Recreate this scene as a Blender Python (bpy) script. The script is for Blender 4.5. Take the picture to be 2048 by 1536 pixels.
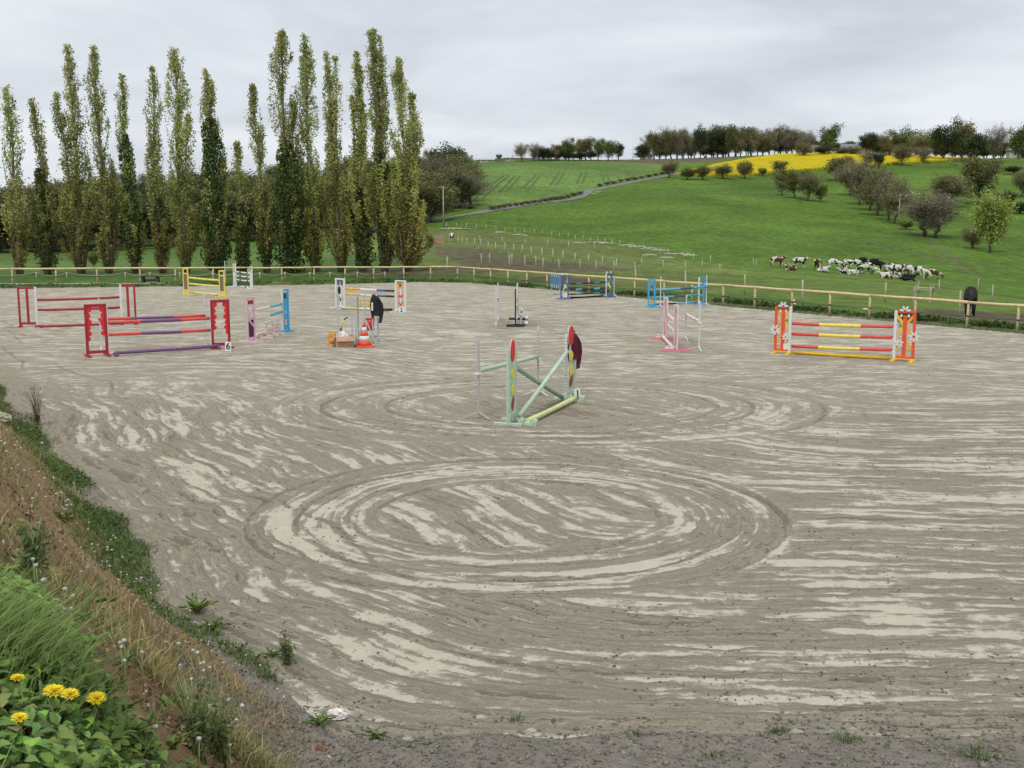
import bpy, bmesh, math, random
import numpy as np
from mathutils import Vector, Matrix, Quaternion

for o in list(bpy.data.objects):
    bpy.data.objects.remove(o, do_unlink=True)
SC = bpy.context.scene
COL = SC.collection
R = math.radians
rng = np.random.default_rng(7)
random.seed(7)

# ------------------------------------------------------------------ camera
FPX = 2200.0           # focal length in photo pixels (photo 2048 wide)
CAMZ = 4.3             # lens height above the riding surface
PITCH = math.atan(328 / FPX)
cam = bpy.data.cameras.new('camera')
cam.sensor_width = 36.0
cam.lens = FPX * 36.0 / 2048.0
cam.clip_start = 0.05
cam.clip_end = 20000
camo = bpy.data.objects.new('camera', cam)
COL.objects.link(camo)
camo.location = (0, 0, CAMZ)
camo.rotation_euler = (math.pi / 2 - PITCH, 0, 0)
SC.camera = camo

# ------------------------------------------------------------------ light
SUN_EL, SUN_AZ = 58.0, 200.0      # azimuth measured from +Y clockwise
W = bpy.data.worlds.new('World')
SC.world = W
W.use_nodes = True
nt = W.node_tree
nt.nodes.clear()
wo = nt.nodes.new('ShaderNodeOutputWorld')
bg = nt.nodes.new('ShaderNodeBackground')
sky = nt.nodes.new('ShaderNodeTexSky')
sky.sky_type = 'NISHITA'
sky.sun_disc = False
sky.sun_elevation = R(SUN_EL)
sky.sun_rotation = R(SUN_AZ)
tc = nt.nodes.new('ShaderNodeTexCoord')
sep = nt.nodes.new('ShaderNodeSeparateXYZ')
nt.links.new(tc.outputs['Generated'], sep.inputs[0])


def wmath(op, a, b=None):
    n = nt.nodes.new('ShaderNodeMath')
    n.operation = op
    for i, q in enumerate((a, b)):
        if q is None:
            continue
        if isinstance(q, (int, float)):
            n.inputs[i].default_value = q
        else:
            nt.links.new(q, n.inputs[i])
    return n.outputs[0]


# an overcast layer seen in perspective: direction projected on a flat cloud base
zz = wmath('ADD', wmath('MAXIMUM', sep.outputs[2], 0.0), 0.16)
px = wmath('DIVIDE', sep.outputs[0], zz)
py = wmath('DIVIDE', sep.outputs[1], zz)
cmb = nt.nodes.new('ShaderNodeCombineXYZ')
nt.links.new(px, cmb.inputs[0])
nt.links.new(py, cmb.inputs[1])
n1 = nt.nodes.new('ShaderNodeTexNoise')
n1.inputs['Scale'].default_value = 0.9
n1.inputs['Detail'].default_value = 6
n1.inputs['Roughness'].default_value = 0.52
n1.inputs['Distortion'].default_value = 0.35
nt.links.new(cmb.outputs[0], n1.inputs['Vector'])
ramp = nt.nodes.new('ShaderNodeValToRGB')
ramp.color_ramp.elements[0].position = 0.36
ramp.color_ramp.elements[0].color = (4.2, 4.6, 5.1, 1)
ramp.color_ramp.elements[1].position = 0.63
ramp.color_ramp.elements[1].color = (6.75, 7.0, 7.45, 1)
nt.links.new(n1.outputs['Fac'], ramp.inputs[0])
# the cloud deck thins towards the horizon: paler there
hz = wmath('POWER', wmath('SUBTRACT', 1.0, wmath('MAXIMUM', sep.outputs[2], 0.0)), 9.0)
mixh = nt.nodes.new('ShaderNodeMixRGB')
mixh.inputs[2].default_value = (7.3, 7.5, 7.95, 1)
nt.links.new(wmath('MULTIPLY', hz, 0.5), mixh.inputs[0])
nt.links.new(ramp.outputs[0], mixh.inputs[1])
mixs = nt.nodes.new('ShaderNodeMixRGB')
mixs.inputs[0].default_value = 0.94
nt.links.new(sky.outputs[0], mixs.inputs[1])
nt.links.new(mixh.outputs[0], mixs.inputs[2])
nt.links.new(mixs.outputs[0], bg.inputs[0])
bg.inputs[1].default_value = 0.1
nt.links.new(bg.outputs[0], wo.inputs[0])

sl = bpy.data.lights.new('sun', 'SUN')
sl.energy = 1.5
sl.angle = R(22)
sl.color = (1.0, 0.965, 0.91)
suno = bpy.data.objects.new('sun', sl)
COL.objects.link(suno)
sd = Vector((math.sin(R(SUN_AZ)) * math.cos(R(SUN_EL)), math.cos(R(SUN_AZ)) * math.cos(R(SUN_EL)), math.sin(R(SUN_EL))))
suno.rotation_euler = sd.to_track_quat('Z', 'Y').to_euler()
suno.location = sd * 60

SC.render.engine = 'CYCLES'
SC.view_settings.view_transform = 'Standard'
SC.view_settings.look = 'None'
SC.view_settings.gamma = 1.0
SC.view_settings.use_curve_mapping = False
SC.view_settings.exposure = 0.30


# ------------------------------------------------------------------ survey helpers
def ray(u, v):
    cx = (u - 1024) / FPX
    cy = (768 - v) / FPX
    return cx, math.cos(PITCH) + math.sin(PITCH) * cy, -math.sin(PITCH) + math.cos(PITCH) * cy


def G(u, v, z=0.0):
    """point of the level plane z seen at photo position u,v"""
    a, b, c = ray(u, v)
    t = (z - CAMZ) / c
    return Vector((a * t, b * t, z))


def ztop(y, v, u=1024):
    """height at depth y of what is seen at photo row v"""
    a, b, c = ray(u, v)
    return CAMZ + c * y / b


def xat(y, u, v):
    a, b, c = ray(u, v)
    return a * y / b


def project(P):
    P = np.asarray(P, float)
    x, y, z = P[..., 0], P[..., 1], P[..., 2] - CAMZ
    d = y * math.cos(PITCH) - z * math.sin(PITCH)
    up = y * math.sin(PITCH) + z * math.cos(PITCH)
    return 1024 + FPX * x / d, 768 - FPX * up / d


# ------------------------------------------------------------------ numpy noise
_perm = np.random.default_rng(3).random((256, 256))


def vnoise(x, y):
    xi = np.floor(x).astype(int)
    yi = np.floor(y).astype(int)
    fx = x - xi
    fy = y - yi
    fx = fx * fx * (3 - 2 * fx)
    fy = fy * fy * (3 - 2 * fy)
    g = lambda a, b: _perm[a & 255, b & 255]
    return (g(xi, yi) * (1 - fx) + g(xi + 1, yi) * fx) * (1 - fy) + (g(xi, yi + 1) * (1 - fx) + g(xi + 1, yi + 1) * fx) * fy


def fbm(x, y, oct=4, gain=0.5):
    s = 0
    a = 1
    t = 0
    for k in range(oct):
        s = s + a * vnoise(x * 2 ** k + 17.3 * k, y * 2 ** k + 5.1 * k)
        t += a
        a *= gain
    return s / t


def sstep(a, b, x):
    t = np.clip((x - a) / (b - a), 0, 1)
    return t * t * (3 - 2 * t)


def in_poly(x, y, poly):
    """inside test, vectorised"""
    c = np.zeros(np.shape(x), bool)
    n = len(poly)
    for i in range(n):
        x1, y1 = poly[i][0], poly[i][1]
        x2, y2 = poly[(i + 1) % n][0], poly[(i + 1) % n][1]
        cond = ((y1 > y) != (y2 > y)) & (x < (x2 - x1) * (y - y1) / ((y2 - y1) if y2 != y1 else 1e-9) + x1)
        c ^= cond
    return c


def seg_dist(x, y, pts):
    d = np.full(np.shape(x), 1e9)
    for (p, q) in zip(pts[:-1], pts[1:]):
        px_, py_, qx, qy = p[0], p[1], q[0], q[1]
        L2 = (qx - px_) ** 2 + (qy - py_) ** 2
        t = np.clip(((x - px_) * (qx - px_) + (y - py_) * (qy - py_)) / L2, 0, 1)
        d = np.minimum(d, np.hypot(x - px_ - t * (qx - px_), y - py_ - t * (qy - py_)))
    return d


def srgb(r, g, b):
    f = lambda c: (c / 255 / 12.92) if c / 255 <= 0.04045 else ((c / 255 + 0.055) / 1.055) ** 2.4
    return (f(r), f(g), f(b))


# ------------------------------------------------------------------ tags
def tag(o, label=None, cat=None, group=None, kind=None):
    if label:
        o['label'] = label
    if cat:
        o['category'] = cat
    if group:
        o['group'] = group
    if kind:
        o['kind'] = kind
    return o


def empty(name, loc, rz=0.0, **k):
    o = bpy.data.objects.new(name, None)
    o.empty_display_size = 0.1
    COL.objects.link(o)
    o.location = loc
    o.rotation_euler = (0, 0, rz)
    return tag(o, **k)


def copy_tree(o, parent=None):
    c = o.copy()
    COL.objects.link(c)
    c.parent = parent
    for ch in list(o.children):
        copy_tree(ch, c)
    return c


# ------------------------------------------------------------------ materials
MATS = {}


def new_mat(name):
    m = bpy.data.materials.new(name)
    m.use_nodes = True
    t = m.node_tree
    t.nodes.clear()
    out = t.nodes.new('ShaderNodeOutputMaterial')
    return m, t, out


def N(t, typ, **k):
    n = t.nodes.new(typ)
    for a, b in k.items():
        setattr(n, a, b)
    return n


def paint(name, rgb, rough=0.55, var=0.16, scale=9.0, dirt=0.25, metal=0.0, bump=0.15, dirtcol=(0.20, 0.17, 0.12)):
    """weathered paint / wood / metal: base colour with wear and splashed dirt"""
    if name in MATS:
        return MATS[name]
    m, t, out = new_mat(name)
    b = N(t, 'ShaderNodeBsdfPrincipled')
    tcn = N(t, 'ShaderNodeTexCoord')
    oi = N(t, 'ShaderNodeObjectInfo')
    ad = N(t, 'ShaderNodeVectorMath', operation='ADD')
    t.links.new(tcn.outputs['Object'], ad.inputs[0])
    t.links.new(oi.outputs['Random'], ad.inputs[1])
    no = N(t, 'ShaderNodeTexNoise')
    no.inputs['Scale'].default_value = scale
    no.inputs['Detail'].default_value = 6
    no.inputs['Roughness'].default_value = 0.65
    t.links.new(ad.outputs[0], no.inputs['Vector'])
    hs = N(t, 'ShaderNodeMapRange')
    hs.inputs[1].default_value = 0.25
    hs.inputs[2].default_value = 0.75
    hs.inputs[3].default_value = 1 - var
    hs.inputs[4].default_value = 1 + var
    t.links.new(no.outputs['Fac'], hs.inputs[0])
    mu = N(t, 'ShaderNodeMixRGB', blend_type='MULTIPLY')
    mu.inputs[0].default_value = 1
    mu.inputs[1].default_value = (*rgb, 1)
    t.links.new(hs.outputs[0], mu.inputs[2])
    n2 = N(t, 'ShaderNodeTexNoise')
    n2.inputs['Scale'].default_value = scale * 0.6
    n2.inputs['Detail'].default_value = 8
    n2.inputs['Roughness'].default_value = 0.7
    t.links.new(ad.outputs[0], n2.inputs['Vector'])
    rp = N(t, 'ShaderNodeMapRange')
    rp.inputs[1].default_value = 0.52
    rp.inputs[2].default_value = 0.72
    rp.inputs[3].default_value = 0
    rp.inputs[4].default_value = dirt
    t.links.new(n2.outputs['Fac'], rp.inputs[0])
    mx = N(t, 'ShaderNodeMixRGB')
    mx.inputs[2].default_value = (*dirtcol, 1)
    t.links.new(rp.outputs[0], mx.inputs[0])
    t.links.new(mu.outputs[0], mx.inputs[1])
    t.links.new(mx.outputs[0], b.inputs['Base Color'])
    b.inputs['Roughness'].default_value = rough
    b.inputs['Metallic'].default_value = metal
    bp = N(t, 'ShaderNodeBump')
    bp.inputs['Strength'].default_value = bump
    bp.inputs['Distance'].default_value = 0.01
    t.links.new(n2.outputs['Fac'], bp.inputs['Height'])
    t.links.new(bp.outputs[0], b.inputs['Normal'])
    t.links.new(b.outputs[0], out.inputs[0])
    MATS[name] = m
    return m


def foliage_mat(name, trans=0.3, rough=0.6, spec=0.25, hue=0.0):
    """leaf material: colour comes from the leaf's own attribute Col"""
    if name in MATS:
        return MATS[name]
    m, t, out = new_mat(name)
    at = N(t, 'ShaderNodeAttribute', attribute_name='Col')
    oi = N(t, 'ShaderNodeObjectInfo')
    mr = N(t, 'ShaderNodeMapRange')
    mr.inputs[3].default_value = 0.84
    mr.inputs[4].default_value = 1.14
    t.links.new(oi.outputs['Random'], mr.inputs[0])
    mu = N(t, 'ShaderNodeMixRGB', blend_type='MULTIPLY')
    mu.inputs[0].default_value = 1
    t.links.new(at.outputs['Color'], mu.inputs[1])
    t.links.new(mr.outputs[0], mu.inputs[2])
    col = mu.outputs[0]
    if hue:
        hsv = N(t, 'ShaderNodeHueSaturation')
        m2 = N(t, 'ShaderNodeMath', operation='FRACT')
        m3 = N(t, 'ShaderNodeMath', operation='MULTIPLY')
        m3.inputs[1].default_value = 7.31
        t.links.new(oi.outputs['Random'], m3.inputs[0])
        t.links.new(m3.outputs[0], m2.inputs[0])
        mr2 = N(t, 'ShaderNodeMapRange')
        mr2.inputs[3].default_value = 0.5 - hue
        mr2.inputs[4].default_value = 0.5 + hue
        t.links.new(m2.outputs[0], mr2.inputs[0])
        t.links.new(mr2.outputs[0], hsv.inputs['Hue'])
        t.links.new(col, hsv.inputs['Color'])
        col = hsv.outputs[0]
    b = N(t, 'ShaderNodeBsdfPrincipled')
    b.inputs['Roughness'].default_value = rough
    b.inputs['Specular IOR Level'].default_value = spec
    t.links.new(col, b.inputs['Base Color'])
    tr = N(t, 'ShaderNodeBsdfTranslucent')
    t.links.new(col, tr.inputs[0])
    mx = N(t, 'ShaderNodeMixShader')
    mx.inputs[0].default_value = trans
    t.links.new(b.outputs[0], mx.inputs[1])
    t.links.new(tr.outputs[0], mx.inputs[2])
    t.links.new(mx.outputs[0], out.inputs[0])
    MATS[name] = m
    return m


# ------------------------------------------------------------------ mesh helpers
def np_mesh(name, V, F, col=None, mats=(), smooth=False):
    """mesh from arrays: V (n,3), F (m,k) with k = 3 or 4; col (n,3) vertex colours"""
    V = np.ascontiguousarray(V, np.float32)
    F = np.ascontiguousarray(F, np.int32)
    me = bpy.data.meshes.new(name)
    k = F.shape[1]
    me.vertices.add(len(V))
    me.vertices.foreach_set('co', V.ravel())
    me.loops.add(F.size)
    me.loops.foreach_set('vertex_index', F.ravel())
    me.polygons.add(len(F))
    me.polygons.foreach_set('loop_start', np.arange(0, F.size, k, dtype=np.int32))
    me.polygons.foreach_set('loop_total', np.full(len(F), k, np.int32))
    if smooth:
        me.polygons.foreach_set('use_smooth', np.ones(len(F), bool))
    me.update(calc_edges=True)
    if col is not None:
        at = me.color_attributes.new('Col', 'FLOAT_COLOR', 'POINT')
        c4 = np.ones((len(V), 4), np.float32)
        c4[:, :3] = col
        at.data.foreach_set('color', c4.ravel())
    for m in mats:
        me.materials.append(m)
    return me


def obj(name, me, parent=None, loc=(0, 0, 0), **k):
    o = bpy.data.objects.new(name, me)
    COL.objects.link(o)
    o.location = loc
    if parent:
        o.parent = parent
    return tag(o, **k)


class MB:
    """collects solids into one mesh"""

    def __init__(self):
        self.v = []
        self.f = []
        self.m = []
        self.s = []

    def add(self, V, F, mi=0, smooth=False):
        b = len(self.v)
        self.v += [tuple(q) for q in V]
        for f in F:
            self.f.append([b + i for i in f])
            self.m.append(mi)
            self.s.append(smooth)
        return self

    def box(self, c, s, mi=0, rot=None):
        c = Vector(c)
        V = []
        for dx in (-.5, .5):
            for dy in (-.5, .5):
                for dz in (-.5, .5):
                    p = Vector((dx * s[0], dy * s[1], dz * s[2]))
                    if rot is not None:
                        p = rot @ p
                    V.append(c + p)
        F = [(0, 1, 3, 2), (4, 6, 7, 5), (0, 4, 5, 1), (2, 3, 7, 6), (0, 2, 6, 4), (1, 5, 7, 3)]
        return self.add(V, F, mi)

    def beam(self, p, q, w, h, mi=0, up=(0, 0, 1)):
        p = Vector(p)
        q = Vector(q)
        d = (q - p)
        L = d.length
        d.normalize()
        u = Vector(up)
        s = d.cross(u)
        if s.length < 1e-4:
            s = d.cross(Vector((0, 1, 0)))
        s.normalize()
        u = s.cross(d)
        rot = Matrix((d, s, u)).transposed()
        return self.box((p + q) / 2, (L, w, h), mi, rot)

    def tube(self, pts, rad, n=8, mi=0, smooth=True, flat=1.0):
        pts = [Vector(p) for p in pts]
        if not isinstance(rad, (list, tuple)):
            rad = [rad] * len(pts)
        V = []
        ref = None
        for i, p in enumerate(pts):
            d = (pts[min(i + 1, len(pts) - 1)] - pts[max(i - 1, 0)]).normalized()
            if ref is None:
                ref = d.orthogonal().normalized()
            s = (ref - d * ref.dot(d)).normalized()
            ref = s
            t_ = d.cross(s)
            for k in range(n):
                a = 2 * math.pi * k / n
                V.append(p + (s * math.cos(a) + t_ * math.sin(a) * flat) * rad[i])
        F = []
        for i in range(len(pts) - 1):
            for k in range(n):
                F.append((i * n + k, i * n + (k + 1) % n, (i + 1) * n + (k + 1) % n, (i + 1) * n + k))
        self.add(V, F, mi, smooth)
        b = len(self.v) - len(V)
        self.f.append([b + k for k in range(n)][::-1])
        self.m.append(mi)
        self.s.append(False)
        self.f.append([b + (len(pts) - 1) * n + k for k in range(n)])
        self.m.append(mi)
        self.s.append(False)
        return self

    def plate(self, poly, th, org, ax, ay, mi=0):
        """polygon (2d) extruded to thickness th, centred on plane org, ax, ay"""
        org = Vector(org)
        ax = Vector(ax)
        ay = Vector(ay)
        nn = ax.cross(ay).normalized() * th / 2
        n = len(poly)
        V = [org + ax * x + ay * y + nn for x, y in poly] + [org + ax * x + ay * y - nn for x, y in poly]
        F = [list(range(n)), list(range(2 * n - 1, n - 1, -1))]
        for i in range(n):
            j = (i + 1) % n
            F.append((i, n + i, n + j, j))
        return self.add(V, F, mi)

    def ball(self, c, r, mi=0, nu=10, nv=6, sq=(1, 1, 1)):
        c = Vector(c)
        V = [c + Vector((0, 0, r * sq[2]))]
        for j in range(1, nv):
            th = math.pi * j / nv
            for i in range(nu):
                a = 2 * math.pi * i / nu
                V.append(c + Vector((r * math.sin(th) * math.cos(a) * sq[0], r * math.sin(th) * math.sin(a) * sq[1], r * math.cos(th) * sq[2])))
        V.append(c - Vector((0, 0, r * sq[2])))
        F = []
        for i in range(nu):
            F.append((0, 1 + i, 1 + (i + 1) % nu))
        for j in range(nv - 2):
            for i in range(nu):
                a = 1 + j * nu
                F.append((a + i, a + nu + i, a + nu + (i + 1) % nu, a + (i + 1) % nu))
        l = len(V) - 1
        a = 1 + (nv - 2) * nu
        for i in range(nu):
            F.append((a + i, l, a + (i + 1) % nu))
        return self.add(V, F, mi, True)

    def mesh(self, name, mats):
        me = bpy.data.meshes.new(name)
        me.from_pydata(self.v, [], self.f)
        for m in (mats if isinstance(mats, (list, tuple)) else [mats]):
            me.materials.append(m)
        me.polygons.foreach_set('material_index', self.m)
        me.polygons.foreach_set('use_smooth', self.s)
        me.update()
        return me

    def build(self, name, mats, parent=None, loc=(0, 0, 0), **k):
        return obj(name, self.mesh(name, mats), parent, loc, **k)


def bevel(o, w=0.006, seg=1):
    bm = bmesh.new()
    bm.from_mesh(o.data)
    es = [e for e in bm.edges if len(e.link_faces) == 2 and e.calc_face_angle(0) > 0.6]
    bmesh.ops.bevel(bm, geom=es, offset=w, segments=seg, affect='EDGES', profile=0.5)
    bm.to_mesh(o.data)
    bm.free()
    return o


def ell(rx, rz, n=16, cx=0, cz=0):
    return [(cx + rx * math.cos(2 * math.pi * i / n), cz + rz * math.sin(2 * math.pi * i / n)) for i in range(n)]


# blades and leaves as arrays ------------------------------------------------
def blades(P, h, w, lean, col, rg, curl=0.6):
    """tapered bent blades: P (n,3) roots, h heights, w widths, lean (n,2) sideways reach, col (n,3)"""
    n = len(P)
    a = rg.random(n) * 2 * np.pi
    sx, sy = np.cos(a) * w / 2, np.sin(a) * w / 2
    V = np.zeros((n, 5, 3))
    mid = P.copy()
    mid[:, :2] += lean * (1 - curl) * 0.6
    mid[:, 2] += h * 0.58
    tip = P.copy()
    tip[:, :2] += lean
    tip[:, 2] += h
    V[:, 0] = P + np.stack([-sx, -sy, 0 * sx], 1)
    V[:, 1] = P + np.stack([sx, sy, 0 * sx], 1)
    V[:, 2] = mid + np.stack([sx * .8, sy * .8, 0 * sx], 1)
    V[:, 3] = mid + np.stack([-sx * .8, -sy * .8, 0 * sx], 1)
    V[:, 4] = tip
    b = np.arange(n)[:, None] * 5
    F = np.concatenate([b + [0, 1, 2], b + [0, 2, 3], b + [3, 2, 4]], 0)
    C = np.repeat(col[:, None, :], 5, 1)
    C = C * np.array([0.85, 0.85, 1, 1, 1.08])[None, :, None]
    return V.reshape(-1, 3), F, C.reshape(-1, 3)


def leaves(P, size, col, rg, nrm=None, asp=0.6, flat=0.0):
    """diamond leaves, two triangles, random tilt; flat>0 turns them to face up"""
    n = len(P)
    d = rg.normal(size=(n, 3))
    d[:, 2] *= (1 - flat)
    d /= np.linalg.norm(d, axis=1)[:, None]
    e = rg.normal(size=(n, 3))
    if flat > 0:
        e[:, 2] *= (1 - flat)
    e -= d * np.sum(d * e, 1)[:, None]
    e /= np.linalg.norm(e, axis=1)[:, None]
    s = size[:, None]
    V = np.stack([P - d * s * .5, P + e * s * .5 * asp, P + d * s * .5, P - e * s * .5 * asp], 1)
    b = np.arange(n)[:, None] * 4
    F = b + [0, 1, 2, 3]
    C = np.repeat(col[:, None, :], 4, 1)
    return V.reshape(-1, 3), F, C.reshape(-1, 3)


def jit(base, n, rg, s=0.25, t=0.12):
    """n colours around base (linear)"""
    k = 1 + rg.normal(size=(n, 1)) * s
    c = np.array(base)[None, :] * np.clip(k, .45, 1.9) * (1 + rg.normal(size=(n, 3)) * t)
    return np.clip(c, 0.003, 0.9)

# ================================================================== TERRAIN
YS = FPX / 1750.0
_cols = {
    -420: [(55, 585), (70, 556), (100, 534), (150, 508), (200, 480), (260, 455), (330, 430), (450, 418)],
    0: [(55, 580), (70, 551), (100, 530), (150, 505), (200, 478), (260, 450), (330, 425), (450, 412)],
    300: [(55, 580), (70, 550), (100, 527), (150, 500), (190, 482), (230, 450), (280, 415), (330, 398), (450, 388)],
    600: [(55, 580), (70, 549), (100, 523), (150, 493), (180, 480), (230, 438), (290, 395), (340, 378), (450, 368)],
    850: [(55, 578), (70, 545), (100, 515), (140, 487), (180, 458), (215, 432), (270, 392), (330, 362), (400, 346), (480, 340)],
    950: [(55, 578), (70, 546), (95, 515), (135, 488), (180, 457), (215, 424), (260, 389), (310, 357), (360, 335), (400, 324), (480, 321)],
    1130: [(55, 583), (75, 551), (95, 529), (130, 499), (168, 479), (200, 448), (250, 407), (300, 369), (350, 339), (385, 324), (450, 319)],
    1330: [(52, 590), (70, 566), (95, 543), (117, 530), (150, 490), (200, 437), (260, 392), (320, 359), (380, 333), (420, 322), (480, 318)],
    1500: [(45, 606), (60, 583), (90, 556), (112, 541), (130, 520), (165, 479), (220, 427), (290, 380), (350, 352), (420, 321), (450, 314), (500, 312)],
    1700: [(38, 632), (50, 605), (75, 575), (112, 551), (125, 540), (160, 500), (210, 450), (270, 402), (330, 362), (390, 334), (440, 312), (500, 308)],
    1900: [(34, 652), (42, 630), (60, 606), (90, 577), (112, 562), (140, 530), (190, 476), (240, 432), (300, 386), (370, 345), (420, 325), (480, 318)],
    2048: [(32, 660), (40, 642), (60, 613), (80, 593), (110, 575), (150, 521), (200, 471), (260, 421), (320, 380), (380, 345), (430, 322), (500, 315)],
    2400: [(30, 670), (40, 645), (60, 615), (80, 595), (110, 575), (150, 525), (200, 475), (260, 425), (320, 382), (380, 347), (430, 324), (500, 317)],
}
_ctl = []
for u_, L_ in _cols.items():
    for (y_, v_) in L_:
        a_, b_, c_ = ray(u_, v_)
        _ctl.append((a_ / b_, math.log(y_ * YS), c_ / b_))
    far = (440 + (L_[-1][1] - 440) * 0.45)
    for yy, vv in ((900 * YS, far), (2600, 436)):
        a_, b_, c_ = ray(u_, vv)
        _ctl.append((a_ / b_, math.log(yy), c_ / b_))
_ctl = np.array(_ctl)
_AS, _LS = 3.0, 1.0


def _kern(r2):
    return 0.5 * r2 * np.log(r2 + 1e-12)


_X = np.stack([_ctl[:, 0] * _AS, _ctl[:, 1] * _LS], 1)
_n = len(_X)
_K = _kern(((_X[:, None] - _X[None]) ** 2).sum(-1)) + np.eye(_n) * 2e-4
_Pm = np.concatenate([np.ones((_n, 1)), _X], 1)
_A = np.block([[_K, _Pm], [_Pm.T, np.zeros((3, 3))]])
_w = np.linalg.solve(_A, np.concatenate([_ctl[:, 2], np.zeros(3)]))


def elev(a, y):
    """slope angle (rise over depth) of the land seen from the lens"""
    a = np.asarray(a, float)
    y = np.asarray(y, float)
    q = np.stack([a.ravel() * _AS, np.log(y.ravel()) * _LS], 1)
    out = np.zeros(len(q))
    for i in range(0, len(q), 40000):
        s = q[i:i + 40000]
        out[i:i + 40000] = _kern(((s[:, None] - _X[None]) ** 2).sum(-1)) @ _w[:_n] + _w[_n] + s @ _w[_n + 1:]
    return out.reshape(a.shape)


# edge of the riding arena (world xy), fence line and sand line
FENCE = [G(-330, 538.5, 1.0), G(0, 537.5, 1.0), G(915, 533.5, 1.0), G(2048, 612, 1.0), G(2500, 646, 1.0)]
FENCE = [(p.x, p.y) for p in FENCE]
SANDL = [(-330, 577), (0, 577), (300, 573.5), (620, 570), (850, 564), (935, 566), (1094, 578), (1300, 594), (1540, 615), (1700, 632), (1880, 646), (2048, 661), (2500, 702)]
SANDE = [(G(u, v).x, G(u, v).y) for u, v in SANDL]


def fence_side(x, y):
    """distance beyond the fence line (positive outside the arena)"""
    f = []
    for p, q in (((FENCE[0]), (FENCE[2])), ((FENCE[2]), (FENCE[4]))):
        dx, dy = q[0] - p[0], q[1] - p[1]
        L = math.hypot(dx, dy)
        f.append(((x - p[0]) * (-dy) + (y - p[1]) * dx) / L)
    return np.maximum(f[0], f[1])


def ground_z(x, y):
    x = np.asarray(x, float)
    y = np.asarray(y, float)
    yy = np.maximum(y, 22)
    z = CAMZ + elev(x / yy, yy) * yy
    fs = fence_side(x, y)
    # near the fence the land joins the arena's edge
    k = sstep(0.2, 5.0, fs)
    z = -0.06 * (1 - k) + z * k
    z = z + (fbm(x * .35, y * .35, 3) - .5) * 0.18 * sstep(1, 6, fs) * np.clip(y / 120, .3, 1.6)
    return np.where(fs < -0.3, -0.45, z)


_YG = np.exp(np.linspace(math.log(30), math.log(900), 700))


def hit(u, v):
    """point of the land seen at photo position u,v"""
    a, b, c = ray(u, v)
    aa = a / b
    zz_ = ground_z(aa * _YG, _YG)
    e = (zz_ - CAMZ) / _YG
    fs = fence_side(aa * _YG, _YG)
    ok = np.where((e >= c / b) & (fs > 0))[0]
    if len(ok) == 0:
        i = int(np.argmax(np.where((_YG < 720), e, -9)))
    else:
        i = ok[0]
    y = _YG[i]
    return Vector((aa * y, y, float(zz_[i])))


def hit_poly(pts):
    return [(hit(u, v).x, hit(u, v).y) for u, v in pts]


# --- field colours -----------------------------------------------------------
C_PAST = np.array((0.092, 0.166, 0.021))
C_PADD = np.array((0.145, 0.190, 0.046))
C_LAWN = np.array((0.080, 0.140, 0.030))
C_CROP = np.array((0.112, 0.188, 0.042))
C_MUD = np.array((0.125, 0.092, 0.066))
C_DIRT = np.array((0.13, 0.10, 0.075))

ta = np.concatenate([np.linspace(-1.6, -.62, 40)[:-1], np.arange(-.62, .62, .0021), np.linspace(.62, 1.6, 40)])
ty = np.concatenate([np.exp(np.arange(math.log(26), math.log(760), .0105)), np.exp(np.linspace(math.log(770), math.log(3200), 24))])
TA, TY = np.meshgrid(ta, ty)
TX = TA * TY
TZ = ground_z(TX, TY)
PU, PV = project(np.stack([TX, TY, TZ], -1))
nz1 = fbm(TX * .11, TY * .11, 4)
nz2 = fbm(TX * .6 + 40, TY * .6, 3)
wx = TX + (nz2 - .5) * 2.2
wy = TY + (nz1 - .5) * 5

col = np.repeat(C_PAST[None, None], len(ty), 0).repeat(len(ta), 1).copy()


def blend(mask, c):
    global col
    col = col * (1 - mask[..., None]) + np.asarray(c) * mask[..., None]


def pmask(poly, dx=0.0):
    return in_poly(wx, wy, poly).astype(float)


LINE3 = hit_poly([(700, 470), (860, 455), (885, 456), (935, 458), (1000, 462), (1135, 479), (1250, 497), (1335, 513), (1420, 527), (1500, 536), (1600, 545), (1750, 556), (1870, 568), (2048, 592), (2300, 622)])
padd = LINE3 + hit_poly([(2300, 700), (2048, 660), (1500, 590), (1000, 556), (700, 552)])
blend(pmask(padd), C_PADD)
# right end of the paddock is greener
blend(pmask(padd) * sstep(1250, 1650, PU) * .55, C_PAST * 1.12)
# lawn with poplars, left
lawn = hit_poly([(-420, 575), (860, 560), (845, 520), (700, 500), (520, 492), (300, 494), (150, 500), (-420, 512)])
blend(pmask(lawn), C_LAWN)
meadow = hit_poly([(-420, 534), (560, 532), (700, 505), (700, 470), (420, 478), (150, 496), (0, 500), (-420, 512)])
blend(pmask(meadow), C_CROP * .92)
# woodland floor
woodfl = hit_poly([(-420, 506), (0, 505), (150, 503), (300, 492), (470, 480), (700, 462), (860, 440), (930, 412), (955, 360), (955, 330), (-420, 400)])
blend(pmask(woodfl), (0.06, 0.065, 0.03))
# winter wheat beyond the lane
wheat = hit_poly([(930, 418), (985, 412), (1060, 407), (1130, 399), (1180, 378), (1260, 362), (1325, 351), (1332, 330), (1330, 321), (1240, 322), (1100, 324), (965, 327), (955, 345)])
mw = pmask(wheat)
blend(mw, C_CROP * (1.12))
blend(mw * sstep(.5, .62, fbm(TX * .02, TY * .02, 3)) * .4, (0.13, 0.17, 0.05))
# dead strip and hedge bank along the ridge
ridge = hit_poly([(955, 327), (1330, 321), (1335, 312), (955, 316)])
blend(pmask(ridge), (0.10, 0.085, 0.05))
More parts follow.
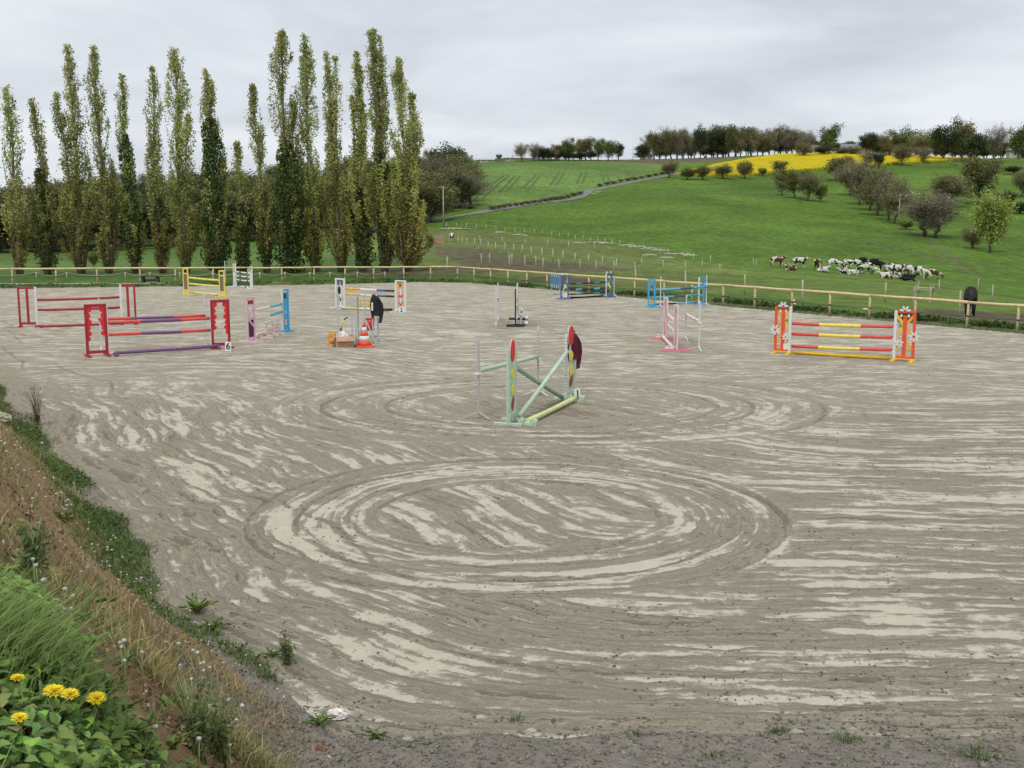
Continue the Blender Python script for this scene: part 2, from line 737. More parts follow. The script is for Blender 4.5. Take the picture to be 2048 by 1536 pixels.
# ridge plough beneath the tree belt
plough = hit_poly([(1330, 330), (1450, 322), (1500, 312), (1610, 307), (1600, 300), (1250, 306), (1240, 322)])
blend(pmask(plough), (0.15, 0.12, 0.075))
# right hand fields
rf = hit_poly([(1760, 350), (1990, 330), (2300, 325), (2300, 360), (2048, 362), (1850, 380)])
blend(pmask(rf) * .8, C_PAST * 1.12)
blend((sstep(.52, .66, fbm(TX * .03 + 3, TY * .03, 3)) * .35) * (PV < 470) * (PU > 1300), C_PAST * 1.35)
# mud
mud = hit_poly([(866, 490), (905, 489), (960, 497), (1010, 506), (1050, 514), (1110, 526), (1175, 536), (1235, 541), (1180, 545), (1100, 543), (1015, 543), (960, 549), (840, 552), (700, 552), (700, 540), (850, 536), (930, 534), (905, 520), (870, 508)])
blend(pmask(mud) * .72, C_MUD)
mud2 = hit_poly([(1045, 556), (1090, 552), (1140, 553), (1215, 566), (1170, 572), (1090, 568)])
blend(pmask(mud2) * .9, C_MUD)
mud3 = hit_poly([(1790, 617), (1850, 618), (1960, 624), (2060, 628), (2300, 640), (2300, 680), (2048, 654), (1900, 643), (1800, 632)])
blend(pmask(mud3) * .85, C_MUD * .9)
mud4 = hit_poly([(1095, 522), (1160, 526), (1235, 536), (1260, 541), (1200, 541), (1130, 532)])
blend(pmask(mud4) * .75, C_MUD)
# cattle path on the right-hand slope
for L in ([(1790, 452), (1860, 480), (1895, 505), (1915, 528), (1955, 556)], [(1690, 470), (1800, 500), (1890, 520), (2000, 540)]):
    q = hit_poly(L)
    blend((1 - sstep(.5, 1.6, seg_dist(wx, TY, q))) * .35, C_DIRT)
# long dark grass bank below the cattle
q = hit_poly([(1400, 531), (1500, 540), (1600, 548), (1700, 558), (1800, 566), (1900, 577), (2048, 596), (2200, 612)])
blend((1 - sstep(.6, 2.4, seg_dist(TX, TY, q))) * .55, C_PAST * .55)
# trodden verge along the fence
fsd = fence_side(TX, TY)
blend((1 - sstep(.5, 2.6, fsd)) * .6, C_LAWN)
col *= (0.66 + 0.62 * fbm(TX * .035 + 8, TY * .035, 3))[..., None]
col *= (0.76 + 0.48 * nz1)[..., None]
col *= (0.86 + 0.28 * nz2)[..., None]

nr, nc = TX.shape
idx = np.arange(nr * nc).reshape(nr, nc)
quads = np.stack([idx[:-1, :-1], idx[:-1, 1:], idx[1:, 1:], idx[1:, :-1]], -1).reshape(-1, 4)
fq = fsd.reshape(-1)[quads].max(1)
quads = quads[fq > -0.6]

m, t, out = new_mat('pasture')
b = N(t, 'ShaderNodeBsdfPrincipled')
at = N(t, 'ShaderNodeAttribute', attribute_name='Col')
ge = N(t, 'ShaderNodeNewGeometry')
mp = N(t, 'ShaderNodeMapping')
mp.inputs['Scale'].default_value = (1.0, 0.42, 1.0)
t.links.new(ge.outputs['Position'], mp.inputs[0])
no = N(t, 'ShaderNodeTexNoise')
no.inputs['Scale'].default_value = 0.9
no.inputs['Detail'].default_value = 7
no.inputs['Roughness'].default_value = 0.72
t.links.new(mp.outputs[0], no.inputs['Vector'])
mr = N(t, 'ShaderNodeMapRange')
mr.inputs[1].default_value = .28
mr.inputs[2].default_value = .72
mr.inputs[3].default_value = .46
mr.inputs[4].default_value = 1.5
t.links.new(no.outputs['Fac'], mr.inputs[0])
mu = N(t, 'ShaderNodeMixRGB', blend_type='MULTIPLY')
mu.inputs[0].default_value = 1
t.links.new(at.outputs['Color'], mu.inputs[1])
t.links.new(mr.outputs[0], mu.inputs[2])
t.links.new(mu.outputs[0], b.inputs['Base Color'])
b.inputs['Roughness'].default_value = .9
b.inputs['Specular IOR Level'].default_value = .12
bp = N(t, 'ShaderNodeBump')
bp.inputs['Strength'].default_value = .7
bp.inputs['Distance'].default_value = .25
t.links.new(no.outputs['Fac'], bp.inputs['Height'])
t.links.new(bp.outputs[0], b.inputs['Normal'])
t.links.new(b.outputs[0], out.inputs[0])
M_PASTURE = m
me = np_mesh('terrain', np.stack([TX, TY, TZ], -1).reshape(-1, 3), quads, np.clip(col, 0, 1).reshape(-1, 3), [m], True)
obj('terrain', me, kind='structure', label='rolling green pasture and fields rising to the ridge')

# tractor wheel tracks through the wheat
V = []
F = []
for (u1, v1, u2, v2, u3, v3) in ((958, 398, 985, 372, 1012, 352), (1005, 385, 1018, 370, 1035, 352), (1052, 377, 1064, 365, 1076, 351), (1106, 371, 1118, 357, 1122, 345), (1158, 368, 1165, 355, 1168, 344), (1212, 362, 1211, 352, 1207, 343), (1262, 353, 1260, 347, 1254, 340)):
    A_, B_, D_ = hit(u1, v1), hit(u2, v2), hit(u3, v3)
    for off in (-.95, .95):
        b0 = len(V)
        for k in range(31):
            s_ = k / 30
            q_ = A_.lerp(B_, s_) * (1 - s_) + B_.lerp(D_, s_) * s_
            for w_ in (-.24, .24):
                x_, y_ = q_.x + off + w_, q_.y
                V.append((x_, y_, float(ground_z(x_, y_)) + .16))
        for k in range(30):
            F.append((b0 + 2 * k, b0 + 2 * k + 1, b0 + 2 * k + 3, b0 + 2 * k + 2))
obj('wheel_tracks', np_mesh('wheel_tracks', np.array(V), np.array(F), None, [paint('bare_track_soil', (0.09, 0.13, 0.04), .9, .3, .5)], True), kind='structure', label='pairs of dark tractor tracks curving through the wheat field')

# --- lane climbing the hill ---------------------------------------------------
lane_px = [(700, 462), (800, 451), (865, 444), (905, 435), (960, 426), (985, 421), (1040, 412), (1090, 405), (1130, 401), (1158, 396), (1172, 388), (1178, 382), (1200, 378), (1245, 369), (1290, 360), (1335, 351), (1385, 341), (1450, 332)]
lp = [hit(u, v) for u, v in lane_px]
pts = []
for p, q_ in zip(lp[:-1], lp[1:]):
    n_ = max(2, int((q_ - p).length / 3))
    for i in range(n_):
        pts.append(p.lerp(q_, i / n_))
V = []
F = []
for i, p in enumerate(pts):
    d = pts[min(i + 2, len(pts) - 1)] - pts[max(i - 2, 0)]
    d.z = 0
    d.normalize()
    s = Vector((-d.y, d.x, 0))
    for k in (-1, -.5, 0, .5, 1):
        w_ = p + s * k * 1.55
        V.append((w_.x, w_.y, float(ground_z(w_.x, w_.y)) + .14 - abs(k) * .04))
for i in range(len(pts) - 1):
    for k in range(4):
        F.append((i * 5 + k, i * 5 + k + 1, i * 5 + k + 6, i * 5 + k + 5))
M_LANE = paint('lane_asphalt', (0.185, 0.18, 0.175), .85, .15, .6, .3)
obj('road', np_mesh('road', np.array(V), np.array(F), None, [M_LANE], True), kind='structure', label='narrow grey lane climbing between the hillside fields')

# --- rapeseed -----------------------------------------------------------------
rape = hit_poly([(1352, 352), (1375, 344), (1430, 332), (1490, 321), (1560, 312), (1640, 310), (1760, 311), (1870, 314), (1960, 320), (1850, 326), (1740, 334), (1640, 341), (1560, 347), (1450, 354)])
ra = np.arange(.13, .45, .0016)
ry = np.exp(np.arange(math.log(330), math.log(640), .0045))
RA, RY = np.meshgrid(ra, ry)
RX = RA * RY
ins = in_poly(RX, RY, rape)
dd = seg_dist(RX, RY, rape + rape[:1])
sd_ = np.where(ins, dd, -dd)
RZ = ground_z(RX, RY) + sstep(-.6, .5, sd_) * 1.3 - .15 + (fbm(RX * 1.7, RY * 1.7, 2) - .5) * .35 * (sd_ > 0)
lines = np.abs(((RX * .9 + RY * .35) / 21.0) % 1 - .5) < .02
RZ = RZ - .7 * lines * (sd_ > 1)
rc = np.array((0.70, 0.56, 0.012))[None, None] * (0.82 + .36 * fbm(RX * .5, RY * .5, 3))[..., None]
gm = (1 - sstep(-.2, .8, sd_))[..., None]
rc = rc * (1 - gm) + np.array((.12, .16, .02)) * gm
rc = np.where(lines[..., None], rc * .62, rc)
nr_, nc_ = RX.shape
idx = np.arange(nr_ * nc_).reshape(nr_, nc_)
qd = np.stack([idx[:-1, :-1], idx[:-1, 1:], idx[1:, 1:], idx[1:, :-1]], -1).reshape(-1, 4)
qd = qd[sd_.reshape(-1)[qd].max(1) > -2.0]
used, inv = np.unique(qd, return_inverse=True)
me = np_mesh('rapeseed', np.stack([RX, RY, RZ], -1).reshape(-1, 3)[used], inv.reshape(-1, 4), rc.reshape(-1, 3)[used], [foliage_mat('rape_flower', .15, .9, .1)], True)
obj('rapeseed', me, kind='stuff', label='bright yellow flowering rapeseed crop on the far slope', cat='crop')

# ================================================================== ARENA SAND
EDGE0 = np.array((-13.49, 28.66))
EDGE1 = np.array((-1.35, 8.66))
_ed = (EDGE1 - EDGE0) / np.linalg.norm(EDGE1 - EDGE0)
EN = np.array((_ed[1], -_ed[0]))       # points up the bank (away from the sand)
if EN[0] > 0:
    EN = -EN


def d_bank(x, y):
    d = (x - EDGE1[0]) * EN[0] + (y - EDGE1[1]) * EN[1]
    s = (x - EDGE1[0]) * _ed[0] + (y - EDGE1[1]) * _ed[1]
    return d - (fbm(s * .45 + 9, s * 0 + 2.2, 3) - .5) * .7 - .10 - .22 * np.exp(-((s + 4.5) / 3.5) ** 2)


def d_toe(x, y):
    return (8.72 + (fbm(x * .9, x * 0 + 3, 3) - .5) * .5) - y


sa = np.concatenate([np.linspace(-1.3, -.60, 60)[:-1], np.arange(-.60, .60, .0016), np.linspace(.60, 1.3, 60)])
sy_ = np.exp(np.arange(math.log(6.5), math.log(100), .0062))
SA, SY = np.meshgrid(sa, sy_)
SX = SA * SY
C1 = (0.08, 15.9)
C2 = (0.95, 25.6)
tA_l = -d_bank(SX, SY)
tA_b = SY - 8.7 + .03 * SX
k_ = 1.6
tA = -np.log(np.exp(-k_ * np.clip(tA_l, -3, 60) / 1.0) + np.exp(-k_ * np.clip(tA_b, -3, 60))) / k_
far_ = sstep(22, 34, SY)
warp = (fbm(SX * .08, SY * .08, 3) - .5)
tA = tA + warp * 2.2
tFar = (SY + .12 * SX) + warp * 9
r1 = np.hypot(SX - C1[0], (SY - C1[1]) * 1.06) + (fbm(SX * .3 + 4, SY * .3, 2) - .5) * .5
r2 = np.hypot(SX - C2[0], (SY - C2[1]) * 1.32) + (fbm(SX * .25 + 9, SY * .25, 2) - .5) * .8
w1 = 1 - sstep(3.75, 4.25, r1)
w1 = w1 * sstep(1.6, 2.5, r1)
w2 = (1 - sstep(6.2, 7.6, r2)) * sstep(2.4, 3.6, r2) * (1 - w1) * .62
damp = np.zeros_like(SX)
for (cx, cy, rx_, ry_, am) in ((.75, 25.0, 2.0, 1.9, .9), (.4, 45.5, 2.0, 2.0, .75), (-11.5, 36.4, 1.8, 1.4, .35), (5.7, 38, 1.5, 2.2, .4), (10.4, 34.7, 1.9, 1.2, .3), (-6.9, 53, 2, 1.8, .3), (-9, 41, 1.1, 2, .3), (-6.5, 39, 1.5, 1.3, .25)):
    damp = np.maximum(damp, am * np.exp(-(((SX - cx) / rx_) ** 2 + ((SY - cy) / ry_) ** 2) * 1.2))
damp = np.maximum(damp, .55 * (1 - sstep(.15, 1.3, tA_l)) * sstep(9, 11, SY))
damp = np.maximum(damp, .5 * (1 - sstep(-.1, .7, tA_b)))
# ruts: thin grooves pressed by the tractor around both turning rings
rut = np.zeros_like(SX)
for c, rr, wd in ((1, 3.92, .05), (1, 2.1, .045), (1, 3.25, .04), (2, 6.3, .06), (2, 5.4, .05), (2, 3.9, .05), (2, 4.7, .05)):
    r_ = np.hypot(SX - C1[0], (SY - C1[1]) * 1.06) if c == 1 else np.hypot(SX - C2[0], (SY - C2[1]) * 1.32)
    r_ = r_ + (fbm(SX * .5 + rr * 7, SY * .5, 2) - .5) * .22
    ang = np.arctan2(SY - (C1 if c == 1 else C2)[1], SX - (C1 if c == 1 else C2)[0])
    fade = sstep(.32, .5, fbm(np.cos(ang) * 2 + rr * 3, np.sin(ang) * 2, 2))
    rut = np.maximum(rut, np.exp(-((r_ - rr) / wd) ** 2) * fade)
for tl in (.75, 1.15, 2.05):
    rut = np.maximum(rut, np.exp(-((tA - tl - .15) / .035) ** 2) * sstep(.45, .6, fbm(SX * .2 + tl * 9, SY * .2, 2)) * .8)
lump = fbm(SX * 3.1, SY * 3.1, 4, .6) - .5
SZ = lump * .042 * np.clip(14 / SY, .35, 1) - rut * .022
SZ += (fbm(SX * .25, SY * .25, 2) - .5) * .012
fs_ = fence_side(SX, SY)
nr_, nc_ = SX.shape
idx = np.arange(nr_ * nc_).reshape(nr_, nc_)
qd = np.stack([idx[:-1, :-1], idx[:-1, 1:], idx[1:, 1:], idx[1:, :-1]], -1).reshape(-1, 4)
ok = (fs_.reshape(-1)[qd].max(1) < -0.15) & (np.maximum(d_bank(SX, SY), d_toe(SX, SY)).reshape(-1)[qd].min(1) < 1.2)
qd = qd[ok]
used, inv = np.unique(qd, return_inverse=True)
me = np_mesh('arena_sand', np.stack([SX, SY, SZ], -1).reshape(-1, 3)[used], inv.reshape(-1, 4), None, [], True)
for nm, arr in (('tA', tA), ('tF', tFar), ('tB', r1), ('tC', r2), ('wF', far_), ('wB', w1), ('wC', w2), ('damp', damp), ('rut', rut)):
    a_ = me.attributes.new(nm, 'FLOAT', 'POINT')
    a_.data.foreach_set('value', np.ascontiguousarray(arr.reshape(-1)[used], np.float32))

m, t, out = new_mat('arena_sand')
b = N(t, 'ShaderNodeBsdfPrincipled')
ge = N(t, 'ShaderNodeNewGeometry')
sp = N(t, 'ShaderNodeSeparateXYZ')
t.links.new(ge.outputs['Position'], sp.inputs[0])


def mth(op, a, b_=None, c_=None):
    n = N(t, 'ShaderNodeMath', operation=op)
    for i, q in enumerate((a, b_, c_)):
        if q is None:
            continue
        if isinstance(q, (int, float)):
            n.inputs[i].default_value = q
        else:
            t.links.new(q, n.inputs[i])
    return n.outputs[0]


def attr(nm):
    return N(t, 'ShaderNodeAttribute', attribute_name=nm).outputs['Fac']


def streak(tn, kxy, kt, seed, sc=1.0, det=5, rgh=.58):
    c = N(t, 'ShaderNodeCombineXYZ')
    t.links.new(mth('MULTIPLY', sp.outputs[0], kxy), c.inputs[0])
    t.links.new(mth('MULTIPLY', sp.outputs[1], kxy), c.inputs[1])
    t.links.new(mth('MULTIPLY_ADD', attr(tn), kt, seed), c.inputs[2])
    n = N(t, 'ShaderNodeTexNoise')
    n.inputs['Scale'].default_value = sc
    n.inputs['Detail'].default_value = det
    n.inputs['Roughness'].default_value = rgh
    t.links.new(c.outputs[0], n.inputs['Vector'])
    return n.outputs['Fac']


def lerp(f, a, b_):
    return mth('ADD', mth('MULTIPLY', a, mth('SUBTRACT', 1.0, f)), mth('MULTIPLY', b_, f))


sA = streak('tA', .40, 2.7, 3.0)
sF = streak('tF', .85, 2.4, 13.0)
sB = streak('tB', .30, 2.9, 23.0)
sC = streak('tC', .30, 2.5, 33.0)
base = lerp(attr('wF'), sA, sF)
base = lerp(attr('wC'), base, sC)
base = lerp(attr('wB'), base, sB)
nf = N(t, 'ShaderNodeTexNoise')
nf.inputs['Scale'].default_value = 4.2
nf.inputs['Detail'].default_value = 7
nf.inputs['Roughness'].default_value = .72
t.links.new(ge.outputs['Position'], nf.inputs['Vector'])
ng = N(t, 'ShaderNodeTexNoise')
ng.inputs['Scale'].default_value = 38
ng.inputs['Detail'].default_value = 5
ng.inputs['Roughness'].default_value = .7
t.links.new(ge.outputs['Position'], ng.inputs['Vector'])
hA = streak('tA', 1.0, 7.5, 53.0, 1.0, 4, .6)
hF = streak('tF', 1.5, 4.5, 63.0, 1.0, 4, .6)
hB = streak('tB', .7, 8.0, 73.0, 1.0, 4, .6)
hC = streak('tC', .7, 7.0, 83.0, 1.0, 4, .6)
fine = lerp(attr('wB'), lerp(attr('wC'), lerp(attr('wF'), hA, hF), hC), hB)
val = mth('ADD', mth('MULTIPLY_ADD', base, .8, .1), mth('MULTIPLY', mth('SUBTRACT', nf.outputs['Fac'], .5), .46))
val = mth('ADD', val, mth('MULTIPLY', mth('SUBTRACT', fine, .5), .52))
val = mth('ADD', val, mth('MULTIPLY', mth('SUBTRACT', ng.outputs['Fac'], .5), .22))
# harrow grooves: thin lines following the direction the drag was pulled


def groove(tn, k):
    w = mth('SINE', mth('ADD', mth('MULTIPLY', attr(tn), k), mth('MULTIPLY', nw.outputs['Fac'], 7.0)))
    return mth('POWER', mth('ABSOLUTE', w), 14.0)


nw = N(t, 'ShaderNodeTexNoise')
nw.inputs['Scale'].default_value = .55
nw.inputs['Detail'].default_value = 3
t.links.new(ge.outputs['Position'], nw.inputs['Vector'])
gA = lerp(attr('wF'), groove('tA', 8.5), groove('tF', 4.5))
gA = lerp(attr('wC'), gA, groove('tC', 7.5))
gA = lerp(attr('wB'), gA, groove('tB', 8.0))
nm_ = N(t, 'ShaderNodeTexNoise')
nm_.inputs['Scale'].default_value = .8
nm_.inputs['Detail'].default_value = 4
t.links.new(ge.outputs['Position'], nm_.inputs['Vector'])
gm_ = N(t, 'ShaderNodeMapRange')
gm_.inputs[1].default_value = .42
gm_.inputs[2].default_value = .62
t.links.new(nm_.outputs['Fac'], gm_.inputs[0])
gro = mth('MULTIPLY', gA, gm_.outputs[0])
val = mth('SUBTRACT', val, mth('MULTIPLY', gro, .17))
# farther off the crust is broken finer and the tones sit closer together
val = mth('MULTIPLY_ADD', mth('SUBTRACT', val, .455), mth('SUBTRACT', 1.0, mth('MULTIPLY', attr('wF'), .15)), .455)
val = mth('SUBTRACT', val, mth('MULTIPLY', attr('damp'), .21))
val = mth('SUBTRACT', val, mth('MULTIPLY', attr('rut'), .22))
pale = N(t, 'ShaderNodeMapRange')
pale.interpolation_type = 'SMOOTHSTEP'
pale.inputs[1].default_value = .30
pale.inputs[2].default_value = .575
t.links.new(val, pale.inputs[0])
# rough, turned sand
cr = N(t, 'ShaderNodeValToRGB')
cr.color_ramp.elements[0].position = .3
cr.color_ramp.elements[0].color = (0.235, 0.200, 0.140, 1)
cr.color_ramp.elements[1].position = .72
cr.color_ramp.elements[1].color = (0.485, 0.428, 0.320, 1)
t.links.new(lerp(.38, lerp(.5, ng.outputs['Fac'], nf.outputs['Fac']), fine), cr.inputs[0])
# smooth pressed crust
cs = N(t, 'ShaderNodeValToRGB')
cs.color_ramp.elements[0].position = .3
cs.color_ramp.elements[0].color = (0.480, 0.436, 0.338, 1)
cs.color_ramp.elements[1].position = .7
cs.color_ramp.elements[1].color = (0.570, 0.530, 0.422, 1)
t.links.new(nf.outputs['Fac'], cs.inputs[0])
mx = N(t, 'ShaderNodeMixRGB')
t.links.new(pale.outputs[0], mx.inputs[0])
t.links.new(cr.outputs[0], mx.inputs[1])
t.links.new(cs.outputs[0], mx.inputs[2])
t.links.new(mx.outputs[0], b.inputs['Base Color'])
b.inputs['Roughness'].default_value = .92
b.inputs['Specular IOR Level'].default_value = .15
hgt = mth('SUBTRACT', mth('MULTIPLY', mth('SUBTRACT', 1.15, pale.outputs[0]), mth('ADD', ng.outputs['Fac'], mth('MULTIPLY', nf.outputs['Fac'], 1.6))), mth('MULTIPLY', gro, .5))
bp = N(t, 'ShaderNodeBump')
bp.inputs['Strength'].default_value = 1.0
bp.inputs['Distance'].default_value = .06
t.links.new(hgt, bp.inputs['Height'])
t.links.new(bp.outputs[0], b.inputs['Normal'])
t.links.new(b.outputs[0], out.inputs[0])
me.materials.append(m)
obj('arena_ground', me, kind='structure', label='raked grey sand of the riding arena with swirling track marks')

# ================================================================== NEAR BANK
_pd = np.array([-.4, 0, .25, .5, 1.0, 2.0, 2.7, 3.1, 3.6, 5, 9, 30])
_ph = np.array([-.12, -.012, .06, .17, .66, 1.86, 2.72, 2.97, 3.05, 3.12, 3.2, 3.2])


def bank_z(x, y, detail=True):
    d1 = d_bank(x, y)
    d2 = d_toe(x, y)
    h1 = np.interp(d1, _pd, _ph)
    h2 = np.interp(d2, [-.4, 0, .25, .8, 8, 20], [-.12, -.012, .07, .13, .5, .6])
    h = np.maximum(h1, h2)
    if detail:
        k = sstep(-.1, .5, np.maximum(d1, d2))
        h = h + k * ((fbm(x * 1.3, y * 1.3, 4) - .5) * .16 + (fbm(x * 7, y * 7, 3, .6) - .5) * .055)
    return h


th = np.concatenate([np.linspace(-115, -34, 110)[:-1], np.arange(-34, 32, .11), np.linspace(32, 115, 90)])
rr = np.exp(np.arange(math.log(.5), math.log(42), .0105))
TH, RR = np.meshgrid(np.radians(th), rr)
BX, BY = np.sin(TH) * RR, np.cos(TH) * RR
BD1, BD2 = d_bank(BX, BY), d_toe(BX, BY)
BZ = bank_z(BX, BY)
idx = np.arange(BX.size).reshape(BX.shape)
qd = np.stack([idx[:-1, :-1], idx[:-1, 1:], idx[1:, 1:], idx[1:, :-1]], -1).reshape(-1, 4)
ok = np.maximum(BD1, BD2).reshape(-1)[qd].max(1) > -.3
qd = qd[ok]
used, inv = np.unique(qd, return_inverse=True)
nA = fbm(BX * 1.1 + 5, BY * 1.1, 4)
nB = fbm(BX * 9, BY * 9, 3)
c_br = np.array((0.345, 0.218, 0.118))
c_st = np.array((0.46, 0.36, 0.20))
c_gy = np.array((0.315, 0.282, 0.235))
c_gn = np.array((0.055, 0.085, 0.022))
bc = c_br[None, None] * np.ones(BX.shape + (1,))
k = sstep(.48, .62, nA)[..., None]
bc = bc * (1 - k * .4) + c_st * k * .4
k = np.maximum(1 - sstep(.25, .8, BD1), sstep(9.6, 7.8, BY) * (BD1 < 1.3))[..., None]
bc = bc * (1 - k) + c_gy * k
k = sstep(2.55, 2.9, BD1)[..., None]
bc = bc * (1 - k) + c_gn * k
bc = bc * (.72 + .56 * nB)[..., None]
m, t, out = new_mat('bank_soil')
b = N(t, 'ShaderNodeBsdfPrincipled')
at = N(t, 'ShaderNodeAttribute', attribute_name='Col')
ge = N(t, 'ShaderNodeNewGeometry')
no = N(t, 'ShaderNodeTexNoise')
no.inputs['Scale'].default_value = 26
no.inputs['Detail'].default_value = 8
no.inputs['Roughness'].default_value = .75
t.links.new(ge.outputs['Position'], no.inputs['Vector'])
mr = N(t, 'ShaderNodeMapRange')
mr.inputs[1].default_value = .25
mr.inputs[2].default_value = .75
mr.inputs[3].default_value = .55
mr.inputs[4].default_value = 1.45
t.links.new(no.outputs['Fac'], mr.inputs[0])
mu = N(t, 'ShaderNodeMixRGB', blend_type='MULTIPLY')
mu.inputs[0].default_value = 1
t.links.new(at.outputs['Color'], mu.inputs[1])
t.links.new(mr.outputs[0], mu.inputs[2])
t.links.new(mu.outputs[0], b.inputs['Base Color'])
b.inputs['Roughness'].default_value = .95
b.inputs['Specular IOR Level'].default_value = .1
bp = N(t, 'ShaderNodeBump')
bp.inputs['Strength'].default_value = .9
bp.inputs['Distance'].default_value = .05
t.links.new(no.outputs['Fac'], bp.inputs['Height'])
t.links.new(bp.outputs[0], b.inputs['Normal'])
t.links.new(b.outputs[0], out.inputs[0])
me = np_mesh('bank', np.stack([BX, BY, BZ], -1).reshape(-1, 3)[used], inv.reshape(-1, 4), np.clip(bc, 0, 1).reshape(-1, 3)[used], [m], True)
obj('bank', me, kind='structure', label='brown earth bank sloping down to the sand in the foreground')

# ================================================================== FENCES
M_WOOD = paint('rail_wood', (0.68, 0.55, 0.29), .75, .22, 5, .35)
M_POST = paint('post_wood', (0.52, 0.43, 0.25), .8, .25, 6, .4)
M_GREYP = paint('weathered_post', (0.44, 0.40, 0.29), .85, .25, 4, .3)
M_STRAP = paint('dark_strap', (0.075, 0.06, 0.045), .7, .2)
M_ROPE = paint('pale_rope', (0.50, 0.46, 0.33), .8, .2)
M_WIRE = paint('wire', (0.30, 0.29, 0.27), .5, .1)


def seg_tubes(name, pts, r, mat, parent, n=6, flat=1.0):
    mb = MB()
    mb.tube(pts, r, n, 0, True, flat)
    return mb.build(name, mat, parent)


post_u = [-150, -65, 23, 111, 193, 279, 350, 426, 496, 563, 628, 690, 747, 807, 861, 915, 948, 981, 1016, 1054, 1094, 1135, 1178, 1224, 1270, 1329, 1385, 1447, 1511, 1585, 1661, 1741, 1832, 1938, 2039, 2150, 2270]


def fence_v(u):
    return float(np.interp(u, [-330, 0, 915, 2048, 2500], [538.5, 537.5, 533.5, 612, 646]))


RAILZ = 1.0
fp = [G(u, fence_v(u), RAILZ) for u in post_u]
fr = empty('arena_fence', (fp[15].x, fp[15].y, 0), label='long wooden post-and-rail fence with round yellow top rail around the arena', cat='fence')
off = Vector((-fp[15].x, -fp[15].y, 0))
for i, p in enumerate(fp):
    gz = -.14
    tl = random.uniform(-.025, .025)
    mb = MB()
    hh = RAILZ - .05
    mb.tube([(p.x + off.x + tl * 1.5, p.y + off.y + .03, gz), (p.x + off.x + tl * .4, p.y + off.y + .03, .45), (p.x + off.x, p.y + off.y + .02, hh)], [.062, .058, .055], 8)
    po = mb.build('post', M_POST, fr)
    mb = MB()
    mb.tube([(p.x + off.x + tl * .4, p.y + off.y + .03, .40), (p.x + off.x + tl * .4, p.y + off.y + .03, .47)], .064, 8)
    mb.build('strap_band', M_STRAP, po)
i = 0
while i < len(fp) - 1:       # rails span two bays each, butted over a post
    j = min(i + 2, len(fp) - 1)
    if i < 15 < j:
        j = 15
    q = [fp[k] + off + Vector((0, 0, random.uniform(-.012, .012))) for k in range(i, j + 1)]
    d0 = (q[1] - q[0]).normalized()
    q[-1] = q[-1] - d0 * .01
    mid = []
    for a_, b_ in zip(q[:-1], q[1:]):
        mid += [a_, a_.lerp(b_, .5) + Vector((0, 0, random.uniform(-.02, .004)))]
    mid.append(q[-1])
    r0 = random.uniform(.054, .064)
    seg_tubes('rail', mid, [r0 * random.uniform(.94, 1.06) for _ in mid], M_WOOD, fr, 8)
    i = j
for i in range(len(fp) - 1):
    a_, b_ = fp[i] + off, fp[i + 1] + off
    a_ = Vector((a_.x, a_.y - .035, .435))
    b_ = Vector((b_.x, b_.y - .035, .435))
    seg_tubes('strand', [a_, a_.lerp(b_, .5) - Vector((0, 0, .02)), b_], .014, M_STRAP, fr, 5)

# low rope between short stakes on the poplar lawn
rp_u = [-60, 73, 134, 251, 300, 360, 425, 470, 520, 570, 620, 660, 715, 770]
rp = []
for i, u in enumerate(rp_u):
    h_ = hit(u, 558.5)
    rp.append(Vector((h_.x, h_.y, float(ground_z(h_.x, h_.y)))))
ro = empty('rope_barrier', rp[0], label='low sagging pale rope on short stakes along the poplar lawn', cat='barrier')
for i, p in enumerate(rp):
    mb = MB()
    q = p - rp[0]
    mb.tube([q - Vector((0, 0, .1)), q + Vector((0, 0, .53))], .04, 6)
    mb.build('stake', M_ROPE, ro)
    if i:
        o_ = rp[i - 1] - rp[0]
        pts = []
        for k in range(9):
            s = k / 8
            pts.append(o_.lerp(q, s) + Vector((0, 0, .5 - .24 * (1 - (2 * s - 1) ** 2))))
        seg_tubes('rope', pts, .016, M_ROPE, ro, 5)


def stake_fence(name, label, spots, h=1.25, r=.055, wires=(0.45, .95), mat=None, grp='paddock fences', wr=.01):
    P = [hit(u, v) for u, v in spots]
    e = empty(name, P[0], label=label, cat='fence', group=grp)
    for i, p in enumerate(P):
        q = p - P[0]
        tl = Vector((random.uniform(-.06, .06), random.uniform(-.06, .06), 0))
        mb = MB()
        mb.tube([q - Vector((0, 0, .15)), q + Vector((0, 0, h * random.uniform(.92, 1.06))) + tl], [r * 1.05, r * .95], 6)
        mb.build('post', mat or M_GREYP, e)
    for w_ in wires:
        for i in range(len(P) - 1):
            a_, b_ = P[i] - P[0] + Vector((0, 0, h * w_)), P[i + 1] - P[0] + Vector((0, 0, h * w_))
            seg_tubes('wire', [a_, b_], wr, M_WIRE, e, 4)
    return e


def along(pts, n):
    """n photo positions along a polyline, spaced evenly"""
    P = np.array(pts, float)
    s = np.concatenate([[0], np.cumsum(np.hypot(*np.diff(P, axis=0).T))])
    t = np.linspace(0, s[-1], n)
    return list(zip(np.interp(t, s, P[:, 0]), np.interp(t, s, P[:, 1])))


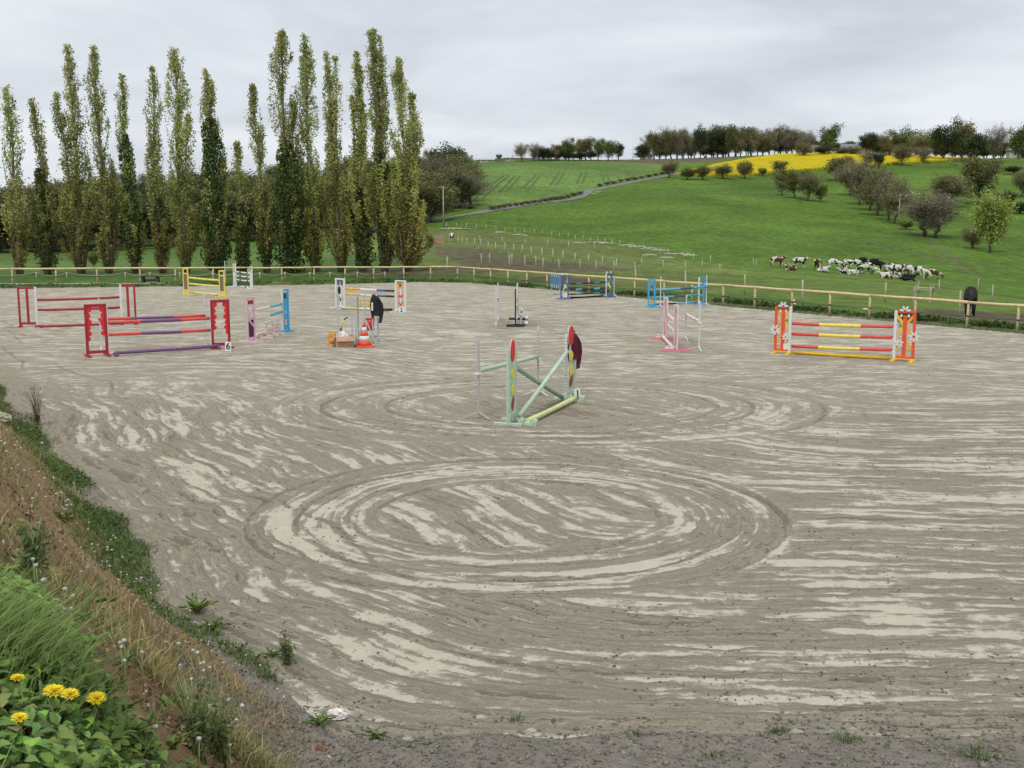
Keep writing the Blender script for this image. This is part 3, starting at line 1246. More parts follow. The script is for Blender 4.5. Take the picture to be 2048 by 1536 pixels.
stake_fence('paddock_fence', 'row of pale posts descending from the feed box across the middle of the paddock',
            [(917, 491), (925, 493), (934, 494.5), (949, 496.5), (962, 498), (977, 501), (992, 504), (1010, 507), (1028, 509.5), (1044, 512), (1063, 516), (1084, 519), (1105, 523), (1126, 527), (1150, 531), (1176, 535), (1204, 538), (1232, 542)], 1.35, .07)
stake_fence('paddock_fence', 'sparse row of posts across the upper grass of the paddock', [(960, 487), (1005, 491), (1050, 494), (1095, 496), (1137, 499), (1188, 502)], 1.3, .06, (.9,))
stake_fence('paddock_fence', 'line of posts at the foot of the hillside field beside the pale stones',
            [(893, 457), (913, 457.5), (933, 459), (953, 461), (973, 462), (992, 465), (1010, 467), (1030, 469), (1049, 470), (1068, 471), (1085, 472), (1103, 475), (1119, 478), (1136, 480), (1151, 483), (1166, 485), (1181, 488), (1196, 489), (1211, 491), (1225, 494), (1239, 497), (1264, 501), (1287, 506), (1320, 513), (1336, 516), (1366, 521), (1387, 525), (1420, 530)], 1.25, .065, (.5, .95), None, 'paddock fences', .012)
stake_fence('paddock_fence', 'leaning posts standing in the mud just beyond the fence corner',
            [(894, 546), (963, 535), (980, 534), (1019, 540), (1023, 535), (1050, 540), (1072, 538)], 1.3, .055, (.6,))
stake_fence('paddock_fence', 'posts running right from the mud behind the dark blue jump',
            [(1085, 545), (1118, 545), (1160, 545), (1192, 548), (1228, 546), (1270, 548), (1284, 539), (1326, 545), (1370, 548), (1404, 543), (1440, 553)], 1.3, .055, (.5, .95))
stake_fence('paddock_fence', 'thin posts along the dark grass bank below the cattle',
            [(1507, 537), (1512, 541), (1578, 545), (1640, 549), (1712, 557), (1788, 564), (1878, 588), (1955, 584), (1984, 604)], 1.3, .05, (.6,))
stake_fence('paddock_fence', 'thin posts in the grass just behind the right stretch of the arena fence',
            [(1272, 572), (1370, 578), (1372, 585), (1490, 590), (1605, 612), (1770, 605), (1918, 634)], 1.25, .05, (.55,))

# pale stones and dead grass lying along the foot of the hillside field
M_STONE = paint('pale_stone', (0.46, 0.44, 0.34), .9, .3, 3, .3)
proto = None
k_ = 0
for (u, v, w_) in [(905, 458, 5), (920, 458.5, 5), (1000, 466, 2.4), (1035, 471, 2), (1048, 472, 1.6), (1160, 487, 2.4), (1195, 486, 3.4), (1215, 488, 3), (1255, 492, 3.2), (1275, 495, 3), (1300, 498, 3.4), (1320, 502, 2.6), (1345, 509, 2.6), (1365, 510, 3), (1380, 512, 2.2), (1300, 512, 2.2), (1335, 517, 2.4), (1195, 384, 2.4), (1188, 388, 2.2)]:
    p = hit(u, v)
    rg = np.random.default_rng(100 + k_)
    mb = MB()
    nseg = 9
    pts = [(w_ * (s / (nseg - 1) - .5), .25 * math.sin(s * 1.3 + k_), .08 + .05 * math.sin(s * 2.1 + k_)) for s in range(nseg)]
    mb.tube(pts, [.05 + .18 * abs(math.sin(s * 1.7 + k_)) * math.sin(math.pi * (s + .5) / nseg) for s in range(nseg)], 6)
    names = ['leftmost pale stone heap at the foot of the hillside field', None]
    o_ = mb.build('stone_heap', M_STONE, None, p)
    o_.rotation_euler = (0, 0, rg.uniform(-.4, .2))
    lab = ('upper' if v < 386 else 'lower') + ' pale heap of stones beside the lane on the hillside' if v < 400 else 'low pale heap of stones along the hillside field fence'
    tag(o_, lab, 'stones', 'pale stone heaps by the lane' if v < 400 else 'pale stone heaps by the field fence')
    k_ += 1

# ================================================================== JUMPS
P_ = lambda n, c, **k: paint(n, srgb(*c), **k)
M = {
    'white': paint('white_paint', (0.74, 0.74, 0.72), .5, .08, 7, .22),
    'whitepink': paint('pinkish_white_paint', (0.74, 0.62, 0.62), .5, .08, 7, .22),
    'red': P_('bright_red_paint', (226, 40, 40)),
    'dred': P_('dark_red_paint', (165, 38, 52)),
    'pred': P_('pole_red_paint', (220, 84, 78)),
    'purple': P_('purple_paint', (118, 82, 128)),
    'yellow': P_('yellow_paint', (240, 218, 92)),
    'egg': P_('egg_yellow_paint', (238, 196, 50)),
    'brown': P_('brown_panel', (124, 104, 76)),
    'pink': P_('pink_paint', (226, 186, 204)),
    'hot': P_('strong_pink_paint', (222, 128, 150)),
    'peach': P_('faded_pink_pole', (236, 214, 206)),
    'blue': P_('sky_blue_paint', (78, 172, 214)),
    'teal': P_('pole_blue_paint', (92, 176, 204)),
    'navy': P_('steel_blue_paint', (62, 100, 152)),
    'sea': P_('sea_blue_paint', (70, 128, 160)),
    'dark': P_('black_paint', (34, 34, 38)),
    'plum': P_('dark_plum_panel', (70, 42, 52)),
    'slate': P_('slate_paint', (74, 92, 116)),
    'orange': P_('orange_paint', (232, 88, 48)),
    'amber': P_('amber_paint', (236, 168, 60)),
    'green': P_('pale_green_paint', (184, 206, 182)),
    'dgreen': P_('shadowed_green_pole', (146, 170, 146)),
    'lime': P_('lime_paint', (212, 218, 156)),
    'leaf': P_('leaf_green_paint', (84, 156, 62)),
    'maroon': P_('maroon_cloth', (84, 24, 40), rough=.9, dirt=.1),
    'cloth': P_('black_cloth', (30, 33, 38), rough=.9, dirt=.1),
    'galv': paint('galvanised_steel', (0.55, 0.57, 0.57), .5, .12, 10, .15, .35),
    'palegalv': paint('white_standard_paint', (0.66, 0.68, 0.66), .5, .08, 10, .15),
    'cone': P_('cone_orange', (236, 84, 52)),
    'card': paint('number_board', (0.78, 0.78, 0.77), .5, .04, 6, .1),
    'ink': P_('black_ink', (24, 24, 26)),
    'carton': P_('cardboard', (186, 152, 122), rough=.9),
    'bag': P_('plastic_bag', (236, 226, 220), rough=.4),
    'ochre': P_('ochre_bag', (206, 150, 62), rough=.7),
    'bucket': P_('red_bucket', (200, 30, 46), rough=.4),
}


def fpart(root, name, mb, mat, bv=.006, parent=None):
    o = mb.build(name, mat if isinstance(mat, list) else mat, parent or root)
    if bv:
        bevel(o, bv)
    return o


def wing(label, inner, outdir, W_, H_, mat, inner_mat=None, cups=(), foot=.62, pw=.06, toprail=True, lowrail=.09, decor=None, railw=.07, footmat=None, group='jump wings on the sand', outer_h=None, strip=False):
    """a jump wing: local x runs from the inner (pole) post outward"""
    rz = math.atan2(outdir.y, outdir.x)
    r = empty('jump_wing', (inner.x, inner.y, 0), rz, label=label, cat='jump wing', group=group)
    D = .055
    z0 = .055
    im = inner_mat or mat
    fpart(r, 'inner_post', MB().box((pw / 2, 0, (H_ + z0) / 2), (pw, D, H_ - z0)), im)
    oh = outer_h or H_
    fpart(r, 'outer_post', MB().box((W_ - pw / 2, 0, (oh + z0) / 2), (pw, D, oh - z0)), mat)
    if toprail:
        fpart(r, 'top_rail', MB().box((W_ / 2, 0, H_ - railw / 2), (W_ - 2 * pw - .002, D - .006, railw)), mat)
    if lowrail is not None:
        fpart(r, 'bottom_rail', MB().box((W_ / 2, 0, lowrail + railw / 2), (W_ - 2 * pw - .002, D - .006, railw)), mat)
    for xx in (pw / 2, W_ - pw / 2):
        fpart(r, 'foot', MB().box((xx, 0, .012), (pw + .03, foot, .085)), footmat or mat)
    for h in cups:
        mb = MB()
        mb.box((-.028, 0, h - .058), (.052, .07, .022))
        mb.box((-.006, 0, h - .03), (.012, .07, .07))
        mb.build('cup', M['white'], r)
    if strip:
        fpart(r, 'cup_rail', MB().box((-.013, 0, (H_ + z0) / 2), (.026, D - .008, H_ - z0 - .01)), M['white'])
    if decor:
        old = set(bpy.data.objects)
        decor(r, W_, H_)
        if outdir.x < 0:            # keep the painted side of the panel towards the ring
            for o in set(bpy.data.objects) - old:
                me_ = o.data
                for v in me_.vertices:
                    v.co.y = -v.co.y
                me_.flip_normals()
    return r


def pole(label, a, b_, bands, r=.05, group='jump poles', name='jump_pole'):
    """painted pole; bands = [(fraction_end, material key)]"""
    a = Vector(a)
    b_ = Vector(b_)
    d = b_ - a
    L = d.length
    mb = MB()
    keys = []
    s0 = 0
    n = 12
    V = []
    F = []
    fm = []
    stops = [0] + [q[0] for q in bands]
    ring = 0
    for (e_, key) in bands:
        if key not in keys:
            keys.append(key)
        sub = max(1, int((e_ - s0) * L / .4))
        for k in range(sub + 1):
            x = (s0 + (e_ - s0) * k / sub) * L
            rr_ = r * (1 + .02 * math.sin(x * 3.1))
            for i in range(n):
                an = 2 * math.pi * i / n
                V.append((x, rr_ * math.cos(an), rr_ * math.sin(an) - .014 * math.sin(math.pi * x / L)))
            if k:
                for i in range(n):
                    F.append(((ring - 1) * n + i, ring * n + i, ring * n + (i + 1) % n, (ring - 1) * n + (i + 1) % n))
                    fm.append(keys.index(key))
            ring += 1
        s0 = e_
    b0 = len(V)
    mb.v = V
    mb.f = [list(f) for f in F]
    mb.m = fm
    mb.s = [True] * len(F)
    mb.f.append(list(range(n)))
    mb.m.append(fm[0])
    mb.s.append(False)
    mb.f.append([(ring - 1) * n + i for i in range(n)][::-1])
    mb.m.append(fm[-1])
    mb.s.append(False)
    o = mb.build(name, [M[k] for k in keys], None, a)
    bm = bmesh.new()
    bm.from_mesh(o.data)
    bmesh.ops.recalc_face_normals(bm, faces=bm.faces)
    bm.to_mesh(o.data)
    bm.free()
    ez = math.asin(max(-1, min(1, d.z / L)))
    o.rotation_euler = (0, -ez, math.atan2(d.y, d.x))
    return tag(o, label, 'pole', group)


def standard(label, u, vb, vt, mat='galv', holes=False, cup=None, rot=.5, legs=.36, group='slim jump standards', lean=(0, 0)):
    p = G(u, vb)
    h = ztop(p.y, vt)
    r = empty('jump_standard', p, rot, label=label, cat='standard', group=group)
    mb = MB()
    mb.beam((0, 0, .02), (lean[0], lean[1], h), .042, .042, 0, (0, 1, 0))
    po = fpart(r, 'upright', mb, M[mat], .004)
    for k in range(3):
        a = 2 * math.pi * k / 3 + .35
        mb = MB()
        mb.beam((0, 0, .14), (legs * math.cos(a), legs * math.sin(a), .012), .035, .022)
        fpart(r, 'leg', mb, M[mat], 0)
    if holes:
        mb = MB()
        n = int(h / .075)
        for k in range(4, n):
            mb.box((0, 0, k * .075), (.0446, .018, .028))
            mb.box((0, 0, k * .075), (.018, .0446, .028))
        mb.build('holes', M['ink'], po)
    if cup is not None:
        mb = MB()
        mb.box((0, 0, cup - .062), (.13, .13, .02))
        mb.box((0, 0, cup - .03), (.07, .07, .06))
        mb.build('cup', M['white'], r)
    return r, p, h


def card(label, pos, w, h, text, rz=0.0, tilt=0.12, size=.3):
    r = empty('number_board', pos, rz, label=label, cat='number board', group='jump number boards')
    mb = MB()
    mb.box((0, 0, h / 2), (w, .02, h))
    o = fpart(r, 'board', mb, M['card'], .004)
    o.rotation_euler = (-tilt, 0, 0)
    cu = bpy.data.curves.new('numeral', 'FONT')
    cu.body = text
    cu.size = size
    cu.align_x = 'CENTER'
    cu.align_y = 'CENTER'
    cu.extrude = .002
    cu.offset = size * .02
    tmp = bpy.data.objects.new('numeral_tmp', cu)
    COL.objects.link(tmp)
    dg = bpy.context.evaluated_depsgraph_get()
    me_ = bpy.data.meshes.new_from_object(tmp.evaluated_get(dg))
    bpy.data.objects.remove(tmp, do_unlink=True)
    me_.materials.clear()
    me_.materials.append(M['ink'])
    tx = obj('numeral', me_, o, (0, -.0135, h / 2))
    tx.rotation_euler = (math.pi / 2, 0, 0)
    return r


class Jump:
    def __init__(self, L, Rr):
        self.L = G(*L)
        self.R = G(*Rr)
        self.uL, self.uR = L[0], Rr[0]
        self.d = (self.R - self.L).normalized()

    def at(self, vl, vr):
        return (Vector((self.L.x, self.L.y, ztop(self.L.y, vl))), Vector((self.R.x, self.R.y, ztop(self.R.y, vr))))

    def pole(self, label, vl, vr, bands, r=.05, inset=.02, group='jump poles', off=0.0, cutL=0.0, cutR=0.0):
        a, b_ = self.at(vl, vr)
        nn = Vector((-self.d.y, self.d.x, 0)) * off
        a = a + self.d * (inset + cutL) + nn
        b_ = b_ - self.d * (inset + cutR) + nn
        a.z = max(a.z, r + .004)
        b_.z = max(b_.z, r + .004)
        return pole(label, a, b_, bands, r, group)


RYR = lambda a, b_, c, s=.27, e=.70: [(s, a), (e, b_), (1, c)]

# ---- jump numbered 6 (red / purple) -------------------------------------------
J = Jump((217.5, 711), (423.5, 697.5))


def scallops(sides):
    def dec(r, W_, H_):
        for sgn, x0, top, n in sides:
            mb = MB()
            rr_ = .115
            z = H_ - .16
            for k in range(n):
                q = rr_ * (1 - .06 * k)
                poly = [(0, z + q * .98)] + [(sgn * q * 1.35 * math.sin(math.pi * s / 8) * (1 if k % 2 == 0 else .7), z + q * math.cos(math.pi * s / 8)) for s in range(9)] + [(0, z - q * .98)]
                z -= 2 * q * .93
                mb.plate(poly, .022, (x0(W_), 0, 0), (1, 0, 0), (0, 0, 1))
            mb.build('scalloped_panel', M['red'], r)
    return dec


hL = ztop(J.L.y, 607)
hR = ztop(J.R.y, 600)
iw = lambda W_: .087
ow = lambda W_: W_ - .087
wing('left red wing with scalloped panels of the jump numbered 6', J.L, -J.d, .68, hL, M['dred'], None, [ztop(J.L.y, 645), ztop(J.L.y, 669)], decor=scallops([(1, iw, 0, 5), (-1, ow, 0, 6)]), strip=True, pw=.085, railw=.1)
wing('right red wing with scalloped panels behind the number 6 board', J.R, J.d, .66, hR, M['dred'], None, [ztop(J.R.y, 636), ztop(J.R.y, 660)], decor=scallops([(1, iw, 0, 5), (-1, ow, 0, 6)]), strip=True, pw=.085, railw=.1)
J.pole('upper front red and purple pole of the jump numbered 6', 645, 636.5, RYR('pred', 'purple', 'pred', .31, .70), .052)
J.pole('lower front red and purple pole of the jump numbered 6', 669, 660, RYR('pred', 'purple', 'pred', .31, .70), .052)
sL = standard('slim standard behind the left wing of the number 6 jump', 203, 702, 596, 'palegalv', False, None)
sR = standard('slim standard behind the right wing of the number 6 jump', 412, 695, 590, 'palegalv', False, None)
a = Vector((sL[1].x, sL[1].y, ztop(sL[1].y, 638)))
b_ = Vector((sR[1].x, sR[1].y, ztop(sR[1].y, 631)))
d_ = (b_ - a).normalized()
pole('rear red and purple pole of the jump numbered 6', a + d_ * -.05, b_ + d_ * .03, RYR('pred', 'purple', 'pred', .30, .70), .05)
g0, g1 = G(232, 712), G(436, 698)
g0.z = g1.z = .105
pole('purple ground pole in front of the jump numbered 6', g0, g1, [(1, 'purple')], .055)
for nm, g_ in (('left', g0), ('right', g1)):
    mb = MB()
    mb.box((0, 0, .03), (.12, .34, .05))
    mb.box((0, .12, .075), (.1, .06, .06))
    mb.box((0, -.12, .075), (.1, .06, .06))
    o_ = mb.build('pole_block', M['purple'], None, (g_.x, g_.y, 0), label='purple block under the %s end of the purple ground pole' % nm, cat='block', group='ground pole blocks')
    o_.rotation_euler = (0, 0, math.atan2(J.d.y, J.d.x))
    bevel(o_, .01)
pc = G(456.5, 702.5)
card('white board with a black 6 leaning on the right red wing', (pc.x, pc.y, 0), .2, .31, '6', .05, .1, .3)

# ---- dark red jump behind -----------------------------------------------------
J = Jump((77, 653), (242.5, 649))


def mid_slat(mat, w=.1):
    def dec(r, W_, H_):
        fpart(r, 'middle_slat', MB().box((W_ / 2, 0, (H_ + .09) / 2), (w, .035, H_ - .235)), mat)
    return dec


for lab, p, dr, vt, W_, cu in (('left dark red wing with a middle slat at the far left', J.L, -J.d, 573.5, .72, (600, 620)), ('right dark red wing with a middle slat and white inner post', J.R, J.d, 569, .62, (594.5, 615))):
    wing(lab, p, dr, W_, ztop(p.y, vt), M['dred'], M['white'], [ztop(p.y, q) for q in cu], decor=mid_slat(M['dred']), pw=.08, railw=.09)
J.pole('upper plain red pole of the dark red jump', 600, 594.5, [(1, 'dred')])
J.pole('middle plain red pole of the dark red jump', 620, 615, [(1, 'dred')])
g0, g1 = G(79, 655.5), G(241, 649)
g0.z = g1.z = .052
pole('red pole lying on the sand under the dark red jump', g0, g1, [(1, 'dred')])

# ---- yellow jump at the back --------------------------------------------------
J = Jump((378, 591.5), (439.5, 594.5))


def yel_dec(r, W_, H_):
    fpart(r, 'brown_panel', MB().box((W_ / 2, 0, H_ * .50), (W_ - .13, .03, H_ * .56)), M['brown'])
    for z in (H_ * .80, H_ * .2):
        fpart(r, 'cross_rail', MB().box((W_ / 2, 0, z), (W_ - .124, .046, .06)), M['yellow'])


for lab, p, dr, vt, cu in (('left yellow wing with brown panel near the far fence', J.L, -J.d, 536, (555, 567)), ('right yellow wing with brown panel near the far fence', J.R, J.d, 540.5, (560, 572))):
    wing(lab, p, dr, .42, ztop(p.y, vt), M['yellow'], M['yellow'], [ztop(p.y, q) for q in cu], decor=yel_dec, foot=.75)
YB = [(.22, 'yellow'), (.26, 'white'), (.5, 'yellow'), (.54, 'white'), (.78, 'yellow'), (.82, 'white'), (1, 'yellow')]
J.pole('upper yellow pole of the yellow jump', 555, 560.5, YB)
J.pole('lower yellow pole of the yellow jump', 567, 572.5, YB)
g0, g1 = G(384, 586), G(436, 591)
g0.z = g1.z = .055
pole('yellow pole lying on the sand under the yellow jump', g0, g1, YB)

# ---- white jump at the back ---------------------------------------------------
J = Jump((472, 574), (501, 577.5))


def wl_dec(r, W_, H_):
    fpart(r, 'yellow_plaque', MB().box((W_ / 2, 0, H_ * .78), (W_ - .13, .03, .28)), M['amber'])
    mb = MB()
    mb.plate(ell(.17, .2, 14, W_ / 2 + .02, H_ * .52), .03, (0, -.012, 0), (1, 0, 0), (0, 0, 1))
    mb.build('white_figure', M['white'], r)
    fpart(r, 'brace', MB().beam((.06, 0, .2), (W_ - .06, 0, H_ * .42), .04, .06), M['white'])


def wr_dec(r, W_, H_):
    fpart(r, 'green_cap', MB().box((W_ / 2, 0, H_ - .13), (W_ - .124, .03, .16)), M['leaf'])
    mb = MB()
    for k, (zz_, q) in enumerate(((.62, .13), (.42, .12), (.22, .14))):
        mb.plate(ell(q, q * 1.1, 12, W_ / 2, H_ * zz_), .03, (0, 0, 0), (1, 0, 0), (0, 0, 1))
    mb.build('white_figure', M['white'], r)
    fpart(r, 'orange_slat', MB().box((W_ / 2, .01, H_ * .55), (.08, .022, H_ * .6)), M['amber'])


cu = (543, 551, 559)
wing('left white wing of the white jump close to the far fence', J.L, -J.d, .36, ztop(J.L.y, 527.5), M['white'], None, [ztop(J.L.y, q) for q in cu], decor=wl_dec)
wing('right white wing with green top close to the far fence', J.R, J.d, .34, ztop(J.R.y, 532.5), M['white'], None, [ztop(J.R.y, q + 3.2) for q in cu], decor=wr_dec)
WB = [(.28, 'white'), (.42, 'slate'), (.8, 'white'), (.9, 'slate'), (1, 'white')]
for nm, q in zip(('top', 'second', 'third'), cu):
    J.pole('%s white pole of the white jump by the far fence' % nm, q, q + 3.2, WB, .045)
g0, g1 = G(466, 571.5), G(497, 577)
g0.z = g1.z = .055
pole('white pole lying on the sand under the white jump', g0, g1, WB)
standard('left slim standard behind the white jump, crossing the far rail', 451, 570.5, 522, 'palegalv')
standard('right slim standard behind the white jump, crossing the far rail', 473, 571, 521, 'palegalv')

# ---- pink and blue jump -------------------------------------------------------
J = Jump((511, 682), (565, 664))


def pink_dec(r, W_, H_):
    fpart(r, 'plum_panel', MB().box((W_ / 2, .008, H_ * .28), (W_ - .13, .016, H_ * .42)), M['plum'])
    fpart(r, 'red_block', MB().box((W_ / 2, 0, H_ - .19), (W_ - .128, .03, .14)), M['dred'])
    fpart(r, 'cross_rail', MB().box((W_ / 2, 0, H_ * .535), (W_ - .124, .046, .1)), M['pink'])
    fpart(r, 'brace', MB().beam((.07, -.01, H_ * .33), (W_ - .07, -.01, H_ * .50), .03, .07), M['pink'])
    fpart(r, 'brace', MB().beam((.07, -.01, H_ * .75), (W_ - .07, -.01, H_ * .60), .03, .07), M['pink'])


def blue_dec(r, W_, H_):
    fpart(r, 'blue_panel', MB().box((W_ / 2, .008, H_ * .5), (W_ - .128, .022, H_ - .26)), M['blue'])
    fpart(r, 'dark_inset', MB().box((W_ / 2, -.012, H_ * .84), (W_ * .3, .018, .2)), M['plum'])
    fpart(r, 'pink_inset', MB().box((W_ / 2, -.012, H_ * .22), (W_ * .32, .018, .22)), M['pink'])
    fpart(r, 'pink_inset', MB().box((W_ / 2, -.012, H_ * .45), (W_ * .22, .018, .12)), M['pink'])


outL = (Vector((G(496, 684).x, G(496, 684).y, 0)) - J.L).normalized()
wing('pale pink wing with dark panel and red block', J.L, outL, .40, ztop(J.L.y, 593), M['pink'], None, [ztop(J.L.y, 622), ztop(J.L.y, 640)], foot=.85, decor=pink_dec)
outR = (Vector((G(579, 662.5).x, G(579, 662.5).y, 0)) - J.R).normalized()
wing('sky blue wing with white inner post facing the pale pink wing', J.R, outR, .36, ztop(J.R.y, 578.5), M['blue'], M['white'], [ztop(J.R.y, 609), ztop(J.R.y, 625)], foot=.6, decor=blue_dec)
PB = [(.52, 'peach'), (1, 'teal')]
J.pole('upper half pink half blue pole of the pink and blue jump', 620.5, 607.5, PB)
J.pole('lower half pink half blue pole of the pink and blue jump', 638.5, 623.5, PB)
g0, g1 = G(512, 676), G(559, 662)
g0.z = g1.z = .12
pole('faded pink pole low on the sand between pink wing and gate', g0, g1, [(1, 'peach')])
pg0, pg1 = G(534, 676.5), G(557, 668)
gd = (pg1 - pg0)
gl = gd.length
gr = empty('jump_gate', pg0, math.atan2(gd.y, gd.x), label='small pale pink gate standing under the pink and blue poles', cat='jump filler')
gh = ztop(pg0.y, 645)
fpart(gr, 'top_bar', MB().box((gl / 2, 0, gh), (gl + .3, .09, .07)), M['peach'])
for z in (gh * .55, .2):
    fpart(gr, 'cross_rail', MB().box((gl / 2, 0, z), (gl - .07, .03, .06)), M['peach'])
for x in (0, gl / 2, gl):
    fpart(gr, 'upright', MB().box((x, 0, (gh + .02) / 2), (.06, .04, gh - .09)), M['peach'])
    fpart(gr, 'foot', MB().box((x, 0, .02), (.09, .46, .06)), M['peach'])
fpart(gr, 'pink_panel', MB().box((gl / 2, .0, gh * .42), (gl - .1, .012, gh * .2)), M['pink'])

# ---- white jump numbered 2 ----------------------------------------------------
J = Jump((691, 617.5), (791, 624))


def bird_dec(r, W_, H_):
    cx = W_ / 2
    A = ((0, -.01, 0), (1, 0, 0), (0, 0, 1))
    mb = MB()
    for s in (-1, 1):
        mb.plate([(cx + s * .02, H_ * .93), (cx + s * .17, H_ * .97), (cx + s * .15, H_ * .86), (cx + s * .19, H_ * .80), (cx + s * .05, H_ * .76)], .02, *A)
    mb.build('navy_wings', M['slate'], r)
    mb = MB()
    mb.plate([(cx - .04, H_ * .93), (cx + .04, H_ * .93), (cx + .04, H_ * .80), (cx + .15, H_ * .72), (cx + .17, H_ * .55), (cx + .09, H_ * .44), (cx + .03, H_ * .26), (cx + .05, .16), (cx - .05, .16), (cx - .03, H_ * .30), (cx - .09, H_ * .46), (cx - .15, H_ * .6), (cx - .11, H_ * .74), (cx - .04, H_ * .80)], .02, (0, .012, 0), *A[1:])
    mb.build('white_body', M['white'], r)
    mb = MB()
    mb.plate(ell(.1, .19, 16, cx + .06, H_ * .605), .02, (0, -.012, 0), *A[1:])
    mb.build('black_oval', M['dark'], r)
    mb = MB()
    mb.plate([(cx, H_ * .36), (cx + .07, H_ * .40), (cx + .02, H_ * .30), (cx + .05, H_ * .25), (cx, H_ * .28), (cx - .05, H_ * .25), (cx - .03, H_ * .33)], .02, (0, -.012, 0), *A[1:])
    mb.build('black_tip', M['dark'], r)


def fly_dec(r, W_, H_):
    cx = W_ / 2
    A = ((1, 0, 0), (0, 0, 1))
    fpart(r, 'middle_slat', MB().box((cx, .012, H_ * .5), (.08, .02, H_ - .26)), M['white'])
    mb = MB()
    for s in (-1, 1):
        mb.plate([(cx + s * .02, H_ * .83), (cx + s * .16, H_ * .92), (cx + s * .17, H_ * .76), (cx + s * .1, H_ * .72), (cx + s * .02, H_ * .78)], .02, (0, -.012, 0), *A)
    mb.build('amber_wings', M['amber'], r)
    mb = MB()
    for s in (-1, 1):
        mb.plate([(cx + s * .01, H_ * .52), (cx + s * .16, H_ * .60), (cx + s * .13, H_ * .52), (cx + s * .17, H_ * .46), (cx + s * .01, H_ * .47)], .02, (0, -.012, 0), *A)
        mb.plate([(cx + s * .01, H_ * .26), (cx + s * .12, H_ * .36), (cx + s * .13, H_ * .27), (cx + s * .01, H_ * .20)], .02, (0, -.012, 0), *A)
    mb.build('orange_wings', M['orange'], r)
    mb = MB()
    mb.plate([(cx - .1, H_ * .95), (cx, H_ * .86), (cx + .1, H_ * .95), (cx + .02, H_ * .80), (cx - .02, H_ * .80)], .02, (0, -.03, 0), *A)
    mb.build('black_feelers', M['dark'], r)


cu = (576.5, 587.5)
wing('white wing with a dark spotted bird figure, left of the number 2 jump', J.L, -J.d, .66, ztop(J.L.y, 557), M['white'], None, [ztop(J.L.y, q) for q in cu], pw=.1, foot=.8, decor=bird_dec)
wing('white wing with orange butterflies above the number 2 board', J.R, J.d, .68, ztop(J.R.y, 560), M['white'], None, [ztop(J.R.y, q + 5.5) for q in cu], pw=.1, foot=.8, decor=fly_dec)
MC = [(.16, 'egg'), (.32, 'amber'), (.65, 'white'), (.82, 'navy'), (1, 'dark')]
J.pole('upper yellow, white, blue and black pole of the number 2 jump', 576.5, 582, MC)
J.pole('lower yellow, white, blue and black pole of the number 2 jump', 587.5, 593, MC)
g0, g1 = G(684, 618.5), G(786, 622)
g0.z = g1.z = .07
pole('yellow, white and dark ground pole of the number 2 jump', g0, g1, [(.22, 'lime'), (.34, 'egg'), (.62, 'white'), (.78, 'slate'), (1, 'plum')], .055)
pg0, pg1 = G(721, 617.5), G(747, 619)
gd = pg1 - pg0
gl = gd.length
gh = ztop(pg0.y, 598)
gr = empty('jump_gate', pg0, math.atan2(gd.y, gd.x), label='small yellow slatted gate under the number 2 poles', cat='jump filler')
for z in (gh, gh * .55, .1):
    fpart(gr, 'cross_rail', MB().box((gl / 2, 0, z), (gl + .12 if z == gh else gl - .07, .05, .08)), M['yellow'])
for x in (0, gl * .33, gl * .66, gl):
    fpart(gr, 'upright', MB().box((x, 0, gh / 2 - .02), (.06, .035, gh - .045)), M['egg'])
pc = G(803, 626.5)
card('small white board with a black 2 in front of the butterfly wing', (pc.x, pc.y, 0), .26, .28, '2', -.1, .1, .26)

# ---- black jump seen end-on ---------------------------------------------------
J = Jump((1031.5, 651), (1034.5, 640))


def blk_dec(r, W_, H_):
    fpart(r, 'black_panel', MB().box((W_ / 2, 0, H_ * .5), (W_ - .128, .022, H_ - .3)), M['dark'])
    for k in range(4):
        mb = MB()
        mb.plate(ell(.055, .055, 10, W_ / 2 + (.05 if k % 2 else -.05), .4 + k * .3), .012, (0, -.0175, 0), (1, 0, 0), (0, 0, 1))
        mb.build('white_spot', M['white'], r)


near = (J.L - J.R).normalized()
wing('near black wing with white posts, seen edge-on in mid arena', J.L, near, .6, ztop(J.L.y, 577), M['dark'], M['white'], [ztop(J.L.y, 602), ztop(J.L.y, 620)], foot=.75, decor=blk_dec, footmat=M['dark'])
wing('far black wing hidden behind the near one in mid arena', J.R, -near, .6, ztop(J.R.y, 566), M['dark'], M['white'], [ztop(J.R.y, 595), ztop(J.R.y, 612)], foot=.75, decor=blk_dec, footmat=M['dark'])
J.pole('upper white and black pole of the end-on black jump', 602, 595, [(.2, 'white'), (.4, 'dark'), (.6, 'white'), (.8, 'dark'), (1, 'white')])
J.pole('lower white and black pole of the end-on black jump', 620, 612, [(.2, 'white'), (.4, 'dark'), (.6, 'white'), (.8, 'dark'), (1, 'white')])
sL = standard('near slim white standard left of the end-on black jump', 992, 652, 571, 'palegalv', False, None, .2)
sR = standard('far slim white standard left of the end-on black jump', 996, 640, 565, 'palegalv', False, None, .2)
a = Vector((sL[1].x, sL[1].y, ztop(sL[1].y, 602)))
b_ = Vector((sR[1].x, sR[1].y, ztop(sR[1].y, 596)))
pole('white pole between the two standards beside the black jump', a, b_, [(.3, 'white'), (.7, 'dark'), (1, 'white')])
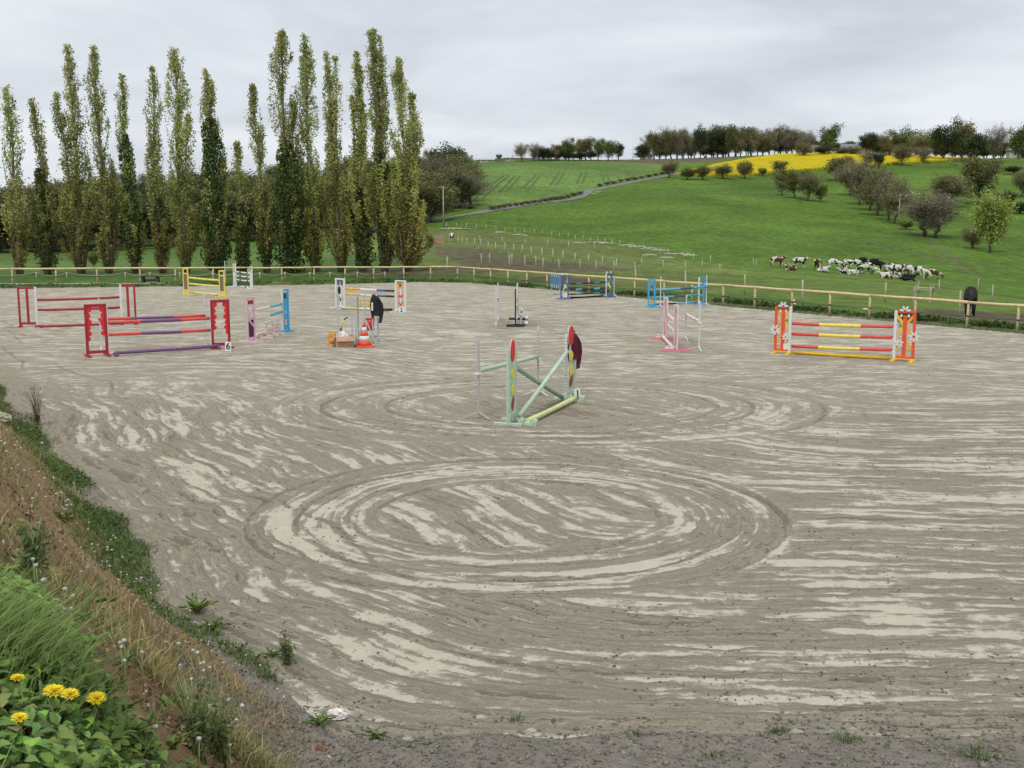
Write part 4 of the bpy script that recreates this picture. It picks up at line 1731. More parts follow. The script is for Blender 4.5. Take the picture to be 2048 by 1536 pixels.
# small low black and white filler
p0 = G(1042, 651)
p1 = G(1043, 640)
gd = p1 - p0
gr = empty('jump_gate', p0, math.atan2(gd.y, gd.x), label='low black and white knobbed filler beside the black wing', cat='jump filler')
gl = gd.length
fpart(gr, 'rail', MB().box((gl / 2, 0, .32), (gl, .05, .12)), M['dark'])
for x in (0, gl):
    fpart(gr, 'upright', MB().box((x, 0, .2), (.05, .07, .36)), M['white'])
    fpart(gr, 'foot', MB().box((x, 0, .03), (.08, .5, .06)), M['dark'])
    for s in (-1, 1):
        MB().ball((x - .01, s * .22, .1), .085).build('knob', M['white'], gr)
    MB().ball((x, 0, .42), .08).build('knob', M['white'], gr)

# ---- dark blue jump at the back ------------------------------------------------
J = Jump((1137, 598), (1211, 594.5))


def navy_dec(sign):
    def dec(r, W_, H_):
        A = ((1, 0, 0), (0, 0, 1))
        fpart(r, 'brace', MB().beam((.07, 0, H_ * .52), (W_ - .07, 0, H_ * .9), .03, .045), M['sea'])
        fpart(r, 'brace', MB().beam((W_ - .07, .002, H_ * .52), (.07, .002, H_ * .9), .03, .045), M['navy'])
        mb = MB()
        cx, cz = W_ * .5, H_ * .5
        mb.plate([(cx - .1, cz + .12), (cx + .02, cz + .18), (cx + .06, cz), (cx + .13, cz - .12), (cx + .07, cz - .2), (cx, cz - .06), (cx - .14, cz - .02)], .02, (0, -.016, 0), *A)
        mb.build('yellow_figure', M['lime'], r)
        for x in (.1, W_ - .1):
            mb = MB()
            mb.tube([(x, 0, H_), (x, 0, H_ + .12)], [.07, .005], 4)
            mb.build('finial', M['white'], r)
        if sign:
            fpart(r, 'white_sheet', MB().box((W_ * .45, -.03, .21), (W_ * .55, .01, .22)), M['card'])
    return dec


cu = (567.5, 579.5, 588.5)
wing('left steel blue wing with white finials by the right fence', J.L, -J.d, .54, ztop(J.L.y, 550.5), M['navy'], None, [ztop(J.L.y, q) for q in cu], decor=navy_dec(True), foot=.7)
wing('right steel blue wing with white inner post and finials', J.R, J.d, .46, ztop(J.R.y, 547), M['navy'], M['white'], [ztop(J.R.y, q - 3.5) for q in cu], decor=navy_dec(False), foot=.7)
BB = [(.18, 'dark'), (.34, 'sea'), (.68, 'dark'), (.84, 'sea'), (1, 'dark')]
for nm, q in zip(('top', 'middle', 'lowest'), cu):
    J.pole('%s black and blue pole of the steel blue jump' % nm, q, q - 3.5, BB if nm != 'middle' else [(.18, 'dark'), (.34, 'teal'), (.68, 'dark'), (.84, 'teal'), (1, 'dark')], .045)
g0, g1 = G(1140, 597.5), G(1207, 593.5)
g0.z = g1.z = .055
pole('dark ground pole under the steel blue jump', g0, g1, [(.3, 'dark'), (.5, 'slate'), (1, 'dark')], .055)
standard('pale slim standard beside the right steel blue wing', 1228, 593, 552, 'palegalv')
# blue and white banner board standing behind the left wing
pb = G(1119, 592)
pa = G(1101, 589)
bd = pb - pa
br = empty('banner_board', pa, math.atan2(bd.y, bd.x), label='sea blue and white patterned board on posts behind the left steel blue wing', cat='board')
bl = bd.length
z0b, z1b = ztop(pa.y, 575), ztop(pa.y, 547)
fpart(br, 'panel', MB().box((bl / 2, 0, (z0b + z1b) / 2), (bl, .03, z1b - z0b)), M['sea'])
for x in (.06, bl - .06):
    fpart(br, 'post', MB().box((x, .04, z1b / 2), (.05, .045, z1b)), M['galv'])
    fpart(br, 'foot', MB().box((x, .04, .02), (.06, .6, .05)), M['galv'])
mb = MB()
for k in range(5):
    x = bl * (k + .5) / 5
    mb.plate([(x - .04, z1b - .02), (x + .05, z1b - .02), (x + .03 + .03 * math.sin(k * 2), z1b - .2)], .008, (0, -.02, 0), (1, 0, 0), (0, 0, 1))
    mb.plate(ell(.035, .1, 10, x, z0b + .12 + .03 * math.sin(k * 3)), .008, (0, -.02, 0), (1, 0, 0), (0, 0, 1))
mb.build('white_print', M['white'], br)
mb = MB()
for k in range(3):
    mb.box((bl * .55, -.0195, z0b + .28 + .1 * k), (bl * .6, .008, .018))
mb.build('pale_stripe', M['teal'], br)

# ---- light blue jump -----------------------------------------------------------
J = Jump((1310, 614), (1396, 609.5))


def lb_dec(sq):
    def dec(r, W_, H_):
        for z in (.34, .62):
            fpart(r, 'cross_rail', MB().box((W_ / 2, 0, H_ * z), (W_ - .124, .04, .1)), M['blue'])
        fpart(r, 'brace', MB().beam((.07, 0, H_ * .93), (W_ - .07, 0, H_ * .74), .03, .09), M['blue'])
        fpart(r, 'dark_inset', MB().box((W_ / 2, .01, H_ * .48), (W_ * .3, .016, .14)), M['plum'])
        if sq:
            fpart(r, 'orange_square', MB().box((W_ / 2, -.025, .27), (.19, .012, .19)), M['amber'])
        else:
            fpart(r, 'green_square', MB().box((W_ / 2 + .04, -.01, H_ * .85), (.14, .012, .16)), M['leaf'])
    return dec


cu = (578, 594)
wing('left light blue wing with an orange square, right of the arena', J.L, -J.d, .46, ztop(J.L.y, 557.5), M['blue'], None, [ztop(J.L.y, q) for q in cu], decor=lb_dec(True), pw=.075)
wing('right light blue wing with white inner post and green square', J.R, J.d, .40, ztop(J.R.y, 554), M['blue'], M['white'], [ztop(J.R.y, q - 4.5) for q in cu], decor=lb_dec(False), pw=.07)
LB = [(.42, 'teal'), (.72, 'slate'), (1, 'teal')]
J.pole('lower front blue pole of the light blue jump', 594.5, 589.5, LB)
J.pole('upper front blue pole of the light blue jump', 579.5, 575.5, LB, off=0)
sL = standard('left slim pale standard in front of the light blue poles', 1320.5, 614.5, 553, 'palegalv', False, None, .3)
sR = standard('right slim pale standard beside the right light blue wing', 1412, 611, 550, 'palegalv', False, None, .3)
a = Vector((sL[1].x, sL[1].y - .0, ztop(sL[1].y, 579)))
b_ = Vector((sR[1].x, sR[1].y, ztop(sR[1].y, 573)))
nn_ = Vector(((b_ - a).y, -(b_ - a).x, 0)).normalized() * .075
pole('blue pole hung on the two slim standards of the light blue jump', a + nn_, b_ + nn_, [(.4, 'teal'), (.68, 'slate'), (1, 'blue')])
g0, g1 = G(1311, 610.5), G(1391, 606.5)
g0.z = g1.z = .055
pole('blue pole lying on the sand under the light blue jump', g0, g1, [(.25, 'navy'), (.5, 'plum'), (1, 'teal')])

# ---- pink jump seen end-on ------------------------------------------------------
J = Jump((1348, 701), (1334, 679))
near = (J.L - J.R).normalized()


def pk_dec(r, W_, H_):
    fpart(r, 'pink_panel', MB().box((W_ / 2, 0, H_ * .5), (W_ - .128, .024, H_ - .3)), M['hot'])
    fpart(r, 'brace', MB().beam((.07, -.02, .25), (W_ - .07, -.02, H_ * .8), .02, .07), M['whitepink'])


nw = (Vector((G(1353.5, 703).x, G(1353.5, 703).y, 0)) - J.L).normalized()
wing('near pale pink wing, seen edge-on right of centre', J.L, nw, .34, ztop(J.L.y, 608.5), M['whitepink'], None, [ztop(J.L.y, 643), ztop(J.L.y, 663)], foot=1.0, decor=pk_dec, footmat=M['hot'])
wing('far pale pink wing, seen edge-on right of centre', J.R, (-near + Vector((-.35, 0, 0))).normalized(), .34, ztop(J.R.y, 595), M['whitepink'], None, [ztop(J.R.y, 628), ztop(J.R.y, 648)], foot=1.0, decor=pk_dec, footmat=M['hot'])
PK = [(.15, 'peach'), (.25, 'pink'), (.5, 'peach'), (.6, 'pink'), (.85, 'peach'), (1, 'pink')]
J.pole('upper faded pink pole between the edge-on pink wings', 641, 628, PK)
J.pole('lower faded pink pole between the edge-on pink wings', 662, 648, PK)
g0, g1 = G(1343, 698), G(1324, 676)
g0.z = g1.z = .1
pole('faded pink ground pole left of the edge-on pink wings', g0, g1, PK, .055)
for nm, g_ in (('near', g0), ('far', g1)):
    mb = MB()
    mb.box((0, 0, .03), (.14, .44, .05))
    mb.box((0, .13, .08), (.12, .06, .07))
    mb.box((0, -.13, .08), (.12, .06, .07))
    o_ = mb.build('pole_block', M['peach'], None, (g_.x, g_.y, 0), label='pale block under the %s end of the faded pink ground pole' % nm, cat='block', group='ground pole blocks')
    o_.rotation_euler = (0, 0, math.atan2(near.y, near.x))
    bevel(o_, .01)
sL = standard('near slim pale standard right of the edge-on pink wings', 1397.5, 701, 602, 'palegalv', False, None, .2, .42)
sR = standard('far slim standard with holes right of the edge-on pink wings', 1371, 680, 590, 'palegalv', True, None, .2, .42)
a = Vector((sL[1].x, sL[1].y, ztop(sL[1].y, 642)))
b_ = Vector((sR[1].x, sR[1].y, ztop(sR[1].y, 628)))
d_ = (b_ - a).normalized()
pole('faded pink pole hung between the two slim standards', a + d_ * .02, b_ - d_ * .02, PK)
for s_, z_ in ((sL, a.z), (sR, b_.z)):
    MB().box((0, 0, z_ - .07), (.13, .13, .03)).build('cup', M['white'], s_[0])

# ---- orange jump ----------------------------------------------------------------
J = Jump((1581, 708.5), (1784.5, 721.5))


def daisy(mb, cx, cz, r, y=-.035, half=False, rot=0):
    n = 7
    for k in range(n):
        a = rot + 2 * math.pi * k / n
        if half and math.sin(a) < -.2:
            continue
        poly = []
        for s in range(10):
            q = 2 * math.pi * s / 10
            lx, lz = r * .62 + r * .40 * math.cos(q), r * .2 * math.sin(q)
            poly.append((cx + lx * math.cos(a) - lz * math.sin(a), cz + lx * math.sin(a) + lz * math.cos(a)))
        mb.plate(poly, .012, (0, y - .0015 * k, 0), (1, 0, 0), (0, 0, 1))


def or_dec(right):
    def dec(r, W_, H_):
        fpart(r, 'middle_slat', MB().box((W_ / 2, 0, H_ * .5), (.12, .04, H_ - .29)), M['orange'])
        A = ((1, 0, 0), (0, 0, 1))
        for (z0, z1) in ((.93, .80), (.56, .70), (.28, .42)):
            for s in (-1, 1):
                xo, xi = W_ / 2 + s * (W_ / 2 - .09), W_ / 2 + s * .062
                q = z1 if not (z0 == .56) else z1
                mb = MB()
                mb.plate([(xi, H_ * z1), (xi, H_ * z1 - .13), (xo, H_ * z0 - .13), (xo, H_ * z0)], .02, (0, 0, 0), *A)
                mb.build('yellow_brace', M['egg'] if s < 0 else M['amber'], r)
        mb = MB()
        s = -1 if right else 1
        mb.plate([(W_ / 2 - .06, H_ * .70), (W_ / 2 - .17, H_ * .76), (W_ / 2 - .15, H_ * .66)], .016, (0, -.02, 0), *A)
        mb.build('green_leaf', M['leaf'], r)
        for (x, z, rad, hf) in ((W_ / 2, H_ - .01, .17, True), (W_ - .03, H_ * .5, .17, False), (W_ * .3, H_ * .36, .13, False)):
            mb = MB()
            daisy(mb, x, z, rad, -.045, hf, .22)
            mb.build('daisy', M['white'], r)
        for x in (W_ * .33, W_ * .67):
            mb = MB()
            mb.plate(ell(.035, .05, 10, x, H_ * .9), .012, (0, -.03, 0), *A)
            mb.build('white_petal', M['white'], r)
        fpart(r, 'base_bar', MB().box((W_ / 2, -.034, .075), (W_, .012, .04)), M['egg'])
        if not right:
            fpart(r, 'white_sheet', MB().box((W_ * .27, -.034, .24), (.17, .01, .2)), M['card'])
    return dec


cu = (647, 667.5, 692)
wing('left orange wing with yellow chevrons, daisies and a white sheet', J.L, -J.d, .56, ztop(J.L.y, 613), M['orange'], M['white'], [ztop(J.L.y, q) for q in cu], decor=or_dec(False), pw=.085, foot=.6, footmat=M['egg'])
wing('right orange wing with yellow chevrons and daisies', J.R, J.d, .64, ztop(J.R.y, 620.5), M['orange'], M['white'], [ztop(J.R.y, q + 6.5 + (k * .7)) for k, q in enumerate(cu)], decor=or_dec(True), pw=.085, foot=.6, footmat=M['egg'])
for nm, q, k in zip(('top', 'middle', 'lowest'), cu, range(3)):
    J.pole('%s red and yellow pole of the daisy-decorated jump' % nm, q, q + 6.5 + k * .7, RYR('pred', 'yellow', 'pred', .28, .69), .052)
g0, g1 = G(1588, 708.5), G(1777, 720)
g0.z = g1.z = .075
pole('yellow ground pole in front of the daisy-decorated jump', g0, g1, [(1, 'egg')], .058)

# ---- green cross jump in the foreground -------------------------------------------
J = Jump((1031, 841), (1130.5, 800))


def leafshape(cx, cz, rx, rz, n=14):
    out = []
    for s in range(n):
        q = 2 * math.pi * s / n
        k = abs(math.sin(q)) ** 1.0
        out.append((cx + rx * math.cos(q) * (1 - .35 * abs(math.sin(q)) ** 2), cz + rz * math.sin(q)))
    return out


def grn_dec(far):
    def dec(r, W_, H_):
        A = ((1, 0, 0), (0, 0, 1))
        fpart(r, 'middle_slat', MB().box((W_ / 2, 0, H_ * .5), (.075, .03, H_ - .12)), M['green'])
        for (nm, key, cz, rx, rz) in (('red_petal', 'red', H_ - .06, .155, .235), ('yellow_leaf', 'yellow', H_ * .66, .115, .125), ('yellow_leaf', 'yellow', H_ * .44, .115, .13)):
            mb = MB()
            sh = ell(rx, rz, 18, W_ / 2, cz) if key == 'red' else leafshape(W_ / 2, cz, rx, rz)
            mb.plate(sh, .014, (0, -.03, 0), *A)
            po = mb.build(nm, M[key], r)
            if key == 'red':
                mb = MB()
                mb.plate(ell(rx + .016, rz + .016, 18, W_ / 2, cz), .014, (0, -.014, 0), *A)
                mb.build('pale_rim', M['whitepink'], po)
        s = 1 if far else -1
        mb = MB()
        mb.plate([(W_ / 2 + s * .09, .60), (W_ / 2 + s * .1, .45), (W_ / 2 + s * .05, .34), (W_ / 2 - s * .03, .28), (W_ / 2 - s * .09, .33), (W_ / 2 - s * .09, .42), (W_ / 2 - s * .02, .5)], .014, (0, -.03, 0), *A)
        mb.build('red_drop', M['dred'], r)
        fpart(r, 'edge_batten', MB().box((W_ - .03, -.04, H_ * .5), (.05, .02, H_ - .1)), M['green'])
    return dec


oL = (Vector((G(1009, 855).x, G(1009, 855).y, 0)) - J.L).normalized()
hL = ztop(G(1009, 855).y, 700)
WN = (G(1009, 855) - J.L).length
rN = wing('near pale green wing with red petal and yellow leaves', J.L, oL, .62, hL - .02, M['green'], None, [ztop(J.L.y, 733)], foot=.62, decor=grn_dec(False), toprail=False, lowrail=.1, railw=.1)
oR = (Vector((G(1150, 793).x, G(1150, 793).y, 0)) - J.R).normalized()
rF = wing('far pale green wing with white holed post, wearing the maroon jacket', J.R, oR, .55, ztop(J.R.y, 668), M['green'], M['white'], [ztop(J.R.y, 704)], foot=.62, decor=grn_dec(True), toprail=False, lowrail=.1, railw=.1, footmat=M['green'])
mb = MB()
for k in range(3, 21):
    mb.box((.03, 0, .075 * k), (.018, .0575, .026))
    mb.box((.03, 0, .075 * k), (.0625, .018, .026))
ip = [c for c in rF.children if c.name.startswith('inner_post')][0]
mb.build('holes', M['ink'], ip)
jn = Vector((-J.d.y, J.d.x, 0))
aN_hi = Vector((J.L.x, J.L.y, ztop(J.L.y, 732))) + J.d * .03 + jn * .0
aF_lo = Vector((J.R.x, J.R.y, .075)) - J.d * .06 + jn * .0
pole('shaded green pole sloping down to the far green wing', aN_hi + jn * .06, aF_lo + jn * .06, [(1, 'dgreen')], .05)
aN_lo = Vector((J.L.x, J.L.y, .09)) + J.d * .05 - jn * .06
aF_hi = Vector((J.R.x, J.R.y, ztop(J.R.y, 702))) - J.d * .03 - jn * .06
pole('pale green pole rising from the near wing to the far wing', aN_lo, aF_hi, [(1, 'green')], .05)
g0, g1 = G(1056, 850.5), G(1152, 803)
g0.z = g1.z = .1
pole('lime green ground pole in front of the cross jump', g0, g1, [(1, 'lime')], .055)
for nm, g_ in (('near', g0), ('far', g1)):
    mb = MB()
    mb.box((0, 0, .03), (.12, .4, .06))
    mb.tube([(-.06, .15, .09), (.06, .15, .09)], .06, 10)
    mb.tube([(-.06, -.15, .09), (.06, -.15, .09)], .06, 10)
    o_ = mb.build('pole_block', M['green'], None, (g_.x, g_.y, 0), label='pale green cradle under the %s end of the lime ground pole' % nm, cat='block', group='ground pole blocks')
    o_.rotation_euler = (0, 0, math.atan2((g1 - g0).y, (g1 - g0).x))
sL = standard('near slim grey standard left of the green cross jump', 957.5, 836, 680, 'galv', False, None, .9, .36)
sR = standard('far holed standard behind the green cross jump', 1076, 790, 653, 'palegalv', True, None, .9, .36)
a = Vector((sL[1].x, sL[1].y, ztop(sL[1].y, 741)))
b_ = Vector((sR[1].x, sR[1].y, ztop(sR[1].y, 712)))
d_ = (b_ - a).normalized()
pole('pale green pole hung on the two standards of the cross jump', a + d_ * .04, b_ - d_ * .03, [(1, 'green')], .052)
for s_, z_ in ((sL, a.z), (sR, b_.z)):
    MB().box((.0, 0, z_ - .072), (.15, .15, .03)).build('cup', M['white'], s_[0])
pc = G(1150.5, 803)
card('white board with a black 1 leaning on the far green wing', (pc.x + .06, pc.y - .02, 0), .2, .31, '1', .75, .1, .3)


# ---- jackets -----------------------------------------------------------------------
def jacket(label, pos, rz, mat, hgt, wid, sleeve=True, white=False, th=.09):
    """garment hung by its collar: a folded body with hanging sleeves, swept sections"""
    r = empty('jacket', pos, rz, label=label, cat='jacket')
    def sweep(sec, name, mt, n=14, wr=.18):
        V = []
        F = []
        for i, (x, z, rx, ry, yo) in enumerate(sec):
            for k in range(n):
                a = 2 * math.pi * k / n
                fold = 1 + wr * math.sin(a * 3 + i * .9) * (.4 + .6 * i / len(sec))
                V.append((x + rx * math.cos(a) * fold, yo + ry * math.sin(a) * fold, z + .012 * math.sin(a * 2 + i)))
        for i in range(len(sec) - 1):
            for k in range(n):
                F.append((i * n + k, i * n + (k + 1) % n, (i + 1) * n + (k + 1) % n, (i + 1) * n + k))
        mb_ = MB()
        mb_.add(V, F, 0, True)
        mb_.f.append(list(range(n)))
        mb_.m.append(0)
        mb_.s.append(False)
        mb_.f.append([(len(sec) - 1) * n + k for k in range(n)][::-1])
        mb_.m.append(0)
        mb_.s.append(False)
        return mb_.build(name, mt, r)
    h, w = hgt, wid
    sweep([(0, 0, .03, .04, 0), (.01, -.02, w * .35, th * .8, 0), (w * .05, -.1, w * .55, th, .0), (w * .16, -.25 * h, w * .62, th, .0), (w * .24, -.45 * h, w * .62, th * .9, 0), (w * .26, -.62 * h, w * .55, th * .85, 0), (w * .2, -.74 * h, w * .45, th * .7, 0)], 'body', mat)
    if sleeve:
        sweep([(w * .45, -.12, w * .2, .06, -.03), (w * .72, -.3 * h, w * .24, .065, -.04), (w * .82, -.55 * h, w * .24, .06, -.04), (w * .72, -.8 * h, w * .21, .055, -.03), (w * .6, -h, w * .17, .05, -.02)], 'sleeve', mat)
        sweep([(-w * .3, -.12, w * .16, .05, .03), (-w * .36, -.35 * h, w * .18, .05, .04), (-w * .3, -.6 * h, w * .17, .05, .03), (-w * .22, -.82 * h, w * .14, .045, .02)], 'sleeve', mat)
    sweep([(-.03, .0, .05, .055, 0), (0, .05, .075, .06, 0), (.02, .045, .05, .05, 0)], 'collar', mat)
    if white:
        MB().box((-w * .28, -th * 1.02, -.38 * h), (.06, .02, .3 * h)).build('white_lining', M['white'], r)
    return r


pj = J.R + oR * .42
jacket('maroon jacket hanging over the top of the far green wing', (pj.x, pj.y + .05, ztop(J.R.y, 668) - .02), math.atan2(oR.y, oR.x) - .35, M['maroon'], .88, .27)

# ---- equipment heap in mid arena ------------------------------------------------------
STD = [(676, 694, 588, .03), (705, 690, 588, .0), (713, 691, 588, .0), (717, 684, 588, .02), (731, 676, 588, 0), (746, 686, 588, .0), (757, 684, 634, 0)]
labs = ['leftmost spare standard, standing above the cardboard box', 'left one of the close pair of spare standards behind the cone', 'right one of the close pair of spare standards behind the cone', 'holed spare standard just right of the close pair', 'spare standard rising straight behind the traffic cone', 'spare standard carrying the black jacket', 'short spare standard at the right of the heap']
hp = []
for (u, vb, vt, le), lb in zip(STD, labs):
    hp.append(standard(lb, u, vb, vt, 'galv', 'holed' in lb, None, random.uniform(0, 2), .34, 'spare standards in the heap', (le, 0)))
# tripod legs of folded standards leaning together
for (u0, v0, u1, v1, lb) in ((712, 690, 731, 632, 'folded standard leaning left of the traffic cone'), (752, 692, 732, 640, 'folded standard leaning right of the traffic cone'), (765, 690, 747, 652, 'short grey bar leaning at the right of the heap')):
    p = G(u0, v0)
    q_ = Vector((xat(p.y + .1, u1, v1), p.y + .1, ztop(p.y + .1, v1)))
    r = empty('jump_standard', p, label=lb, cat='standard', group='spare standards in the heap')
    mb = MB()
    mb.beam((0, 0, .03), q_ - p, .04, .04)
    fpart(r, 'upright', mb, M['galv'], .004)
    for k in (-1, 1):
        mb = MB()
        mb.beam((0, 0, .03), (.22 * k, -.12, .015), .035, .02)
        fpart(r, 'leg', mb, M['galv'], 0)
jb = hp[5][1]
jacket('black jacket with white lining hanging on a spare standard', (jb.x + .08, jb.y - .02, ztop(jb.y, 592)), .15, M['cloth'], .95, .30, True, True)


def cone(label, p, h, r0, rz=.3):
    r = empty('traffic_cone', p, rz, label=label, cat='cone', group='traffic cones')
    mb = MB()
    mb.box((0, 0, .025), (r0 * 2.3, r0 * 2.3, .05))
    fpart(r, 'base', mb, M['cone'], .02)
    prof = lambda s: r0 * .92 * (1 - s) + .022 * s
    stops = [0, .2, .42, .6, .8, 1.0]
    for i, key in enumerate(('cone', 'white', 'cone', 'white', 'cone')):
        mb = MB()
        a_, b2 = stops[i], stops[i + 1]
        mb.tube([(0, 0, .05 + (h - .05) * a_), (0, 0, .05 + (h - .05) * b2)], [prof(a_), prof(b2)], 16)
        mb.build('orange_band' if key == 'cone' else 'white_band', M[key], r)
    return r


pcn = G(729, 693)
cone('orange and white traffic cone standing in the equipment heap', pcn, ztop(pcn.y, 645), .27)
pcn = G(1586.5, 617)
cone('faded orange and white cone by the fence behind the orange wing', pcn, ztop(pcn.y, 594), .19)
# cardboard box
pb = G(689, 693.5)
bx = empty('cardboard_box', pb, .25, label='open cardboard box on the sand beside the traffic cone', cat='box')
bw, bdp, bh = .62, .46, .36
for (c, s) in (((0, -bdp / 2, bh / 2), (bw, .012, bh)), ((0, bdp / 2, bh / 2), (bw, .012, bh)), ((-bw / 2 + .007, 0, bh / 2), (.012, bdp - .014, bh)), ((bw / 2 - .007, 0, bh / 2), (.012, bdp - .014, bh))):
    MB().box(c, s).build('side', M['carton'], bx)
MB().box((0, 0, .012), (bw - .03, bdp - .02, .012)).build('floor', M['carton'], bx)
for (c, s, rot) in (((0, -bdp / 2 - .07, bh - .06), (bw - .02, .01, .2), Matrix.Rotation(-.7, 3, 'X')), ((bw / 2 + .07, 0, bh - .05), (.01, bdp - .02, .2), Matrix.Rotation(-.8, 3, 'Y')), ((-bw / 2 - .07, 0, bh - .05), (.01, bdp - .02, .2), Matrix.Rotation(.8, 3, 'Y'))):
    mb = MB()
    mb.box(c, s, 0, rot)
    mb.build('flap', M['carton'], bx)
rg = np.random.default_rng(5)


def crumple(label, name, pos, sx, sy, sz, mat, cat, seed):
    rg = np.random.default_rng(seed)
    bm = bmesh.new()
    bmesh.ops.create_icosphere(bm, subdivisions=3, radius=1)
    for v in bm.verts:
        k = .75 + .45 * rg.random()
        v.co = Vector((v.co.x * sx * k, v.co.y * sy * k, max(-.15 * sz, v.co.z * sz * k) + .15 * sz))
    me_ = bpy.data.meshes.new(name)
    bm.to_mesh(me_)
    bm.free()
    me_.materials.append(mat)
    return obj(name, me_, None, pos, label=label, cat=cat)


crumple('crumpled white plastic bag sticking out of the cardboard box', 'plastic_bag', (pb.x - .06, pb.y, .24), .22, .17, .26, M['bag'], 'bag', 4)
po = G(665.5, 691)
crumple('ochre yellow sack lying left of the cardboard box', 'sack', (po.x, po.y, 0), .2, .2, .42, M['ochre'], 'sack', 8)
# yellow brush cutter-like tool leaning
p = G(679, 690)
r = empty('whip_stick', p, label='thin yellow and black stick leaning on a standard above the box', cat='stick')
q0 = Vector((-.12, .0, .02))
q1 = Vector((xat(p.y, 688, 638) - p.x, .05, ztop(p.y, 638)))
mb = MB()
mb.tube([q0, q0.lerp(q1, .55)], .014, 6)
mb.build('shaft', M['galv'], r)
mb = MB()
mb.tube([q0.lerp(q1, .55), q0.lerp(q1, .63)], .035, 8)
mb.build('grip', M['ink'], r)
mb = MB()
mb.tube([q0.lerp(q1, .63), q0.lerp(q1, .96)], .02, 6)
mb.build('yellow_shaft', M['egg'], r)
mb = MB()
mb.tube([q0.lerp(q1, .96), q0.lerp(q1, 1) + Vector((.03, 0, .01)), q1 + Vector((.12, 0, .05))], .024, 6)
mb.build('handle', M['ink'], r)
# red bucket hung on a standard
pr = hp[4][1]
zb0, zb1 = ztop(pr.y, 661), ztop(pr.y, 637)
r = empty('bucket', (pr.x + .19, pr.y - .0, zb0), label='red bucket hooked on the spare standard behind the cone', cat='bucket')
mb = MB()
n = 16
mb.tube([(0, 0, 0), (0, 0, zb1 - zb0)], [.125, .155], 16)
mb.build('body', M['bucket'], r)
mb = MB()
mb.tube([(.158 * math.cos(2 * math.pi * k / 16), .158 * math.sin(2 * math.pi * k / 16), zb1 - zb0) for k in range(17)], .012, 6)
mb.build('rim', M['bucket'], r)
mb = MB()
mb.tube([(.15 * math.cos(a_), 0, zb1 - zb0 + .13 * math.sin(a_)) for a_ in np.linspace(0, math.pi, 9)], .006, 5)
mb.build('handle', M['galv'], r)

# ================================================================== TREES
M_BARK = paint('grey_bark', (0.19, 0.155, 0.115), .9, .3, 3, .3, 0, .4)
M_BARKD = paint('dark_bark', (0.12, 0.10, 0.075), .9, .3, 3, .3, 0, .4)
M_LEAF = foliage_mat('leaves', .38, .6, .25, .012)
M_TWIG = foliage_mat('twigs_and_buds', .12, .85, .1, .012)


def limb_mesh(name, paths, mat):
    """paths = [(pts, radii)] tapered limbs joined into one mesh"""
    mb = MB()
    for pts, rad, n in paths:
        mb.tube(pts, rad, n)
    return mb.mesh(name, mat)


